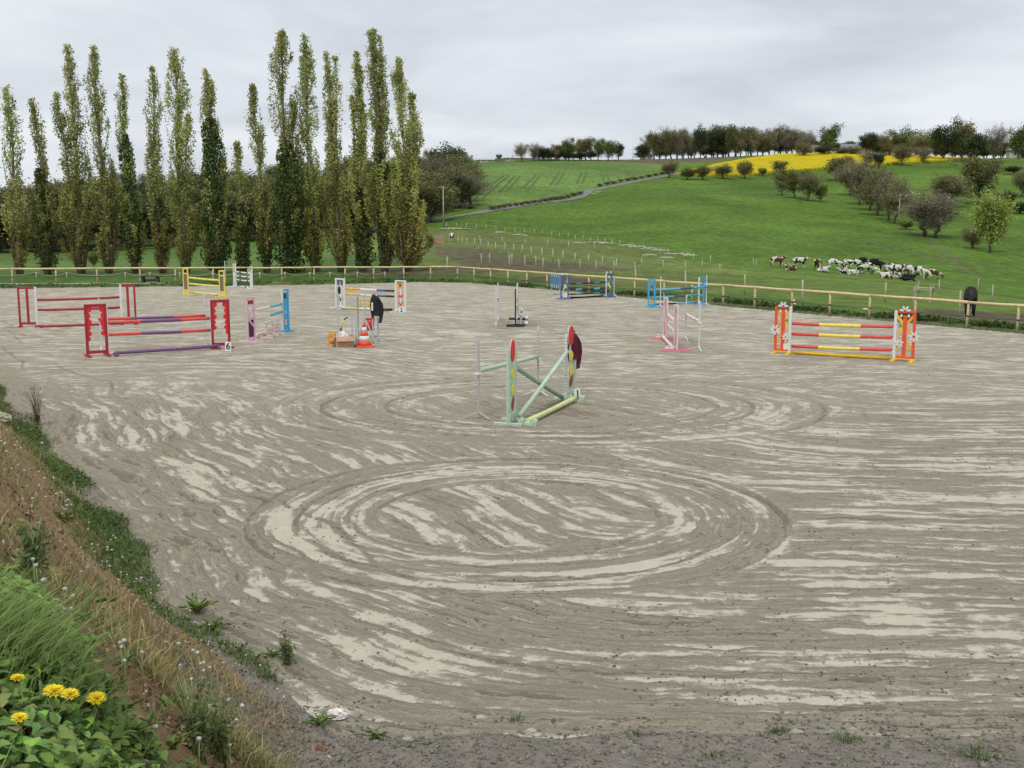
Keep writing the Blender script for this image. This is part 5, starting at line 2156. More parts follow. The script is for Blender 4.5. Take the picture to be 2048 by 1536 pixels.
def poplar(label, ub, vb, ut, vt, hwu, hwl, ivy, dens, forks, seed, ymul=1.0):
    """Lombardy poplar: steep limbs hugging the trunk, leaves along every limb"""
    rg = np.random.default_rng(seed)
    p = hit(ub, vb)
    y = p.y
    H_ = ztop(y, vt) - p.z
    px2m = y * math.cos(PITCH) / FPX
    lean = xat(y, ut, vt) - p.x
    r = empty('poplar_tree', p, label=label, cat='tree', group='row of tall poplars')
    WU, WL = hwu * px2m, hwl * px2m
    stems = [(lean, H_, 1.0, .0)] + [(lean + f[0] * px2m, (ztop(y, f[1]) - p.z), f[2], f[3]) for f in forks]
    paths = []
    LP, LS, LC = [], [], []

    def half(s):      # half width over the relative height
        lo = np.interp(s, [0, .04, .12, .25, .38, .5, .62, .8, .93, 1], [.35, .55, .9, 1.0, .95, .82, .9, .95, .6, .12])
        k = np.interp(s, [0, .3, .55, 1], [WL, WL, WU, WU])
        return lo * k

    for si, (lx, h, wk, s0) in enumerate(stems):
        nT = 12
        tp, tr = [], []
        for i in range(nT + 1):
            s = i / nT
            x = lx * s ** 1.15 + .12 * math.sin(s * 7 + seed)
            if si:
                s_ = s0 + (1 - s0) * s
                x = lx * (s_ ** 1.0) * (1 if s > .15 else s / .15 * .6 + .4) + .1 * math.sin(s * 6 + seed)
                tp.append(Vector((x, .15 * math.sin(s * 5 + si), h * s_)))
            else:
                tp.append(Vector((x, .12 * math.cos(s * 6 + seed), h * s)))
            tr.append(max(.02, (.21 if not si else .10) * (1 - s) ** .8 * (H_ / 18) + .015))
        tp[0].z = -.2 if not si else tp[0].z
        paths.append((tp, tr, 7))
        TPz = np.array([q.z for q in tp])
        TPx = np.array([q.x for q in tp])
        TPy = np.array([q.y for q in tp])
        nb = int((105 if not si else 48) * wk * (H_ / 18))
        for b in range(nb):
            s = rg.random() ** .92 * .94 + .005
            if si:
                s = s0 + (1 - s0) * rg.random() * .95
            hz_ = s * h
            bx_, by_ = np.interp(hz_, TPz, TPx), np.interp(hz_, TPz, TPy)
            L = (1.0 + 3.4 * rg.random() ** 1.3) * np.interp(s, [0, .3, .9, 1], [1.2, 1.15, .75, .45]) * (H_ / 18) ** .5
            an = rg.random() * 2 * np.pi
            hw = half(min(1, (hz_ + L * .7) / h)) * (wk if si else 1) * (.22 + 1.02 * rg.random() ** .7)
            up = L
            n = 7
            ks = np.linspace(0, 1, n)
            out_ = hw * np.minimum(1, (ks * 1.9) ** .75)
            X = bx_ + out_ * np.cos(an) + rg.normal(size=n) * .03 * (ks > 0)
            X = X + (np.interp(hz_ + up * ks, TPz, TPx) - bx_)
            Y = by_ + out_ * np.sin(an) + rg.normal(size=n) * .03
            Z = np.minimum(hz_ + up * ks, h * (1.005 + .01 * rg.random()))
            if b % 2 == 0 or s < .25:
                paths.append(([Vector((a_, b2, c_)) for a_, b2, c_ in zip(X[::2], Y[::2], Z[::2])], [.045, .032, .02, .008], 4))
            nl = int((52 + 50 * rg.random()) * dens * (2.0 if s < .38 else .80))
            q = rg.random(nl) ** .75
            PX = np.interp(q, ks, X) + rg.normal(size=nl) * .115
            PY = np.interp(q, ks, Y) + rg.normal(size=nl) * .115
            PZ = np.interp(q, ks, Z) + rg.normal(size=nl) * .12
            okz = PZ > .25
            PX, PY, PZ = PX[okz], PY[okz], PZ[okz]
            nl = len(PX)
            LP.append(np.stack([PX, PY, PZ], 1))
            LS.append(rg.uniform(.11, .21, nl))
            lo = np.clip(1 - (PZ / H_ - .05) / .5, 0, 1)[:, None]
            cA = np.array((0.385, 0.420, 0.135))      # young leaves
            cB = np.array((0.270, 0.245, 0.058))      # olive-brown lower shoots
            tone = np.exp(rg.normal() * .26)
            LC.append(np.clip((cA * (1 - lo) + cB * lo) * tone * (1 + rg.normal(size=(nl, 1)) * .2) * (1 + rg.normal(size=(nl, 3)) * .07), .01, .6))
    # bare bundled shoots at the foot
    for b in range(16):
        an = rg.random() * 6.28
        rr_ = WL * (.25 + .5 * rg.random())
        hh = 1.8 + 2.5 * rg.random()
        paths.append(([Vector((.25 * math.cos(an), .25 * math.sin(an), -.05)), Vector((rr_ * .7 * math.cos(an), rr_ * .7 * math.sin(an), hh * .5)), Vector((rr_ * math.cos(an), rr_ * math.sin(an), hh))], [.05, .035, .012], 4))
        nl = 90
        q = rg.random(nl) ** .6
        LP.append(np.stack([rr_ * math.cos(an) * q + rg.normal(size=nl) * .14, rr_ * math.sin(an) * q + rg.normal(size=nl) * .14, np.maximum(.3, hh * q + rg.normal(size=nl) * .1)], 1))
        LS.append(rg.uniform(.1, .19, nl))
        LC.append(jit((0.20, 0.17, 0.045), nl, rg, .25, .08))
    me_ = limb_mesh('limbs', paths, M_BARK)
    obj('trunk', me_, r)
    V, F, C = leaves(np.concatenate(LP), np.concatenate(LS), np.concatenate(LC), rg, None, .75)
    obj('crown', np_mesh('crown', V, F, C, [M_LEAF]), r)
    if ivy:
        z0, z1, wv, n = ivy
        n = int(n * .95)
        s = rg.random(n)
        zz_ = (z0 + (z1 - z0) * s) * H_
        an = rg.random(n) * 6.28
        cl = .65 + .5 * vnoise(an * 1.2 + seed, zz_ * .6)
        rr_ = wv * (.25 + .85 * rg.random(n) ** .6) * cl * cl * np.interp(s, [0, .12, .8, 1], [.6, 1, .8, .3])
        T0 = stems[0]
        bx_ = T0[0] * (zz_ / H_) ** 1.15
        P0 = np.stack([bx_ + rr_ * np.cos(an), rr_ * np.sin(an), np.maximum(zz_, .1)], 1)
        V, F, C = leaves(P0, rg.uniform(.14, .26, n), jit((0.075, 0.115, 0.034), n, rg, .4, .1), rg, None, .9)
        obj('ivy', np_mesh('ivy', V, F, C, [M_LEAF]), r)
    return r


POP = [
    ('leftmost poplar at the picture edge, thin with loose crown', 40, 549, 14, 178, 17, 21, None, .85, []),
    ('second poplar from the left, short with a thin tip and ivy', 96, 549, 69, 204, 11, 27, (.02, .62, .9, 1900), .75, []),
    ('third poplar from the left with a lower side stem on its left', 163, 548, 139, 98, 19, 30, None, 1.0, [(-28, 194, .75, .3)]),
    ('fourth poplar from the left, tall and narrow', 219, 548, 188, 100, 18, 27, None, 1.0, []),
    ('fifth poplar from the left, lower with dark ivy on its trunk', 272, 547, 241, 157, 12, 21, (.06, .72, .75, 2600), .7, []),
    ('sixth poplar from the left, slim and sparse', 326, 547, 301, 142, 14, 19, (.1, .4, .6, 900), .8, []),
    ('seventh poplar from the left with a bulge low on its right', 373, 547, 346, 101, 20, 27, None, 1.05, [(22, 238, .7, .35)]),
    ('eighth poplar from the left, broad and dark with heavy ivy', 434, 547, 415, 147, 17, 30, (.02, .78, 1.25, 6200), .9, [(24, 320, .7, .3)]),
    ('shortest poplar of the row, a thin dark one with ivy', 487, 546, 478, 290, 10, 13, (.02, .55, .7, 1900), .8, []),
    ('tenth poplar from the left, slim between dark neighbours', 534, 546, 508, 177, 14, 15, (.05, .3, .6, 900), .9, []),
    ('tall broad poplar with ivy to the ground, middle of the right group', 583, 545, 563, 70, 24, 29, (.0, .55, 1.35, 5600), 1.15, [(22, 210, .6, .3)]),
    ('tall dense poplar right of the ivy-clad broad one', 632, 545, 607, 76, 20, 24, (.02, .25, .8, 900), 1.2, []),
    ('poplar with two separate tops', 683, 545, 650, 113, 11, 26, None, .95, [(19, 121, .95, .1)]),
    ('narrow poplar just left of the tallest one', 726, 544, 715, 113, 13, 24, (.02, .4, .9, 2200), 1.05, [(-14, 200, .6, .4)]),
    ('tallest poplar with a ragged spiky top', 770, 544, 750, 67, 21, 28, (.02, .55, .7, 2600), 1.15, [(-9, 72, .6, .2), (10, 80, .6, .2)]),
    ('rightmost poplar, broad and bushy with a side lobe on its right', 815, 544, 801, 126, 20, 44, None, 1.35, [(26, 196, .9, .25), (-14, 330, .9, .05), (30, 300, .9, .05)]),
]
for i, a in enumerate(POP):
    poplar(*a, seed=40 + i)


# ---- broadleaf trees -----------------------------------------------------------
def tree_proto(kind, seed, nleaf=2600):
    """returns (trunk mesh, crown mesh) for a tree 10 m high with crown half width ~4 m"""
    rg = np.random.default_rng(seed)
    paths = []
    tips = []
    H_ = 10.0
    tb = rg.uniform(.12, .2)
    tp = [Vector((0, 0, -.4)), Vector((rg.normal() * .15, rg.normal() * .15, H_ * tb * .6)), Vector((rg.normal() * .3, rg.normal() * .3, H_ * tb)), Vector((rg.normal() * .5, rg.normal() * .5, H_ * .55)), Vector((rg.normal() * .6, rg.normal() * .6, H_ * .85))]
    paths.append((tp, [.33, .26, .22, .13, .03], 6))
    nl = 9
    for b in range(nl):
        an = 2 * math.pi * (b + rg.random() * .7) / nl
        s = rg.uniform(.4, 1)
        q0 = tp[1].lerp(tp[3], s * .8)
        re = rg.uniform(2.2, 3.7)
        el = rg.uniform(.25, 1.15)
        q1 = q0 + Vector((math.cos(an) * re * .5, math.sin(an) * re * .5, re * .35 * (1 + el)))
        q2 = Vector((math.cos(an) * re, math.sin(an) * re, min(H_ * .93, q0.z + re * (.55 + el))))
        paths.append(([q0, q1, q2], [.11, .07, .02], 4))
        for c in range(6):
            base = q0.lerp(q1, .5 + .5 * rg.random()) if rg.random() < .4 else q1.lerp(q2, rg.random())
            d = Vector((rg.normal(), rg.normal(), rg.normal() * .6 + .45)).normalized()
            e = base + d * rg.uniform(.9, 2.0)
            e.z = min(e.z, H_ * 1.0)
            paths.append(([base, base.lerp(e, .55) + Vector((0, 0, .1)), e], [.045, .03, .01], 3))
            tips.append((base, e))
    for c in range(44):
        v = rg.normal(size=3)
        v /= np.linalg.norm(v)
        q = Vector(v * np.array((3.5, 3.5, 4.0)) * rg.uniform(.55, 1.0) + np.array((0, 0, 5.7)))
        if q.z < 1.3:
            continue
        ax = Vector((0, 0, max(1.2, q.z - 2.2)))
        b0 = ax.lerp(q, .6)
        if c % 2 == 0:
            paths.append(([ax, b0, q], [.07, .04, .01], 3))
        tips.append((b0, q))
    trunk = limb_mesh('trunk', paths, M_BARKD)
    P = []
    n_per = nleaf // len(tips)
    tone = []
    for (q0, q1) in tips:
        a_ = np.array(q0)
        b2 = np.array(q1)
        k = rg.random(n_per)[:, None] ** .6
        sp_ = .55 if kind != 'bare' else .5
        P.append(a_ + (b2 - a_) * k * 1.1 + rg.normal(size=(n_per, 3)) * sp_)
        tone.append(np.full(n_per, np.exp(rg.normal() * .22)))
    P = np.concatenate(P)
    tone = np.concatenate(tone)[:, None]
    P = P[P[:, 2] > .8]
    tone = tone[:len(P)]
    n = len(P)
    base = {'bare': (0.225, 0.205, 0.140), 'brown': (0.215, 0.202, 0.098), 'olive': (0.190, 0.190, 0.070), 'green': (0.170, 0.215, 0.058), 'dark': (0.080, 0.105, 0.042), 'bright': (0.30, 0.355, 0.09)}[kind]
    C = jit(base, n, rg, .22, .08) * tone
    if kind in ('bare', 'brown'):
        # twig haze: thin slivers
        V, F, C = leaves(P, rg.uniform(.35, .9, n), C, rg, None, .10 if kind == 'bare' else .16)
        m_ = M_TWIG
    else:
        V, F, C = leaves(P, rg.uniform(.26, .52, n), C, rg, None, .75)
        m_ = M_LEAF
    return trunk, np_mesh('crown', V, F, np.clip(C, .005, .6), [m_])


PROTO = {
    'bare': [tree_proto('bare', s, 7000) for s in (1, 2, 3)],
    'brown': [tree_proto('brown', s, 7000) for s in (11, 12, 13)],
    'olive': [tree_proto('olive', s, 5000) for s in (21, 22)],
    'green': [tree_proto('green', s, 4800) for s in (31, 32, 33)],
    'dark': [tree_proto('dark', s, 5200) for s in (41, 42)],
    'bright': [tree_proto('bright', s, 6500) for s in (51,)],
}


def tree(label, p, H_, hw, kind, rg, name='broadleaf_tree', group=None):
    tm, cm = PROTO[kind][int(rg.integers(len(PROTO[kind])))]
    r = empty(name, p, rg.random() * 6.28, label=label, cat='tree', group=group)
    k = hw / 3.25
    H_ = H_ * 1.14
    for nm, me_ in (('trunk', tm), ('crown', cm)):
        o = obj(nm, me_, r)
        o.scale = (k, k * rg.uniform(.85, 1.1), H_ / 10.0)
    return r


def tree_px(label, u, vb, vt, hwpx, kind, rg, group=None, name='broadleaf_tree'):
    p = hit(u, vb)
    H_ = ztop(p.y, vt) - p.z
    return tree(label, p, max(1.0, H_), hwpx * p.y / FPX, kind, rg, name, group)


rg = np.random.default_rng(77)
# individually recognisable trees and shrubs on the right-hand slopes
for (lb, u, vb, vt, hw, kd) in [
    ('left tree of the small clump in the middle of the hillside', 1564, 391, 344, 16, 'brown'),
    ('middle tree of the small clump in the middle of the hillside', 1588, 396, 342, 22, 'olive'),
    ('right tree of the small clump in the middle of the hillside', 1617, 402, 345, 22, 'brown'),
    ('small ivy-green bushy tree at the right end of the hillside clump', 1641, 404, 374, 12, 'green'),
    ('topmost tree of the hedgerow running down the gully', 1683, 362, 318, 30, 'olive'),
    ('second hedgerow tree from the top of the gully', 1702, 392, 328, 31, 'brown'),
    ('third hedgerow tree from the top of the gully', 1720, 410, 331, 34, 'bare'),
    ('fourth hedgerow tree from the top of the gully', 1738, 422, 340, 34, 'brown'),
    ('fifth hedgerow tree from the top of the gully', 1756, 432, 350, 33, 'brown'),
    ('sixth hedgerow tree from the top of the gully', 1776, 442, 356, 30, 'bare'),
    ('lowest hedgerow tree beside the wire pole', 1790, 449, 368, 25, 'brown'),
    ('broad bare grey-brown tree at the foot of the gully', 1848, 472, 390, 50, 'bare'),
    ('bare tree leaning against the broad one at the foot of the gully', 1872, 476, 398, 41, 'bare'),
    ('big rounded dense tree high on the right', 1955, 410, 322, 36, 'olive'),
    ('rounded brown tree left of the big dense one', 1898, 414, 352, 36, 'brown'),
    ('bright green young tree at the lower right', 1980, 505, 388, 32, 'bright'),
    ('small brown shrub left of the bright green tree', 1946, 497, 458, 24, 'brown'),
    ('brown tree cut by the right picture edge', 2046, 394, 342, 20, 'brown'),
    ('dark round bush at the right edge near the top', 2026, 350, 333, 16, 'dark'),
    ('dark bush behind the bright green tree', 2010, 415, 385, 18, 'dark'),
    ('low dark hedge bush below the right edge tree', 2040, 428, 406, 20, 'dark'),
    ('small round shrub below the wire pole', 1812, 459, 442, 14, 'green'),
    ('leftmost hedge bush at the end of the lane beside the rapeseed', 1338, 356, 324, 15, 'brown'),
    ('second hedge bush before the rapeseed', 1374, 360, 339, 16, 'olive'),
    ('third hedge bush before the rapeseed', 1404, 360, 333, 17, 'brown'),
    ('fourth hedge bush before the rapeseed', 1445, 358, 330, 19, 'brown'),
    ('fifth hedge bush before the rapeseed', 1490, 358, 325, 17, 'olive'),
    ('small sixth hedge bush before the rapeseed', 1525, 353, 336, 8, 'green'),
    ('dark rounded tree standing before the rapeseed', 1558, 350, 324, 14, 'olive'),
    ('bushy tree in front of the rapeseed above the gully', 1684, 338, 319, 19, 'olive'),
    ('spreading bare tree in the rapeseed', 1735, 335, 301, 20, 'bare'),
    ('ivy tree at the right of the spreading bare one', 1757, 337, 308, 12, 'dark'),
    ('bare brown tree in the right part of the rapeseed', 1804, 331, 292, 19, 'brown'),
    ('bare brown tree at the right end of the rapeseed', 1846, 326, 294, 17, 'bare'),
    ('left bare tree of the pair beside the silo on the ridge', 1043, 324, 288, 15, 'bare'),
    ('right bare tree of the pair beside the silo on the ridge', 1068, 322, 288, 13, 'bare'),
    ('dark small tree left in the ridge clump', 1087, 322, 296, 12, 'dark'),
    ('rounded grey tree of the ridge clump', 1103, 321, 297, 13, 'brown'),
    ('second rounded tree of the ridge clump', 1117, 321, 292, 13, 'olive'),
    ('green tree in the middle of the ridge clump', 1138, 321, 284, 16, 'green'),
    ('grey-brown tree right of the green one on the ridge', 1158, 320, 285, 14, 'brown'),
    ('tall tree of the ridge clump', 1172, 320, 280, 16, 'olive'),
    ('slender green tree near the end of the ridge clump', 1196, 321, 283, 11, 'green'),
    ('ivy-green tree near the end of the ridge clump', 1216, 322, 284, 14, 'green'),
    ('low pine-like tree ending the ridge clump', 1237, 316, 289, 11, 'dark'),
    ('wide ivy tree on the ridge right of the grey roof', 1657, 309, 257, 18, 'green'),
    ('dark tree above the right end of the rapeseed', 1738, 312, 269, 17, 'dark'),
    ('brown ridge tree right of the dark one', 1763, 312, 268, 15, 'brown'),
    ('green ridge tree with a rounded head', 1800, 314, 258, 24, 'green'),
    ('brown ridge tree left of the tall dark group', 1840, 318, 264, 20, 'brown'),
    ('large dark green ridge tree', 1885, 322, 258, 26, 'dark'),
    ('tall spreading ridge tree overtopping its neighbours', 1922, 322, 247, 24, 'olive'),
    ('bushy dark tree before the right farm shed', 1950, 325, 272, 20, 'dark'),
    ('tall bare tree beside the right farm shed', 1990, 324, 255, 18, 'bare'),
    ('round-headed tree behind the right farm shed', 2036, 318, 259, 18, 'green'),
]:
    tree_px(lb, u, vb, vt, hw, kd, rg, 'scattered trees on the slopes and ridge')
ONES = ['first', 'second', 'third', 'fourth', 'fifth', 'sixth', 'seventh', 'eighth', 'ninth', 'tenth', 'eleventh', 'twelfth', 'thirteenth', 'fourteenth', 'fifteenth', 'sixteenth', 'seventeenth', 'eighteenth', 'nineteenth', 'twentieth']
ORD = ONES + ['twenty-' + w for w in ONES[:9]] + ['thirtieth'] + ['thirty-' + w for w in ONES[:9]]
# belt of trees along the ridge above the ploughed strip
for i, u in enumerate(np.linspace(1286, 1618, 30)):
    vt = float(np.interp(u, [1286, 1300, 1360, 1440, 1500, 1570, 1618], [285, 272, 262, 262, 258, 260, 268])) + rg.uniform(-5, 9)
    vb = float(np.interp(u, [1286, 1500, 1618], [319, 311, 308])) + rg.uniform(-1.5, 1.5)
    kd = ['bare', 'brown', 'olive', 'bare', 'dark', 'brown'][int(rg.integers(6))]
    tree_px('%s tree from the left in the dense ridge belt left of the rapeseed top' % ORD[i], u, vb, vt, rg.uniform(12, 19), kd, rg, 'belt of trees along the ridge')
for i, u in enumerate(np.linspace(1615, 2040, 14)):
    tree_px('low bush in the ridge hedge between the taller trees', u + rg.uniform(-8, 8), 314 + rg.uniform(-2, 3), 292 + rg.uniform(-6, 8), rg.uniform(13, 20), ['brown', 'dark', 'olive'][i % 3], rg, 'hedge bushes along the ridge')
# undergrowth and a second row closing the ridge skyline
for i, u in enumerate(np.linspace(1283, 2060, 46)):
    vb = float(np.interp(u, [1283, 1500, 1640, 1780, 1960, 2060], [317, 310, 307, 310, 318, 318]))
    ht = float(np.interp(u, [1283, 1330, 1600, 1640, 2060], [10, 20, 30, 24, 34])) * rg.uniform(.7, 1.25)
    tree_px('dark bush in the undergrowth closing the ridge skyline', u + rg.uniform(-6, 6), vb - 2, vb - ht, rg.uniform(11, 17), ['dark', 'brown', 'dark', 'olive'][i % 4], rg, 'undergrowth along the ridge', 'hedge_shrub')
for i, u in enumerate(np.linspace(1080, 1182, 7)):
    tree_px('low dark bush under the left ridge clump', u + rg.uniform(-4, 4), 321, 306 + rg.uniform(-4, 4), rg.uniform(10, 14), 'dark', rg, 'undergrowth under the left ridge clump', 'hedge_shrub')
# wood behind the poplars
cnt = 0
for (v0, n, jit_) in ((496, 30, 4), (480, 28, 6), (462, 28, 6), (444, 27, 6), (426, 26, 6), (410, 24, 5), (396, 20, 4), (384, 12, 4)):
    for i in range(n):
        u = -260 + (i + rg.random()) * (1200 / n)
        base = float(np.interp(u, [-260, 0, 150, 300, 470, 600, 760, 880, 960], [507, 505, 503, 492, 482, 478, 462, 438, 408]))
        v = base - (496 - v0) * float(np.interp(u, [-260, 0, 300, 600, 850, 960], [.50, .55, .8, .95, .98, .85])) + rg.normal() * jit_ * .5
        crest = float(np.interp(u, [-260, 0, 120, 230, 330, 450, 560, 700, 800, 900, 945, 965], [402, 388, 368, 348, 352, 342, 325, 308, 302, 300, 312, 345]))
        p = hit(u, v)
        if p.y > 520:
            continue
        H_ = rg.uniform(7.5, 11.5)
        top_v = 440 - (p.z + H_ - CAMZ) * FPX / p.y
        if top_v < crest + rg.uniform(2, 12):
            H_ = (440 - crest - rg.uniform(1, 12)) * p.y / FPX + CAMZ - p.z
            if H_ < 3.5:
                continue
        kd = ['brown', 'bare', 'olive', 'olive', 'brown', 'dark', 'dark', 'olive'][int(rg.integers(8))]
        tree('budding tree in the dense wood on the hill behind the poplars', p, H_, rg.uniform(3.6, 5.6), kd, rg, group='wood behind the poplars')
        cnt += 1
for (lb, u, vb, vt, hw, kd) in [
    ('dark ivy tree at the right corner of the wood by the wheat field', 925, 418, 357, 17, 'dark'),
    ('brown tree at the upper right end of the wood', 940, 385, 325, 15, 'brown'),
    ('yellowish tree at the lower right end of the wood', 905, 425, 379, 13, 'olive'),
    ('tall bare tree standing out on top of the wood', 918, 345, 297, 11, 'bare'),
    ('low scrub bush where the lane meets the wood', 940, 418, 415, 11, 'brown'),
]:
    tree_px(lb, u, vb, vt, hw, kd, rg, 'trees at the end of the wood')
# hedge along the lane
for i, (u, v) in enumerate(along([(985, 420), (1060, 409), (1130, 398), (1160, 390)], 16)):
    tree_px('%s low hedge shrub from the left along the lower lane' % ORD[i], u, v, v - rg.uniform(4, 8), rg.uniform(6, 10), 'brown', rg, 'hedge shrubs along the lane', 'hedge_shrub')
for i, (u, v) in enumerate(along([(1200, 374), (1260, 362), (1325, 350)], 10)):
    tree_px('%s low hedge shrub from the left along the upper lane' % ORD[i], u, v, v - rg.uniform(3, 5), rg.uniform(6, 9), 'brown', rg, 'hedge shrubs along the upper lane', 'hedge_shrub')
# bushes near the poplars' feet
for (lb, u, vb, vt, hw, kd) in [('small green sapling between the third and fourth poplars', 188, 535, 503, 10, 'green'), ('thin leafy sapling right of the tenth poplar', 545, 500, 470, 10, 'olive')]:
    tree_px(lb, u, vb, vt, hw, kd, rg, 'saplings among the poplars')

# ================================================================== ANIMALS
def coat(name, a, b_, thr, scale=2.2):
    if name in MATS:
        return MATS[name]
    m, t, out = new_mat(name)
    b = N(t, 'ShaderNodeBsdfPrincipled')
    tcn = N(t, 'ShaderNodeTexCoord')
    oi = N(t, 'ShaderNodeObjectInfo')
    ml = N(t, 'ShaderNodeMath', operation='MULTIPLY')
    ml.inputs[1].default_value = 37.0
    t.links.new(oi.outputs['Random'], ml.inputs[0])
    ad = N(t, 'ShaderNodeVectorMath', operation='ADD')
    t.links.new(tcn.outputs['Object'], ad.inputs[0])
    t.links.new(ml.outputs[0], ad.inputs[1])
    no = N(t, 'ShaderNodeTexNoise')
    no.inputs['Scale'].default_value = scale
    no.inputs['Detail'].default_value = 1.5
    t.links.new(ad.outputs[0], no.inputs['Vector'])
    rp = N(t, 'ShaderNodeMapRange')
    rp.inputs[1].default_value = thr - .015
    rp.inputs[2].default_value = thr + .015
    t.links.new(no.outputs['Fac'], rp.inputs[0])
    mx = N(t, 'ShaderNodeMixRGB')
    mx.inputs[1].default_value = (*a, 1)
    mx.inputs[2].default_value = (*b_, 1)
    t.links.new(rp.outputs[0], mx.inputs[0])
    t.links.new(mx.outputs[0], b.inputs['Base Color'])
    b.inputs['Roughness'].default_value = .8
    b.inputs['Specular IOR Level'].default_value = .15
    t.links.new(b.outputs[0], out.inputs[0])
    MATS[name] = m
    return m


def skin_mesh(name, verts, edges, root=0, sub=2):
    me_ = bpy.data.meshes.new(name)
    me_.from_pydata([v[:3] for v in verts], [], [])
    bm = bmesh.new()
    bm.from_mesh(me_)
    bm.verts.ensure_lookup_table()
    for a_, b2 in edges:
        bm.edges.new((bm.verts[a_], bm.verts[b2]))
    bm.verts.layers.skin.verify()
    lay = bm.verts.layers.skin.active
    for v, q in zip(bm.verts, verts):
        v[lay].radius = (q[3], q[4] if len(q) > 4 else q[3])
        v[lay].use_root = (v.index == root)
    bm.to_mesh(me_)
    bm.free()
    o = bpy.data.objects.new(name, me_)
    COL.objects.link(o)
    o.modifiers.new('skin', 'SKIN').use_smooth_shade = True
    s = o.modifiers.new('sub', 'SUBSURF')
    s.levels = s.render_levels = sub
    dg = bpy.context.evaluated_depsgraph_get()
    out = bpy.data.meshes.new_from_object(o.evaluated_get(dg))
    bpy.data.objects.remove(o, do_unlink=True)
    for p in out.polygons:
        p.use_smooth = True
    return out


def cow_verts(pose):
    if pose == 'lying':
        B = [(-.62, 0, .42, .25, .30), (-.1, 0, .40, .33, .36), (.42, 0, .42, .28, .32), (.70, 0, .62, .15), (.92, 0, .80, .115), (1.15, 0, .70, .07)]
        legs = []
        for s in (-1, 1):
            legs += [[(-.5, s * .28, .28, .14), (-.2, s * .38, .14, .08), (-.45, s * .42, .07, .05)], [(.45, s * .22, .22, .11), (.72, s * .25, .10, .06), (.5, s * .27, .05, .05)]]
        tail = [(-.86, .1, .3, .03), (-.8, .3, .08, .03)]
    else:
        B = [(-.62, 0, .98, .23, .27), (-.1, 0, .93, .28, .34), (.42, 0, .95, .25, .32)]
        B += [(.72, 0, 1.08, .14), (.95, 0, 1.2, .115), (1.2, 0, 1.07, .07)] if pose == 'stand' else [(.78, 0, .80, .14), (1.0, 0, .48, .11), (1.1, 0, .20, .07)]
        legs = []
        for s in (-1, 1):
            legs += [[(-.58, s * .17, .74, .13), (-.70, s * .17, .40, .062), (-.62, s * .17, .03, .055)], [(.42, s * .15, .68, .11), (.45, s * .15, .38, .06), (.43, s * .15, .03, .055)]]
        tail = [(-.88, 0, 1.0, .035), (-.93, 0, .5, .028)]
    V = list(B)
    E_ = [(0, 1), (1, 2), (2, 3), (3, 4), (4, 5)]
    for L, root in zip(legs, (0, 2, 0, 2)):
        n = len(V)
        V += L
        E_ += [(root, n), (n, n + 1), (n + 1, n + 2)]
    n = len(V)
    V += tail
    E_ += [(0, n), (n, n + 1)]
    h = B[4]
    for s in (-1, 1):
        V.append((h[0] - .03, s * .2, h[2] + .04, .035))
        E_.append((4, len(V) - 1))
    return V, E_


COW = {k: skin_mesh('body', *cow_verts(k), root=1) for k in ('stand', 'graze', 'lying')}
C_BW = coat('coat_black_white', (0.66, 0.63, 0.56), (0.018, 0.016, 0.016), .48)
C_WB = coat('coat_mostly_white', (0.66, 0.63, 0.56), (0.03, 0.028, 0.026), .56)
C_BL = coat('coat_black', (0.016, 0.015, 0.016), (0.5, 0.48, 0.44), .70)
C_BR = coat('coat_brown_white', (0.62, 0.56, 0.48), (0.105, 0.042, 0.022), .44)
COWMESH = {}


def cow(label, u, v, pose, mat, yaw, sc=1.0):
    key = (pose, mat.name)
    if key not in COWMESH:
        me_ = COW[pose].copy()
        me_.materials.clear()
        me_.materials.append(mat)
        COWMESH[key] = me_
    p = hit(u, v)
    o = obj('cow', COWMESH[key], None, p - Vector((0, 0, .02)), label=label, cat='cow', group='cattle herd on the pasture')
    o.rotation_euler = (0, 0, R(yaw))
    sc *= 1.24
    o.scale = (sc, sc, sc)
    return o


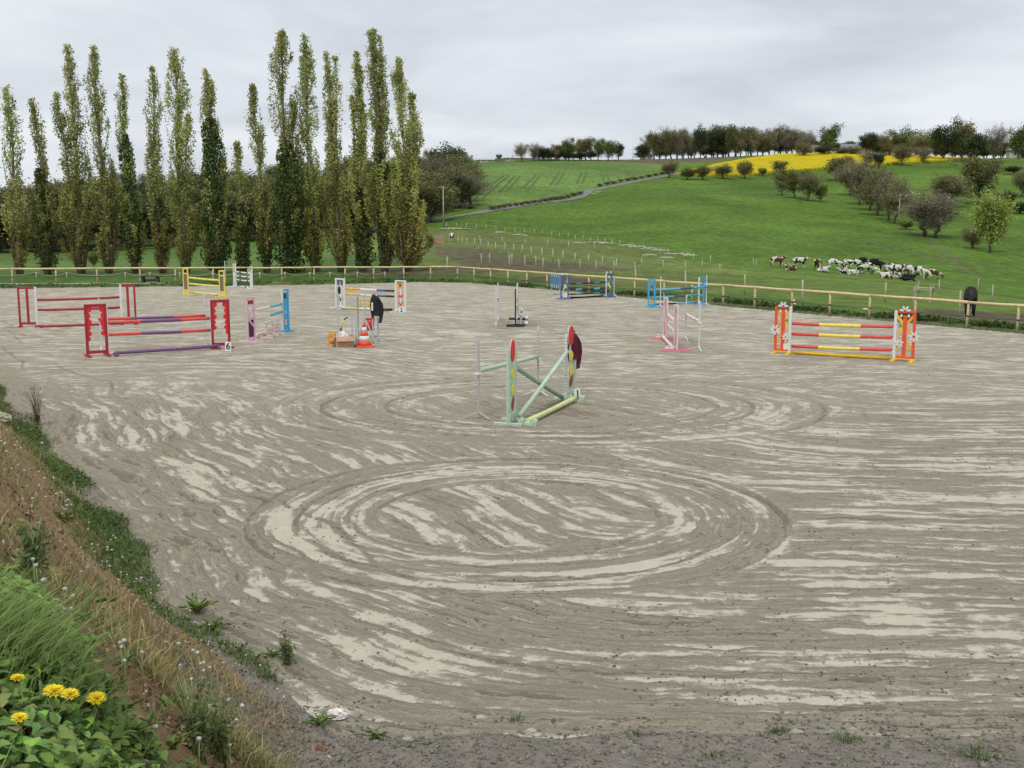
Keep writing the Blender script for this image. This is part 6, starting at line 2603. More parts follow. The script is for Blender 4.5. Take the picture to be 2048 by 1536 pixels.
COWS = [
    ('brown and white cow standing at the left end of the herd', 1555, 535, 'stand', C_BR, 10, 1.0),
    ('small calf lying second from the left of the herd', 1582, 541, 'lying', C_BR, 160, .8),
    ('white cow with dark head standing apart near the left end', 1599, 537, 'stand', C_WB, 5, 1.0),
    ('brown and white cow standing with its chest to the camera', 1635, 541, 'stand', C_BR, 235, 1.0),
    ('pale calf lying in front of the brown and white cow', 1646, 545, 'lying', C_WB, 20, .85),
    ('pale cow grazing right of the lying calf', 1669, 540, 'graze', C_WB, -5, 1.0),
    ('pale cow seen from behind left of the black group', 1690, 543, 'stand', C_WB, 70, .95),
    ('calf lying below the pale cow seen from behind', 1688, 548, 'lying', C_WB, 190, .8),
    ('black and white cow standing behind a lying white calf', 1707, 540, 'stand', C_BW, 180, 1.0),
    ('black cow at the back of the middle group', 1727, 537, 'graze', C_BL, 10, 1.05),
    ('white cow grazing in front of the big black cow', 1732, 548, 'graze', C_WB, 185, 1.0),
    ('biggest black cow grazing to the right in the middle', 1751, 544, 'graze', C_BL, -10, 1.2),
    ('white calf lying flat at the front of the middle group', 1707, 550, 'lying', C_WB, 170, .8),
    ('white calf beside the big black cow', 1745, 549, 'graze', C_WB, -20, .75),
    ('black and white cow at the left of the right-hand group', 1778, 550, 'stand', C_BW, 200, 1.0),
    ('white calf lying at the left of the right-hand group', 1772, 557, 'lying', C_WB, 180, .85),
    ('pale cow standing in the right-hand group', 1792, 554, 'stand', C_WB, 15, 1.05),
    ('brown calf lying in front of the right-hand group', 1790, 558, 'lying', C_BR, 10, .85),
    ('black cow grazing in the right-hand group', 1808, 552, 'graze', C_BL, -15, 1.0),
    ('white cow grazing right of the black one', 1819, 555, 'graze', C_WB, -30, 1.05),
    ('black calf lying at the front right of the herd', 1816, 562, 'lying', C_BL, -10, .9),
    ('pale cow with dark head grazing near the right end', 1840, 558, 'graze', C_WB, -40, 1.05),
    ('brown and white cow grazing at the right end of the herd', 1866, 560, 'graze', C_BR, -20, .9),
]
for c in COWS:
    cow(*c)

# horses
HV = [(0, 0, 1.22, .30, .30), (.5, 0, 1.14, .29, .31), (1.0, 0, 1.16, .25, .31), (1.3, 0, 1.05, .17, .2), (1.62, 0, .68, .12, .14), (1.78, 0, .42, .10, .11), (1.92, 0, .14, .065, .07)]
HE = [(0, 1), (1, 2), (2, 3), (3, 4), (4, 5), (5, 6)]
for s in (-1, 1):
    for root, L in ((0, [(.02, s * .18, .92, .19), (.16, s * .19, .68, .11), (-.12, s * .19, .48, .068), (-.06, s * .19, .22, .048), (-.02, s * .19, .035, .062)]), (2, [(1.02, s * .16, .82, .13), (1.02, s * .16, .50, .066), (1.0, s * .16, .22, .045), (1.03, s * .16, .035, .06)])):
        n = len(HV)
        HV += L
        HE += [(root, n)] + [(n + k, n + k + 1) for k in range(len(L) - 1)]
for s in (-1, 1):
    HV.append((1.58, s * .1, .80, .03))
    HE.append((4, len(HV) - 1))
hm = skin_mesh('body', HV, HE, root=1)
tm_ = MB()
tm_.tube([(-.28, 0, 1.3), (-.36, 0, 1.05), (-.36, .02, .7), (-.33, .03, .38)], [.05, .085, .09, .03], 8)
M_BLK = coat('coat_black_horse', (0.017, 0.016, 0.018), (0.03, 0.027, 0.026), .5)
M_PIE = coat('coat_piebald', (0.66, 0.62, 0.54), (0.02, 0.018, 0.018), .55, 1.4)
M_TAILB = paint('black_tail_hair', (0.014, 0.013, 0.014), .6, .2)
pz = hit(1939, 634)
hr = empty('horse', pz, R(69), label='black horse grazing behind the right fence, seen from behind', cat='horse')
o = obj('body', hm.copy(), hr)
o.data.materials.clear()
o.data.materials.append(M_BLK)
tm_.build('tail', M_TAILB, hr)
MB().box((-.02, .19, .09), (.1, .1, .12)).build('white_sock', M['white'], hr)
hr.scale = (1.0, .98, .98)
p2 = hit(902, 484)
h2 = empty('horse', p2, R(75), label='white and black horse grazing far off by the feed box', cat='horse')
me2 = hm.copy()
me2.materials.clear()
me2.materials.append(M_PIE)
obj('body', me2, h2)
t2 = MB()
t2.tube([(-.28, 0, 1.3), (-.36, 0, 1.05), (-.36, .02, .7), (-.33, .03, .38)], [.05, .085, .09, .03], 8)
t2.build('tail', M_TAILB, h2)

# ================================================================== PADDOCK FURNITURE
M_CRATE = paint('faded_crate_boards', (0.40, 0.26, 0.19), .9, .25, 3, .3)
p = hit(877, 487.5)
bx = empty('feed_box', p, .2, label='weathered reddish wooden feed box standing in the far paddock', cat='box')
wv, hv, dv = 1.75, 1.1, 1.2
for side, (c, s) in enumerate((((0, -dv / 2), (wv, .06)), ((0, dv / 2), (wv, .06)), ((-wv / 2 + .03, 0), (.06, dv - .08)), ((wv / 2 - .03, 0), (.06, dv - .08)))):
    for k in range(4):
        MB().box((c[0], c[1], .15 + k * .27), (s[0], s[1], .25)).build('board', M_CRATE, bx)
MB().box((0, 0, 1.15), (wv + .1, dv + .1, .05)).build('lid', paint('pale_lid', (0.5, 0.42, 0.3), .9), bx)
# hay rack behind the fence
p = hit(1847, 604)
hr_ = empty('hay_rack', p, R(-40), label='old wooden trestle rack standing behind the right fence', cat='rack')
for x in (-.55, .55):
    for y in (-.25, .25):
        mb = MB()
        mb.beam((x, y * 1.4, -.1), (x * .9, y, 1.15 + (.25 if x < 0 and y > 0 else 0)), .08, .08)
        mb.build('leg', M_GREYP, hr_)
for y in (-.25, .25):
    MB().beam((-.65, y, .86), (.65, y, .86), .05, .1).build('rail', M_GREYP, hr_)
for k in range(3):
    MB().box((0, -.2 + .2 * k, .95), (1.3, .17, .04)).build('board', M_GREYP, hr_)
MB().beam((-.6, -.3, .1), (-.3, .1, .8), .06, .06).build('brace', M_GREYP, hr_)
# dark bench by the far fence
p = hit(301, 565)
M_OLD = paint('dark_old_timber', (0.075, 0.062, 0.052), .85, .3, 4, .3)
be = empty('garden_bench', p, .05, label='low dark timber bench on the grass behind the far fence', cat='bench')
for k in range(3):
    MB().box((0, -.22 + .22 * k, .44), (1.55, .19, .07)).build('seat_board', M_OLD, be)
for x in (-.5, .5):
    MB().box((x, 0, .2), (.16, .5, .42)).build('leg', M_OLD, be)
MB().box((0, 0, .16), (1.3, .12, .1)).build('stretcher', M_OLD, be)
# white litter on the verge by the right fence
p = G(1733, 620)
crumple('small white scrap lying in the verge by the right fence', 'litter', (p.x, p.y, .04), .16, .1, .06, M['bag'], 'litter', 33)

# ================================================================== POLES, WIRES, BUILDINGS
M_CONC = paint('pole_concrete', (0.36, 0.34, 0.30), .85, .15, 2, .2)


def upole(label, u, vb, vt, arm=True, r=.13, mat=None):
    p = hit(u, vb)
    h = ztop(p.y, vt) - p.z
    e = empty('utility_pole', p, label=label, cat='pole', group='utility poles')
    MB().tube([(0, 0, -.4), (0, 0, h)], [r * 1.25, r * .8], 8).build('shaft', mat or M_CONC, e)
    if arm:
        MB().box((0, 0, h - .25), (2.2, .1, .1)).build('crossarm', mat or M_CONC, e)
        for x in (-1, 0, 1):
            MB().tube([(x, 0, h - .2), (x, 0, h + .05)], .06, 6).build('insulator', M['slate'], e)
    return p, h


a1 = upole('tall pale utility pole with crossarm by the lane', 887, 455, 372)
a2 = upole('slim utility pole half hidden among the poplars', 491, 470, 385, False, .1)
a3 = upole('slim grey utility pole beside the gully hedgerow', 1797, 452, 388, True, .11)
a4 = upole('thin distant pole on the ridge', 1266, 312, 291, False, .1)


def wire(label, A, B_, sag=1.2):
    pts = []
    for k in range(13):
        s = k / 12
        q = A.lerp(B_, s)
        q.z -= sag * 4 * s * (1 - s)
        pts.append(q - A)
    mb = MB()
    mb.tube(pts, .02, 4)
    mb.build('overhead_wire', M_WIRE, None, A, label=label, cat='wire', group='overhead wires')


t3 = a3[0] + Vector((0, 0, a3[1]))
wire('overhead wire running left from the gully pole', t3, Vector((t3.x - 62, t3.y + 30, t3.z + 1.5)), 1.0)
wire('overhead wire running right from the gully pole', t3, Vector((t3.x + 75, t3.y + 20, t3.z + 2.5)), 1.0)
t1 = a1[0] + Vector((0, 0, a1[1]))
t2_ = a2[0] + Vector((0, 0, a2[1]))
wire('overhead wire from the lane pole towards the poplars', t1, t2_, 1.5)

M_WALLW = paint('pale_render', (0.55, 0.53, 0.48), .9, .08, 1, .15)
M_ROOFG = paint('grey_slate_roof', (0.22, 0.23, 0.25), .8, .12, 1, .1)
M_ROOFW = paint('pale_sheet_roof', (0.50, 0.51, 0.51), .6, .08, 1, .1)
M_GLASS = paint('window_dark', (0.05, 0.055, 0.065), .2, .05)
M_SILO = paint('green_grey_silo', (0.10, 0.15, 0.15), .5, .1, 2, .1)


def house(label, u, v, wpx, hpx, roofpx, roofm, name='farmhouse', cat='building', yadd=0):
    p = hit(u, v)
    s = p.y / FPX
    w, h, rh = wpx * s, hpx * s, roofpx * s
    dp = max(5.0, w * .45)
    e = empty(name, p, label=label, cat=cat, group='farm buildings on the ridge')
    MB().box((0, 0, h / 2 - .3), (w, dp, h + .6)).build('wall', M_WALLW, e)
    mb = MB()
    o_ = .4
    V = [(-w / 2 - o_, -dp / 2 - o_, h + .02), (w / 2 + o_, -dp / 2 - o_, h + .02), (w / 2 + o_, dp / 2 + o_, h + .02), (-w / 2 - o_, dp / 2 + o_, h + .02), (-w / 2 - o_, 0, h + rh), (w / 2 + o_, 0, h + rh)]
    mb.add(V, [(0, 1, 5, 4), (2, 3, 4, 5), (0, 4, 3), (1, 2, 5), (0, 3, 2, 1)])
    rf_ = mb.build('roof', roofm, e)
    if name == 'farmhouse':
        MB().box((w * .35, 0, h + rh + .3), (.7, .7, 1.2)).build('chimney', M_WALLW, rf_)
    n = max(2, int(w / 4))
    for k in range(n):
        x = -w / 2 + w * (k + .5) / n
        wo_ = MB().box((x, -dp / 2 - .02, h * .55), (1.1, .06, min(1.3, h * .45))).build('window', M_GLASS, e)
        MB().box((x, -dp / 2 - .08, h * .55 - min(1.3, h * .45) / 2 - .05), (1.3, .12, .1)).build('sill', M_WALLW, wo_)
    MB().box((w * .1 + .3, -dp / 2 - .025, min(2.1, h * .8) / 2), (1.0, .06, min(2.1, h * .8))).build('door', M_ROOFG, e)
    return e


house('long low white barn on the ridge left of the silo', 974, 324, 28, 3, 4, M_ROOFW, 'barn')
house('pale house right of the silo on the ridge', 1020, 322, 16, 5, 3, M_ROOFW)
house('pale farmhouse before the left end of the ridge tree belt', 1294, 313, 26, 9, 8, M_ROOFG)
house('grey-roofed house between the tree belt and the ivy tree', 1634, 309, 22, 9, 9, M_ROOFG)
house('second grey-roofed house among the ridge trees', 1700, 310, 36, 9, 12, M_ROOFG)
house('long pale farm shed on the right end of the ridge', 2036, 316, 40, 14, 8, M_ROOFW, 'barn')
p = hit(998, 325)
e = empty('silo', p, label='small dark silo standing on the ridge left of the bare trees', cat='silo')
s = p.y / FPX
MB().tube([(0, 0, 1.6), (0, 0, 3.2), (0, 0, 3.3), (0, 0, 10.5 * s * 1.0), (0, 0, 13 * s)], [.4, 1.3, 1.35, 1.35, .3], 12).build('tank', M_SILO, e)
for k in range(4):
    a = math.pi / 4 + k * math.pi / 2
    MB().tube([(1.1 * math.cos(a), 1.1 * math.sin(a), -.3), (1.1 * math.cos(a), 1.1 * math.sin(a), 3.2)], .1, 6).build('leg', M_SILO, e)

# ================================================================== VEGETATION ON VERGE AND BANK
M_GRASS = foliage_mat('grass_blades', .3, .6, .2)
M_BROAD = foliage_mat('broad_leaves', .22, .42, .4)


def merge(parts):
    V, F, C = [], [], []
    b = 0
    for v, f, c in parts:
        V.append(v)
        F.append(f + b)
        C.append(c)
        b += len(v)
    return np.concatenate(V), np.concatenate(F), np.concatenate(C)


# raised weedy verge between the sand and the fence
rg = np.random.default_rng(21)
E_ = np.array(SANDE)
seg = np.hypot(*np.diff(E_, axis=0).T)
cum = np.concatenate([[0], np.cumsum(seg)])
tot = cum[-1]


def verge_pt(t, off):
    x = np.interp(t, cum, E_[:, 0])
    y = np.interp(t, cum, E_[:, 1])
    dx = np.interp(t + .5, cum, E_[:, 0]) - np.interp(t - .5, cum, E_[:, 0])
    dy = np.interp(t + .5, cum, E_[:, 1]) - np.interp(t - .5, cum, E_[:, 1])
    L = np.hypot(dx, dy) + 1e-9
    nx, ny = -dy / L, dx / L
    return x + nx * off, y + ny * off


def vwidth(t):
    x, y = verge_pt(t, 0)
    return np.clip(-fence_side(x, y), .35, 3.5) + .9


ts = np.linspace(0, tot, 900)
os_ = np.linspace(-.08, 1, 10)
TT, OO = np.meshgrid(ts, os_, indexing='ij')
VW = vwidth(TT)
VX, VY = verge_pt(TT, np.where(OO < 0, OO * 2, OO * VW))
VZ = np.interp(OO, [-.08, 0, .12, .4, .75, 1], [-.08, .0, .09, .10, .02, -.16]) + (fbm(VX * 2, VY * 2, 3) - .5) * .10 * (OO > 0)
idx = np.arange(VX.size).reshape(VX.shape)
qd = np.stack([idx[:-1, :-1], idx[1:, :-1], idx[1:, 1:], idx[:-1, 1:]], -1).reshape(-1, 4)
vc = np.array(C_LAWN)[None, None] * (0.7 + .6 * fbm(VX * 1.5, VY * 1.5, 3))[..., None]
kk = (1 - sstep(-.02, .1, OO))[..., None]
vc = vc * (1 - kk) + np.array((.2, .175, .13)) * kk
me = np_mesh('verge', np.stack([VX, VY, VZ], -1).reshape(-1, 3), qd, vc.reshape(-1, 3), [M_PASTURE], True)
obj('verge', me, kind='structure', label='grassy raised verge along the foot of the arena fence')

n = 26000
t_ = rg.random(n) * tot
o_ = rg.random(n) ** 1.2
wv_ = vwidth(t_)
x, y = verge_pt(t_, o_ * wv_ * .8)
z = np.interp(o_ * .8, [0, .12, .4, .75, 1], [.0, .08, .09, .02, -.16]) - .02
lush = np.clip(fbm(x * .7 + 3, y * .7, 3) * 2.4 - .75, 0, 1) * np.interp(x, [-30, 2, 8, 20], [.75, .8, 1.0, 1.1])
lush *= (1 - o_ * .75)
keep = lush > .12
x, y, z, lush = x[keep], y[keep], z[keep], lush[keep]
n = len(x)
P = np.stack([x, y, z], 1)
b1 = blades(P, .06 + .30 * lush * rg.random(n), rg.uniform(.025, .05, n), rg.normal(size=(n, 2)) * .12, jit((0.115, 0.185, 0.040), n, rg, .3, .1), rg)
obj('verge_grass', np_mesh('verge_grass', *b1, [M_GRASS]), kind='stuff', label='rough green weeds and grass along the arena fence', cat='weeds')
m2 = rg.random(n) < lush * .75
P2 = P[m2] + np.stack([rg.normal(size=m2.sum()) * .06, rg.normal(size=m2.sum()) * .06, .04 + .26 * rg.random(m2.sum()) * lush[m2]], 1)
b2 = leaves(P2, rg.uniform(.08, .2, len(P2)), jit((0.085, 0.150, 0.032), len(P2), rg, .35, .1), rg, None, .7, .4)
obj('verge_weeds', np_mesh('verge_weeds', *b2, [M_BROAD]), kind='stuff', label='broad dark weed leaves along the arena fence', cat='weeds')


# ---- near bank -----------------------------------------------------------------------
def bank_sample(n, d0, d1, s0, s1, rg, pw=1.0):
    """points on the bank between distances d0..d1 from its foot, s along it (0 near, negative far)"""
    d = d0 + (d1 - d0) * rg.random(n)
    s = s0 + (s1 - s0) * rg.random(n) ** pw
    x = EDGE1[0] + _ed[0] * s + EN[0] * d
    y = EDGE1[1] + _ed[1] * s + EN[1] * d
    return x, y


def dens(x, y, f, seed):
    return fbm(x * f + seed, y * f - seed, 3)


rg = np.random.default_rng(31)
# (a) dark green strip at the foot
parts = []
x, y = bank_sample(60000, -.05, 1.25, 1.8, -34, rg, 1.25)
d = d_bank(x, y)
dd = dens(x, y, .55, 4.0)
prob = np.exp(-((d - .40) / .42) ** 2) * sstep(.36, .56, dd + .07 * (y > 12)) * (.75 + .25 * (y > 14))
prob *= (y > 8.0)
kp = (rg.random(len(x)) < prob) & (d > .02)
x, y, d = x[kp], y[kp], d[kp]
n = len(x)
P = np.stack([x, y, bank_z(x, y) - .01], 1)
parts.append(blades(P, rg.uniform(.03, .14, n), rg.uniform(.006, .016, n), rg.normal(size=(n, 2)) * .08, jit((0.135, 0.20, 0.048), n, rg, .3, .12), rg))
obj('bank_grass', np_mesh('bank_grass', *merge(parts), [M_GRASS]), kind='stuff', label='dark green grass strip along the foot of the earth bank', cat='grass')
k2 = rg.random(n) < .75
P2 = P[k2] + np.stack([rg.normal(size=k2.sum()) * .04, rg.normal(size=k2.sum()) * .04, rg.random(k2.sum()) * .08 + .01], 1)
L2 = leaves(P2, rg.uniform(.025, .065, len(P2)), jit((0.085, 0.150, 0.034), len(P2), rg, .35, .12), rg, None, .62, .35)
obj('bank_weeds', np_mesh('bank_weeds', *L2, [M_BROAD]), kind='stuff', label='small leafy weeds along the foot of the earth bank', cat='weeds')

# (b) dry straw and sparse yellowish grass on the slope
x, y = bank_sample(44000, .35, 2.9, 2.5, -32, rg, 1.6)
d = d_bank(x, y)
dd = dens(x, y, .8, 9.0)
prob = sstep(.38, .6, dd) * np.interp(d, [.3, .9, 2.2, 2.9], [.3, 1, .9, .5])
kp = rg.random(len(x)) < prob
x, y, d = x[kp], y[kp], d[kp]
n = len(x)
P = np.stack([x, y, bank_z(x, y) - .01], 1)
mixc = rg.random((n, 1))
gy = sstep(.45, .65, dens(x, y, .5, 22))[:, None]
C = np.where(mixc < .3 + .45 * gy, jit((0.19, 0.22, 0.06), n, rg, .3, .1), jit((0.47, 0.37, 0.19), n, rg, .28, .08))
S1 = blades(P, rg.uniform(.03, .15, n), rg.uniform(.004, .010, n), rg.normal(size=(n, 2)) * .09, C, rg)
obj('dry_grass', np_mesh('dry_grass', *S1, [M_GRASS]), kind='stuff', label='dry straw-coloured grass scattered over the brown slope', cat='grass')
# litter of dead leaves, clods and chips lying on the slope
x, y = bank_sample(16000, .2, 2.9, 3, -26, rg, 1.7)
n = len(x)
P = np.stack([x, y, bank_z(x, y) + .008], 1)
ch = rg.random((n, 1))
C = np.where(ch < .4, jit((0.16, 0.10, 0.05), n, rg, .3, .1), np.where(ch < .85, jit((0.36, 0.28, 0.16), n, rg, .25, .08), jit((0.52, 0.48, 0.40), n, rg, .15, .05)))
S2 = leaves(P, rg.uniform(.012, .05, n), C, rg, None, .5, .2)
obj('dead_leaf_litter', np_mesh('dead_leaf_litter', *S2, [M_TWIG]), kind='stuff', label='dead leaf and straw litter on the brown slope', cat='litter')

# (c) clods and small stones on grey soil and sand edge
rgc = np.random.default_rng(44)


def clods(name, label, x, y, z, size, colr, rg):
    """low-poly stones: stretched octahedra"""
    n = len(x)
    base = np.array([(1, 0, 0), (-1, 0, 0), (0, 1, 0), (0, -1, 0), (0, 0, 1), (0, 0, -1)], float)
    k = rg.uniform(.55, 1.25, (n, 6, 1))
    a = rg.random(n) * 6.28
    V = base[None] * k * size[:, None, None] * np.array([1.0, .8, .6])
    ca, sa_ = np.cos(a)[:, None], np.sin(a)[:, None]
    X = V[..., 0] * ca - V[..., 1] * sa_ + x[:, None]
    Y = V[..., 0] * sa_ + V[..., 1] * ca + y[:, None]
    Z = V[..., 2] + z[:, None]
    b = np.arange(n)[:, None] * 6
    F = np.concatenate([b + q for q in ([0, 2, 4], [2, 1, 4], [1, 3, 4], [3, 0, 4], [2, 0, 5], [1, 2, 5], [3, 1, 5], [0, 3, 5])], 0)
    me_ = np_mesh(name, np.stack([X, Y, Z], -1).reshape(-1, 3), F, np.repeat(colr[:, None], 6, 1).reshape(-1, 3), [M_TWIG], True)
    return obj(name, me_, kind='stuff', label=label, cat='clods')


n = 9000
x = rgc.uniform(-3.5, 6.5, n)
y = rgc.uniform(7.2, 9.3, n)
d2 = np.maximum(d_bank(x, y), d_toe(x, y))
kp = (d2 > -.35) & (d_bank(x, y) < 1.3) & (rgc.random(n) < np.interp(d2, [-.35, 0, .3], [.1, .8, 1]))
x, y = x[kp], y[kp]
n = len(x)
clods('soil_clods', 'crumbly grey soil clods along the near edge of the sand', x, y, np.maximum(bank_z(x, y), 0) + .004, rgc.uniform(.006, .026, n) * np.where(rgc.random(n) < .06, 1.9, 1), jit((0.285, 0.255, 0.215), n, rgc, .2, .05), rgc)
n = 9000
y = np.exp(rgc.uniform(math.log(8.8), math.log(34), n))
x = rgc.uniform(-.5, .5, n) * y
kp = (np.maximum(d_bank(x, y), d_toe(x, y)) < -.05) & (dens(x, y, .7, 30) < .52)
x, y = x[kp], y[kp]
n = len(x)
clods('sand_clods', 'small dark sand clods scattered over the arena', x, y, np.full(n, .004), rgc.uniform(.006, .022, n), jit((0.23, 0.20, 0.15), n, rgc, .25, .05), rgc)

# ---- foreground crest: lush clover and weeds ------------------------------------------------
rg = np.random.default_rng(52)


def broadleaf(P, L, Wd, az, tilt, col, rg, fold=.25, lobes=False):
    """cupped pointed leaves: 3 cross-rows of 3 vertices and a tip"""
    n = len(P)
    ss = np.array([0, .3, .65, 1.0])
    ww = np.array([.18, .95, .8, 0.02])
    dirx = np.stack([np.cos(az) * np.cos(tilt), np.sin(az) * np.cos(tilt), np.sin(tilt)], 1)
    side = np.stack([-np.sin(az), np.cos(az), np.zeros(n)], 1)
    up = np.cross(dirx, side)
    up = up * np.where(up[:, 2:3] < 0, -1, 1)
    V = np.zeros((n, 4, 3, 3))
    for i in range(4):
        cen = P + dirx * (L * ss[i])[:, None] - up * (L * .28 * ss[i] ** 2)[:, None]
        for j, s in enumerate((-1, 0, 1)):
            V[:, i, j] = cen + side * (Wd * ww[i] * .5 * s)[:, None] + up * (Wd * fold * ww[i] * abs(s))[:, None]
    V[:, 1:3, ::2, 2] += rg.normal(size=(n, 2, 2)) * (Wd * .05)[:, None, None]
    b = np.arange(n)[:, None] * 12
    F = []
    for i in range(3):
        for j in range(2):
            q = i * 3 + j
            F.append(b + [q, q + 1, q + 4, q + 3])
    C = np.repeat(col[:, None], 12, 1)
    C = C.reshape(n, 4, 3, 3)
    C[:, :, 1] *= 1.15
    return V.reshape(-1, 3), np.concatenate(F, 0), C.reshape(-1, 3)


def crest_pts(n, rg, d0=2.62, d1=4.4, s0=3.0, s1=9.5):
    d = d0 + (d1 - d0) * rg.random(n)
    s = s0 + (s1 - s0) * rg.random(n)
    x = EDGE1[0] + _ed[0] * s + EN[0] * d
    y = EDGE1[1] + _ed[1] * s + EN[1] * d
    ok = (y > .35) & (np.hypot(x, y) > .75) & (d_bank(x, y) > 1.85 + .45 * fbm(x * 2.2, y * 2.2, 2) + .5 * np.clip((y - 3.1) / 1.0, 0, 1))
    return x[ok], y[ok]


x, y = crest_pts(30000, rg, 1.95, 4.2, 3.2, 8.6)
n = len(x)
z = bank_z(x, y)
hgt = .02 + .15 * rg.random(n) ** .8 * np.clip(fbm(x * 1.7, y * 1.7, 2) * 1.7, .3, 1.2)
P = np.stack([x, y, z + hgt], 1)
S = broadleaf(P, rg.uniform(.025, .06, n), rg.uniform(.018, .045, n), rg.random(n) * 6.28, rg.normal(size=n) * .4, jit((0.150, 0.250, 0.050), n, rg, .36, .12), rg)
obj('clover_cover', np_mesh('clover_cover', *S, [M_BROAD], True), kind='stuff', label='dense green clover and weed leaves on the near crest of the bank', cat='weeds')
# stems under the leaves
pk = rg.random(n) < .45
Ps = np.stack([x[pk], y[pk], z[pk] - .01], 1)
S = blades(Ps, hgt[pk] + .01, np.full(pk.sum(), .004), rg.normal(size=(pk.sum(), 2)) * .01, jit((0.07, 0.11, 0.03), pk.sum(), rg, .25, .1), rg)
obj('clover_stems', np_mesh('clover_stems', *S, [M_GRASS]), kind='stuff', label='thin green stems under the near weeds', cat='weeds')


def crest_hit(u, v, lift=0.0):
    """point of the bank seen at a photo position"""
    a, b, c = ray(u, v)
    ts_ = np.linspace(.6, 60, 6000)
    X, Y, Z = a * ts_, b * ts_, CAMZ + c * ts_
    g = np.maximum(bank_z(X, Y, False) + lift, 0 + lift)
    i = np.where(Z <= g)[0]
    i = i[0] if len(i) else -1
    x_, y_ = X[i], Y[i]
    return Vector((x_, y_, float(np.maximum(bank_z(np.array([x_]), np.array([y_]))[0], 0.0))))


# individual leafy weed plants (dandelion rosettes and dock)
leafmeshes = []
for s in range(5):
    r5 = np.random.default_rng(600 + s)
    V = []
    F = []
    nseg = 7
    for i in range(nseg):
        t0 = i / (nseg - 1)
        wd = (.13 + .36 * math.sin(math.pi * min(1, t0 * 1.02)) ** .8) * (1 + (.25 if i % 2 else -.12) * (s % 2))
        wd = wd * .5 if t0 < .98 else .01
        zc = .32 * t0 - .42 * t0 ** 2 + .03 * r5.normal()
        for sgn in (-1, 0, 1):
            V.append((t0, sgn * wd * (.62 if s > 2 else .8), zc + abs(sgn) * (.07 + .03 * r5.normal())))
    for i in range(nseg - 1):
        for j in range(2):
            q = i * 3 + j
            F.append((q, q + 1, q + 4, q + 3))
    me_ = np_mesh('leaf', np.array(V), np.array(F), jit((0.140, 0.215, 0.048), len(V), r5, .08, .03), [M_BROAD], True)
    leafmeshes.append(me_)


def weed(label, p, nleaf, size, rg, cat='plant', name='weed_plant', up=.5, group='leafy weeds on the near bank', kinds=(0, 1, 2, 3, 4), wid=1.0):
    e = empty(name, p, rg.random() * 6.28, label=label, cat=cat, group=group)
    for k in range(nleaf):
        o = obj('leaf', leafmeshes[kinds[int(rg.integers(len(kinds)))]], e, (rg.normal() * size * .08, rg.normal() * size * .08, rg.random() * size * .12))
        sc = size * rg.uniform(.7, 1.2)
        o.scale = (sc, sc * wid * rg.uniform(.7, 1.1), sc)
        o.rotation_euler = (rg.normal() * .25, -rg.uniform(.05, up), 2 * math.pi * (k + rg.random() * .7) / nleaf)
    return e


rg = np.random.default_rng(71)
WP = [(55, 1290, .12), (120, 1265, .11), (190, 1285, .11), (250, 1320, .11), (60, 1340, .12), (150, 1340, .13), (215, 1370, .12), (30, 1420, .13), (110, 1450, .14), (180, 1430, .13), (250, 1415, .13), (300, 1440, .13), (60, 1500, .15), (140, 1510, .15), (215, 1490, .15), (290, 1500, .14), (345, 1490, .13), (20, 1370, .12), (385, 1525, .11), (330, 1400, .1), (165, 1240, .1), (20, 1240, .12), (85, 1215, .1), (265, 1475, .14)]
names_ = ['clump']
for i, (u, v, s) in enumerate(WP):
    p = crest_hit(u, v, .06)
    weed('broad-leaved green weed among the clover on the near crest', p + Vector((0, 0, .04)), int(rg.integers(9, 15)), s * .62, rg, up=1.0, group='broad-leaved weeds on the near crest')
for (lb, u, v, s, nl, up) in [
    ('dark thistle-like rosette at the foot of the bank, near the sand', 395, 1228, .20, 16, 1.1),
    ('second dark rosette just right of the thistle-like one', 428, 1262, .17, 14, 1.1),
    ('spreading rosette on the brown slope beside the near clover', 172, 1222, .17, 13, 1.0),
    ('small dark nettle-like plant alone in the grey soil', 752, 1480, .13, 12, .8),
    ('leafy weed at the sand edge below the white scrap', 640, 1452, .15, 12, .7),
    ('leafy dock plant at the sand edge above the white scrap', 545, 1315, .13, 12, .9),
    ('grey-green tuft plant on the slope left of the rosette', 130, 1045, .17, 14, 1.0),
]:
    weed(lb, crest_hit(u, v), nl + 6, s, rg, up=up, wid=.42)


# dandelions ---------------------------------------------------------------------------------
M_YEL = paint('dandelion_yellow', (0.88, 0.70, 0.015), .6, .1, 20, 0)
M_STEM = paint('flower_stem', (0.22, 0.27, 0.10), .6, .15, 10, 0)
M_CLOCK = paint('seed_clock_white', (0.66, 0.65, 0.60), .9, .08, 40, 0)
M_SEPAL = paint('green_sepals', (0.10, 0.14, 0.045), .7, .15, 10, 0)


def flower_mesh(closed=False):
    mb = MB()
    r5 = random.Random(3)
    for ring, (n, L, el) in enumerate(((26, 1.0, .12), (22, .82, .38), (16, .58, .75), (10, .34, 1.1))):
        for k in range(n):
            a = 2 * math.pi * (k + .5 * ring) / n + r5.uniform(-.07, .07)
            e_ = (el if not closed else 1.3) + r5.uniform(-.1, .1)
            l = L * r5.uniform(.9, 1.08)
            d = Vector((math.cos(a) * math.cos(e_), math.sin(a) * math.cos(e_), math.sin(e_)))
            s = Vector((-math.sin(a), math.cos(a), 0)) * .085
            base = Vector((0, 0, .02 + .03 * ring)) + d * .08
            tip = base + d * l
            up = Vector((0, 0, .05))
            mb.add([base - s * .5, base + s * .5, base.lerp(tip, .75) + s + up * .4, tip, base.lerp(tip, .75) - s + up * .4], [(0, 1, 2, 3, 4)])
    return mb.mesh('petals', M_YEL)


FL = flower_mesh()
FLC = flower_mesh(True)


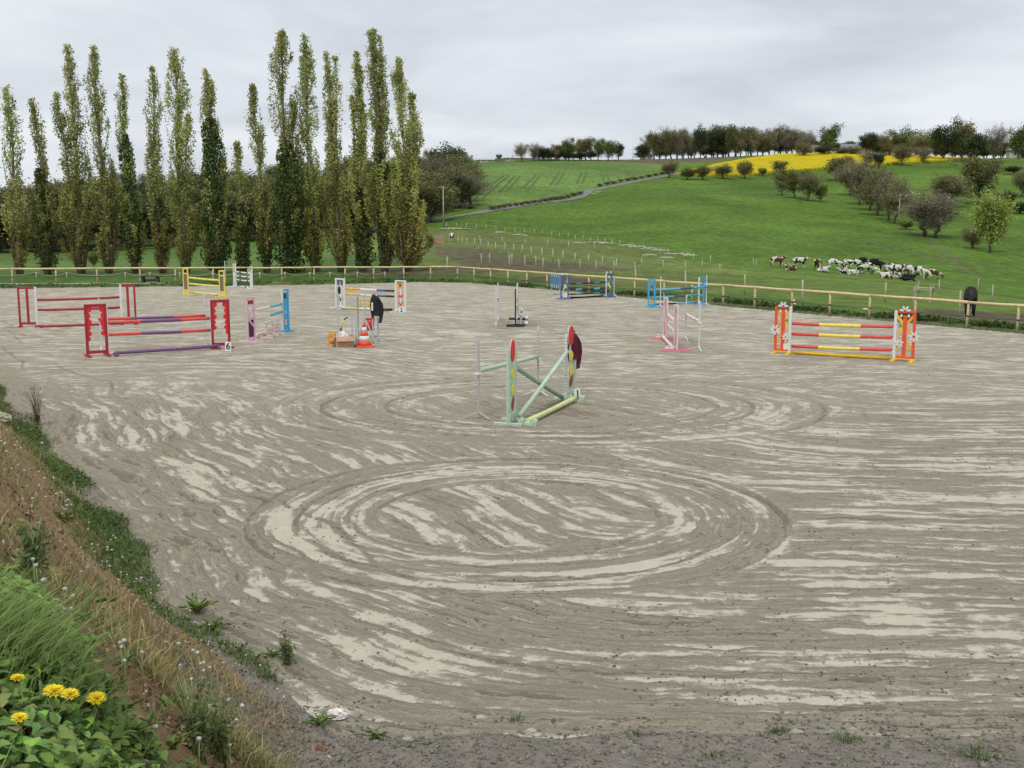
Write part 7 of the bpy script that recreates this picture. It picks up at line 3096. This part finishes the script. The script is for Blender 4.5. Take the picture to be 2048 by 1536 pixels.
def dandelion(label, u, v, rpx, tiltx, stem=.2, closed=False, lean=(0, 0)):
    a, b, c = ray(u, v)
    # ground under the head
    ts_ = np.linspace(.7, 6, 3000)
    X, Y, Z = a * ts_, b * ts_, CAMZ + c * ts_
    g = bank_z(X, Y) + stem
    i = np.where(Z <= g)[0][0]
    head = Vector((X[i], Y[i], Z[i]))
    rad = rpx * (head - Vector((0, 0, CAMZ))).length / FPX
    foot = Vector((head.x + lean[0], head.y + lean[1], 0))
    foot.z = float(bank_z(np.array([foot.x]), np.array([foot.y]))[0]) - .01
    e = empty('dandelion', foot, label=label, cat='flower', group='yellow dandelions in the foreground')
    hd = head - foot
    MB().tube([(0, 0, 0), Vector((hd.x * .35, hd.y * .35, hd.z * .55)), hd * .985], [.0035, .003, .003], 6).build('stem', M_STEM, e)
    f = obj('petals', FLC if closed else FL, e, hd)
    f.scale = (rad, rad, rad * (1.0 if not closed else 1.3))
    f.rotation_euler = (tiltx * .35, 0.1, .4)
    cup = MB().tube([hd - Vector((0, 0, .014)), hd + Vector((0, 0, .002))], [.004, rad * .35], 8).build('sepals', M_SEPAL, e)


dandelion('leftmost dandelion, its flower seen side-on', 35, 1357, 13, .15, .2, False, (.02, .02))
dandelion('low dandelion near the left edge below the others', 39, 1437, 15, .5, .2, False, (.0, .02))
dandelion('larger left flower of the two overlapping dandelions', 108, 1384, 20, .45, .2, False, (-.03, .03))
dandelion('right flower of the two overlapping dandelions', 140, 1390, 17, .6, .19, False, (-.05, .03))
dandelion('single dandelion right of the overlapping pair', 193, 1398, 18, .75, .17, False, (-.03, .02))
dandelion('half-closed dandelion bud on a pale stem at the right', 236, 1364, 8, .1, .2, True, (-.07, .02))
dandelion('closed reddish bud behind the overlapping dandelions', 79, 1350, 7, .1, .2, True, (-.01, .02))

# seed clocks and small white flowers
CK = MB()
r5 = random.Random(9)
CK.ball((0, 0, 0), .78, 0, 10, 7)
for k in range(90):
    zc = r5.uniform(-1, 1)
    a = r5.uniform(0, 6.283)
    q = math.sqrt(1 - zc * zc)
    d = Vector((q * math.cos(a), q * math.sin(a), zc))
    s = d.orthogonal().normalized() * .16
    t5 = d.cross(s).normalized() * .16
    CK.add([d * .5, d + s, d + t5, d - s, d - t5], [(0, 1, 2), (0, 3, 4), (1, 2, 3, 4)])
CKM = CK.mesh('seed_head', M_CLOCK)
STM = MB().tube([(0, 0, 0), (.02, 0, .5), (0, 0, 1)], [.012, .011, .01], 5).mesh('stem', M_STEM)
rg = np.random.default_rng(91)


def clock(label, u, v, rpx, stem, group):
    a, b, c = ray(u, v)
    ts_ = np.linspace(.8, 45, 9000)
    X, Y, Z = a * ts_, b * ts_, CAMZ + c * ts_
    gz = np.maximum(bank_z(X, Y), 0)
    i = np.where(Z <= gz + stem)[0]
    if not len(i):
        return
    i = i[0]
    head = Vector((X[i], Y[i], Z[i]))
    rad = rpx * (head - Vector((0, 0, CAMZ))).length / FPX
    zf = float(gz[i])
    e = empty('seed_clock', (head.x, head.y, zf - .01), rg.random() * 6, label=label, cat='flower', group=group)
    h = head.z - zf + .01
    s = obj('stem', STM, e)
    s.scale = (.25, .25, h)
    hd = obj('seed_head', CKM, e, (0, 0, h))
    hd.scale = (rad, rad, rad * .9)


CL = [(49, 1076, 6), (66, 1118, 4.5), (72, 1130, 5), (87, 1160, 6.5), (130, 1178, 6), (145, 1191, 6), (128, 1218, 5.5), (141, 1217, 5.5), (248, 1281, 6), (284, 1304, 4.5), (249, 1321, 5), (162, 1143, 3), (240, 1285, 5), (243, 1294, 5), (357, 1287, 4.5), (386, 1301, 5), (395, 1305, 5), (360, 1330, 4), (401, 1327, 4), (407, 1325, 4.5), (407, 1341, 4.5), (419, 1335, 4.5), (383, 1358, 4.5), (378, 1397, 6.5), (458, 1400, 5.5), (421, 1413, 6.5), (484, 1411, 6), (473, 1440, 5), (398, 1477, 6), (311, 1453, 6), (457, 1452, 4), (460, 1490, 4)]
for (u, v, r_) in CL:
    clock('white dandelion seed clock on the brown slope of the near bank', u, v, r_ * .8, rg.uniform(.1, .22), 'seed clocks on the near slope')
for k in range(110):
    t0 = rg.random() ** 1.0
    base = np.array((float(np.interp(t0, [0, .35, .7, 1], [-10, 120, 270, 600])), float(np.interp(t0, [0, .35, .7, 1], [860, 1000, 1160, 1400]))))
    u = base[0] + rg.normal() * 22 - rg.random() * 35 * (1 - t0)
    v = base[1] + rg.normal() * 16
    if u < -20:
        continue
    clock('tiny white flower in the green strip at the foot of the bank', u, v, rg.uniform(1.5, 2.6), rg.uniform(.06, .16), 'tiny white flowers along the bank foot')

# long grass tussock at the left edge and single blades
x0 = crest_hit(20, 1300, .1)
n = 900
px_ = x0.x + rg.normal(size=n) * .16 - .08
py_ = x0.y + rg.normal(size=n) * .16
P = np.stack([px_, py_, bank_z(px_, py_) - .01], 1)
ln = np.stack([.10 + rg.random(n) * .22, rg.normal(size=n) * .09], 1)
S = blades(P, rg.uniform(.12, .34, n), rg.uniform(.003, .0065, n), ln, jit((0.34, 0.45, 0.15), n, rg, .2, .08), rg, .5)
tag(obj('grass_tussock', np_mesh('grass_tussock', *S, [M_GRASS])), 'tussock of long bright grass blades arching right at the left edge', 'grass', None, 'stuff')
x, y = crest_pts(900, rg)
n = len(x)
P = np.stack([x, y, bank_z(x, y)], 1)
S = blades(P, rg.uniform(.1, .3, n), rg.uniform(.003, .006, n), rg.normal(size=(n, 2)) * .11 + np.array([.05, 0]), jit((0.27, 0.36, 0.12), n, rg, .25, .1), rg, .5)
obj('crest_grass', np_mesh('crest_grass', *S, [M_GRASS]), kind='stuff', label='scattered arching grass blades among the near clover', cat='grass')
# tall weedy stalks on the slope
for (lb, u, v, hh, n) in [('dead branching weed stalk rising from the green strip at the left', 75, 850, .95, 26), ('leafy stalk of pale weeds at the bottom of the brown slope', 395, 1500, .42, 34), ('second leafy stalk right of the first at the bottom', 440, 1510, .36, 26), ('thin flowering stalk at the sand edge', 575, 1330, .4, 14), ('thin pale stalk on the slope left of the rosette', 70, 1180, .35, 16)]:
    p = crest_hit(u, v)
    e = empty('weed_stalk', p, 0, label=lb, cat='plant', group='weed stalks on the bank')
    mb = MB()
    tips = []
    for k in range(n):
        a = rg.random() * 6.28
        l = hh * rg.uniform(.5, 1)
        sp_ = rg.uniform(.05, .28) * hh
        q = Vector((math.cos(a) * sp_, math.sin(a) * sp_, l))
        mb.tube([(rg.normal() * .03, rg.normal() * .03, -.02), (q.x * .4, q.y * .4, l * .6), q], [.005, .004, .002], 4)
        tips.append(q)
    dead = 'dead' in lb
    mb.build('stems', paint('dead_stem', (0.16, 0.13, 0.09), .9) if dead else M_STEM, e)
    m_ = 420 if not dead else 160
    T = np.array([tuple(q) for q in tips])
    k = rg.integers(len(T), size=m_)
    PP = T[k] * (.25 + .75 * rg.random((m_, 1))) + rg.normal(size=(m_, 3)) * .025
    S = leaves(PP, rg.uniform(.02, .055, m_), jit((0.20, 0.16, 0.10) if dead else (0.15, 0.19, 0.075), m_, rg, .3, .1), rg, None, .4)
    obj('leaves', np_mesh('leaves', *S, [M_GRASS]), e)

# grass tufts in the near sand
for (lb, u, v, s, n) in [('green grass tuft in the sand right of centre at the bottom', 1558, 1472, .075, 80), ('dark green tuft in the near soil, right of the first tuft', 1695, 1495, .08, 90), ('small faint tuft at the near sand edge left of centre', 1030, 1442, .06, 34), ('small faint tuft at the near sand edge in the middle', 1275, 1480, .06, 34), ('green tuft at the bottom edge of the picture', 1425, 1534, .07, 50), ('wide green patch of grass at the bottom right edge', 1960, 1534, .17, 220)]:
    p = G(u, v)
    px_ = rg.normal(size=n) * s * .55
    py_ = rg.normal(size=n) * s * .45
    z0_ = np.maximum(bank_z(px_ + p.x, py_ + p.y), 0)
    P = np.stack([px_, py_, z0_ - .015], 1)
    S = blades(P, rg.uniform(.03, .095, n), rg.uniform(.004, .009, n), np.stack([px_, py_], 1) * .9 + rg.normal(size=(n, 2)) * .02, jit((0.115, 0.18, 0.045), n, rg, .3, .1), rg)
    obj('grass_tuft', np_mesh('grass_tuft', *S, [M_GRASS]), None, (p.x, p.y, 0), label=lb, cat='grass', group='grass tufts in the near sand')

# litter: white scrap, bricks, stones
p = G(672, 1440)
z = float(bank_z(np.array([p.x]), np.array([p.y]))[0])
crumple('crumpled white foam scrap lying at the sand edge', 'litter', (p.x, p.y, max(0, z) + .02), .09, .05, .07, M['bag'], 'litter', 55)
p = crest_hit(0, 838)
crumple('pale grey stone half buried at the left picture edge', 'stone', (p.x, p.y, p.z), .22, .16, .14, M_STONE, 'stone', 56)
M_BRICK = paint('brick_fragment', (0.30, 0.12, 0.07), .9, .2, 8, .3)
p = G(640, 1527)
z = float(bank_z(np.array([p.x]), np.array([p.y]))[0])
crumple('small red brick fragment at the bottom of the slope', 'brick_fragment', (p.x, p.y, max(0, z)), .03, .025, .03, M_BRICK, 'brick', 57)
for i, (lb, u, v, s) in enumerate([('flat grey stone in the near soil left of centre', 815, 1506, .05), ('dark stone at the sand edge, lower left', 962, 1436, .04), ('grey stone near the bottom middle', 1062, 1463, .045), ('pale flat stone beside the right grass tuft', 1592, 1478, .06)]):
    p = G(u, v)
    z = float(bank_z(np.array([p.x]), np.array([p.y]))[0])
    crumple(lb, 'stone', (p.x, p.y, max(0, z)), s, s * .7, s * .5, M_STONE, 'stone', 60 + i)
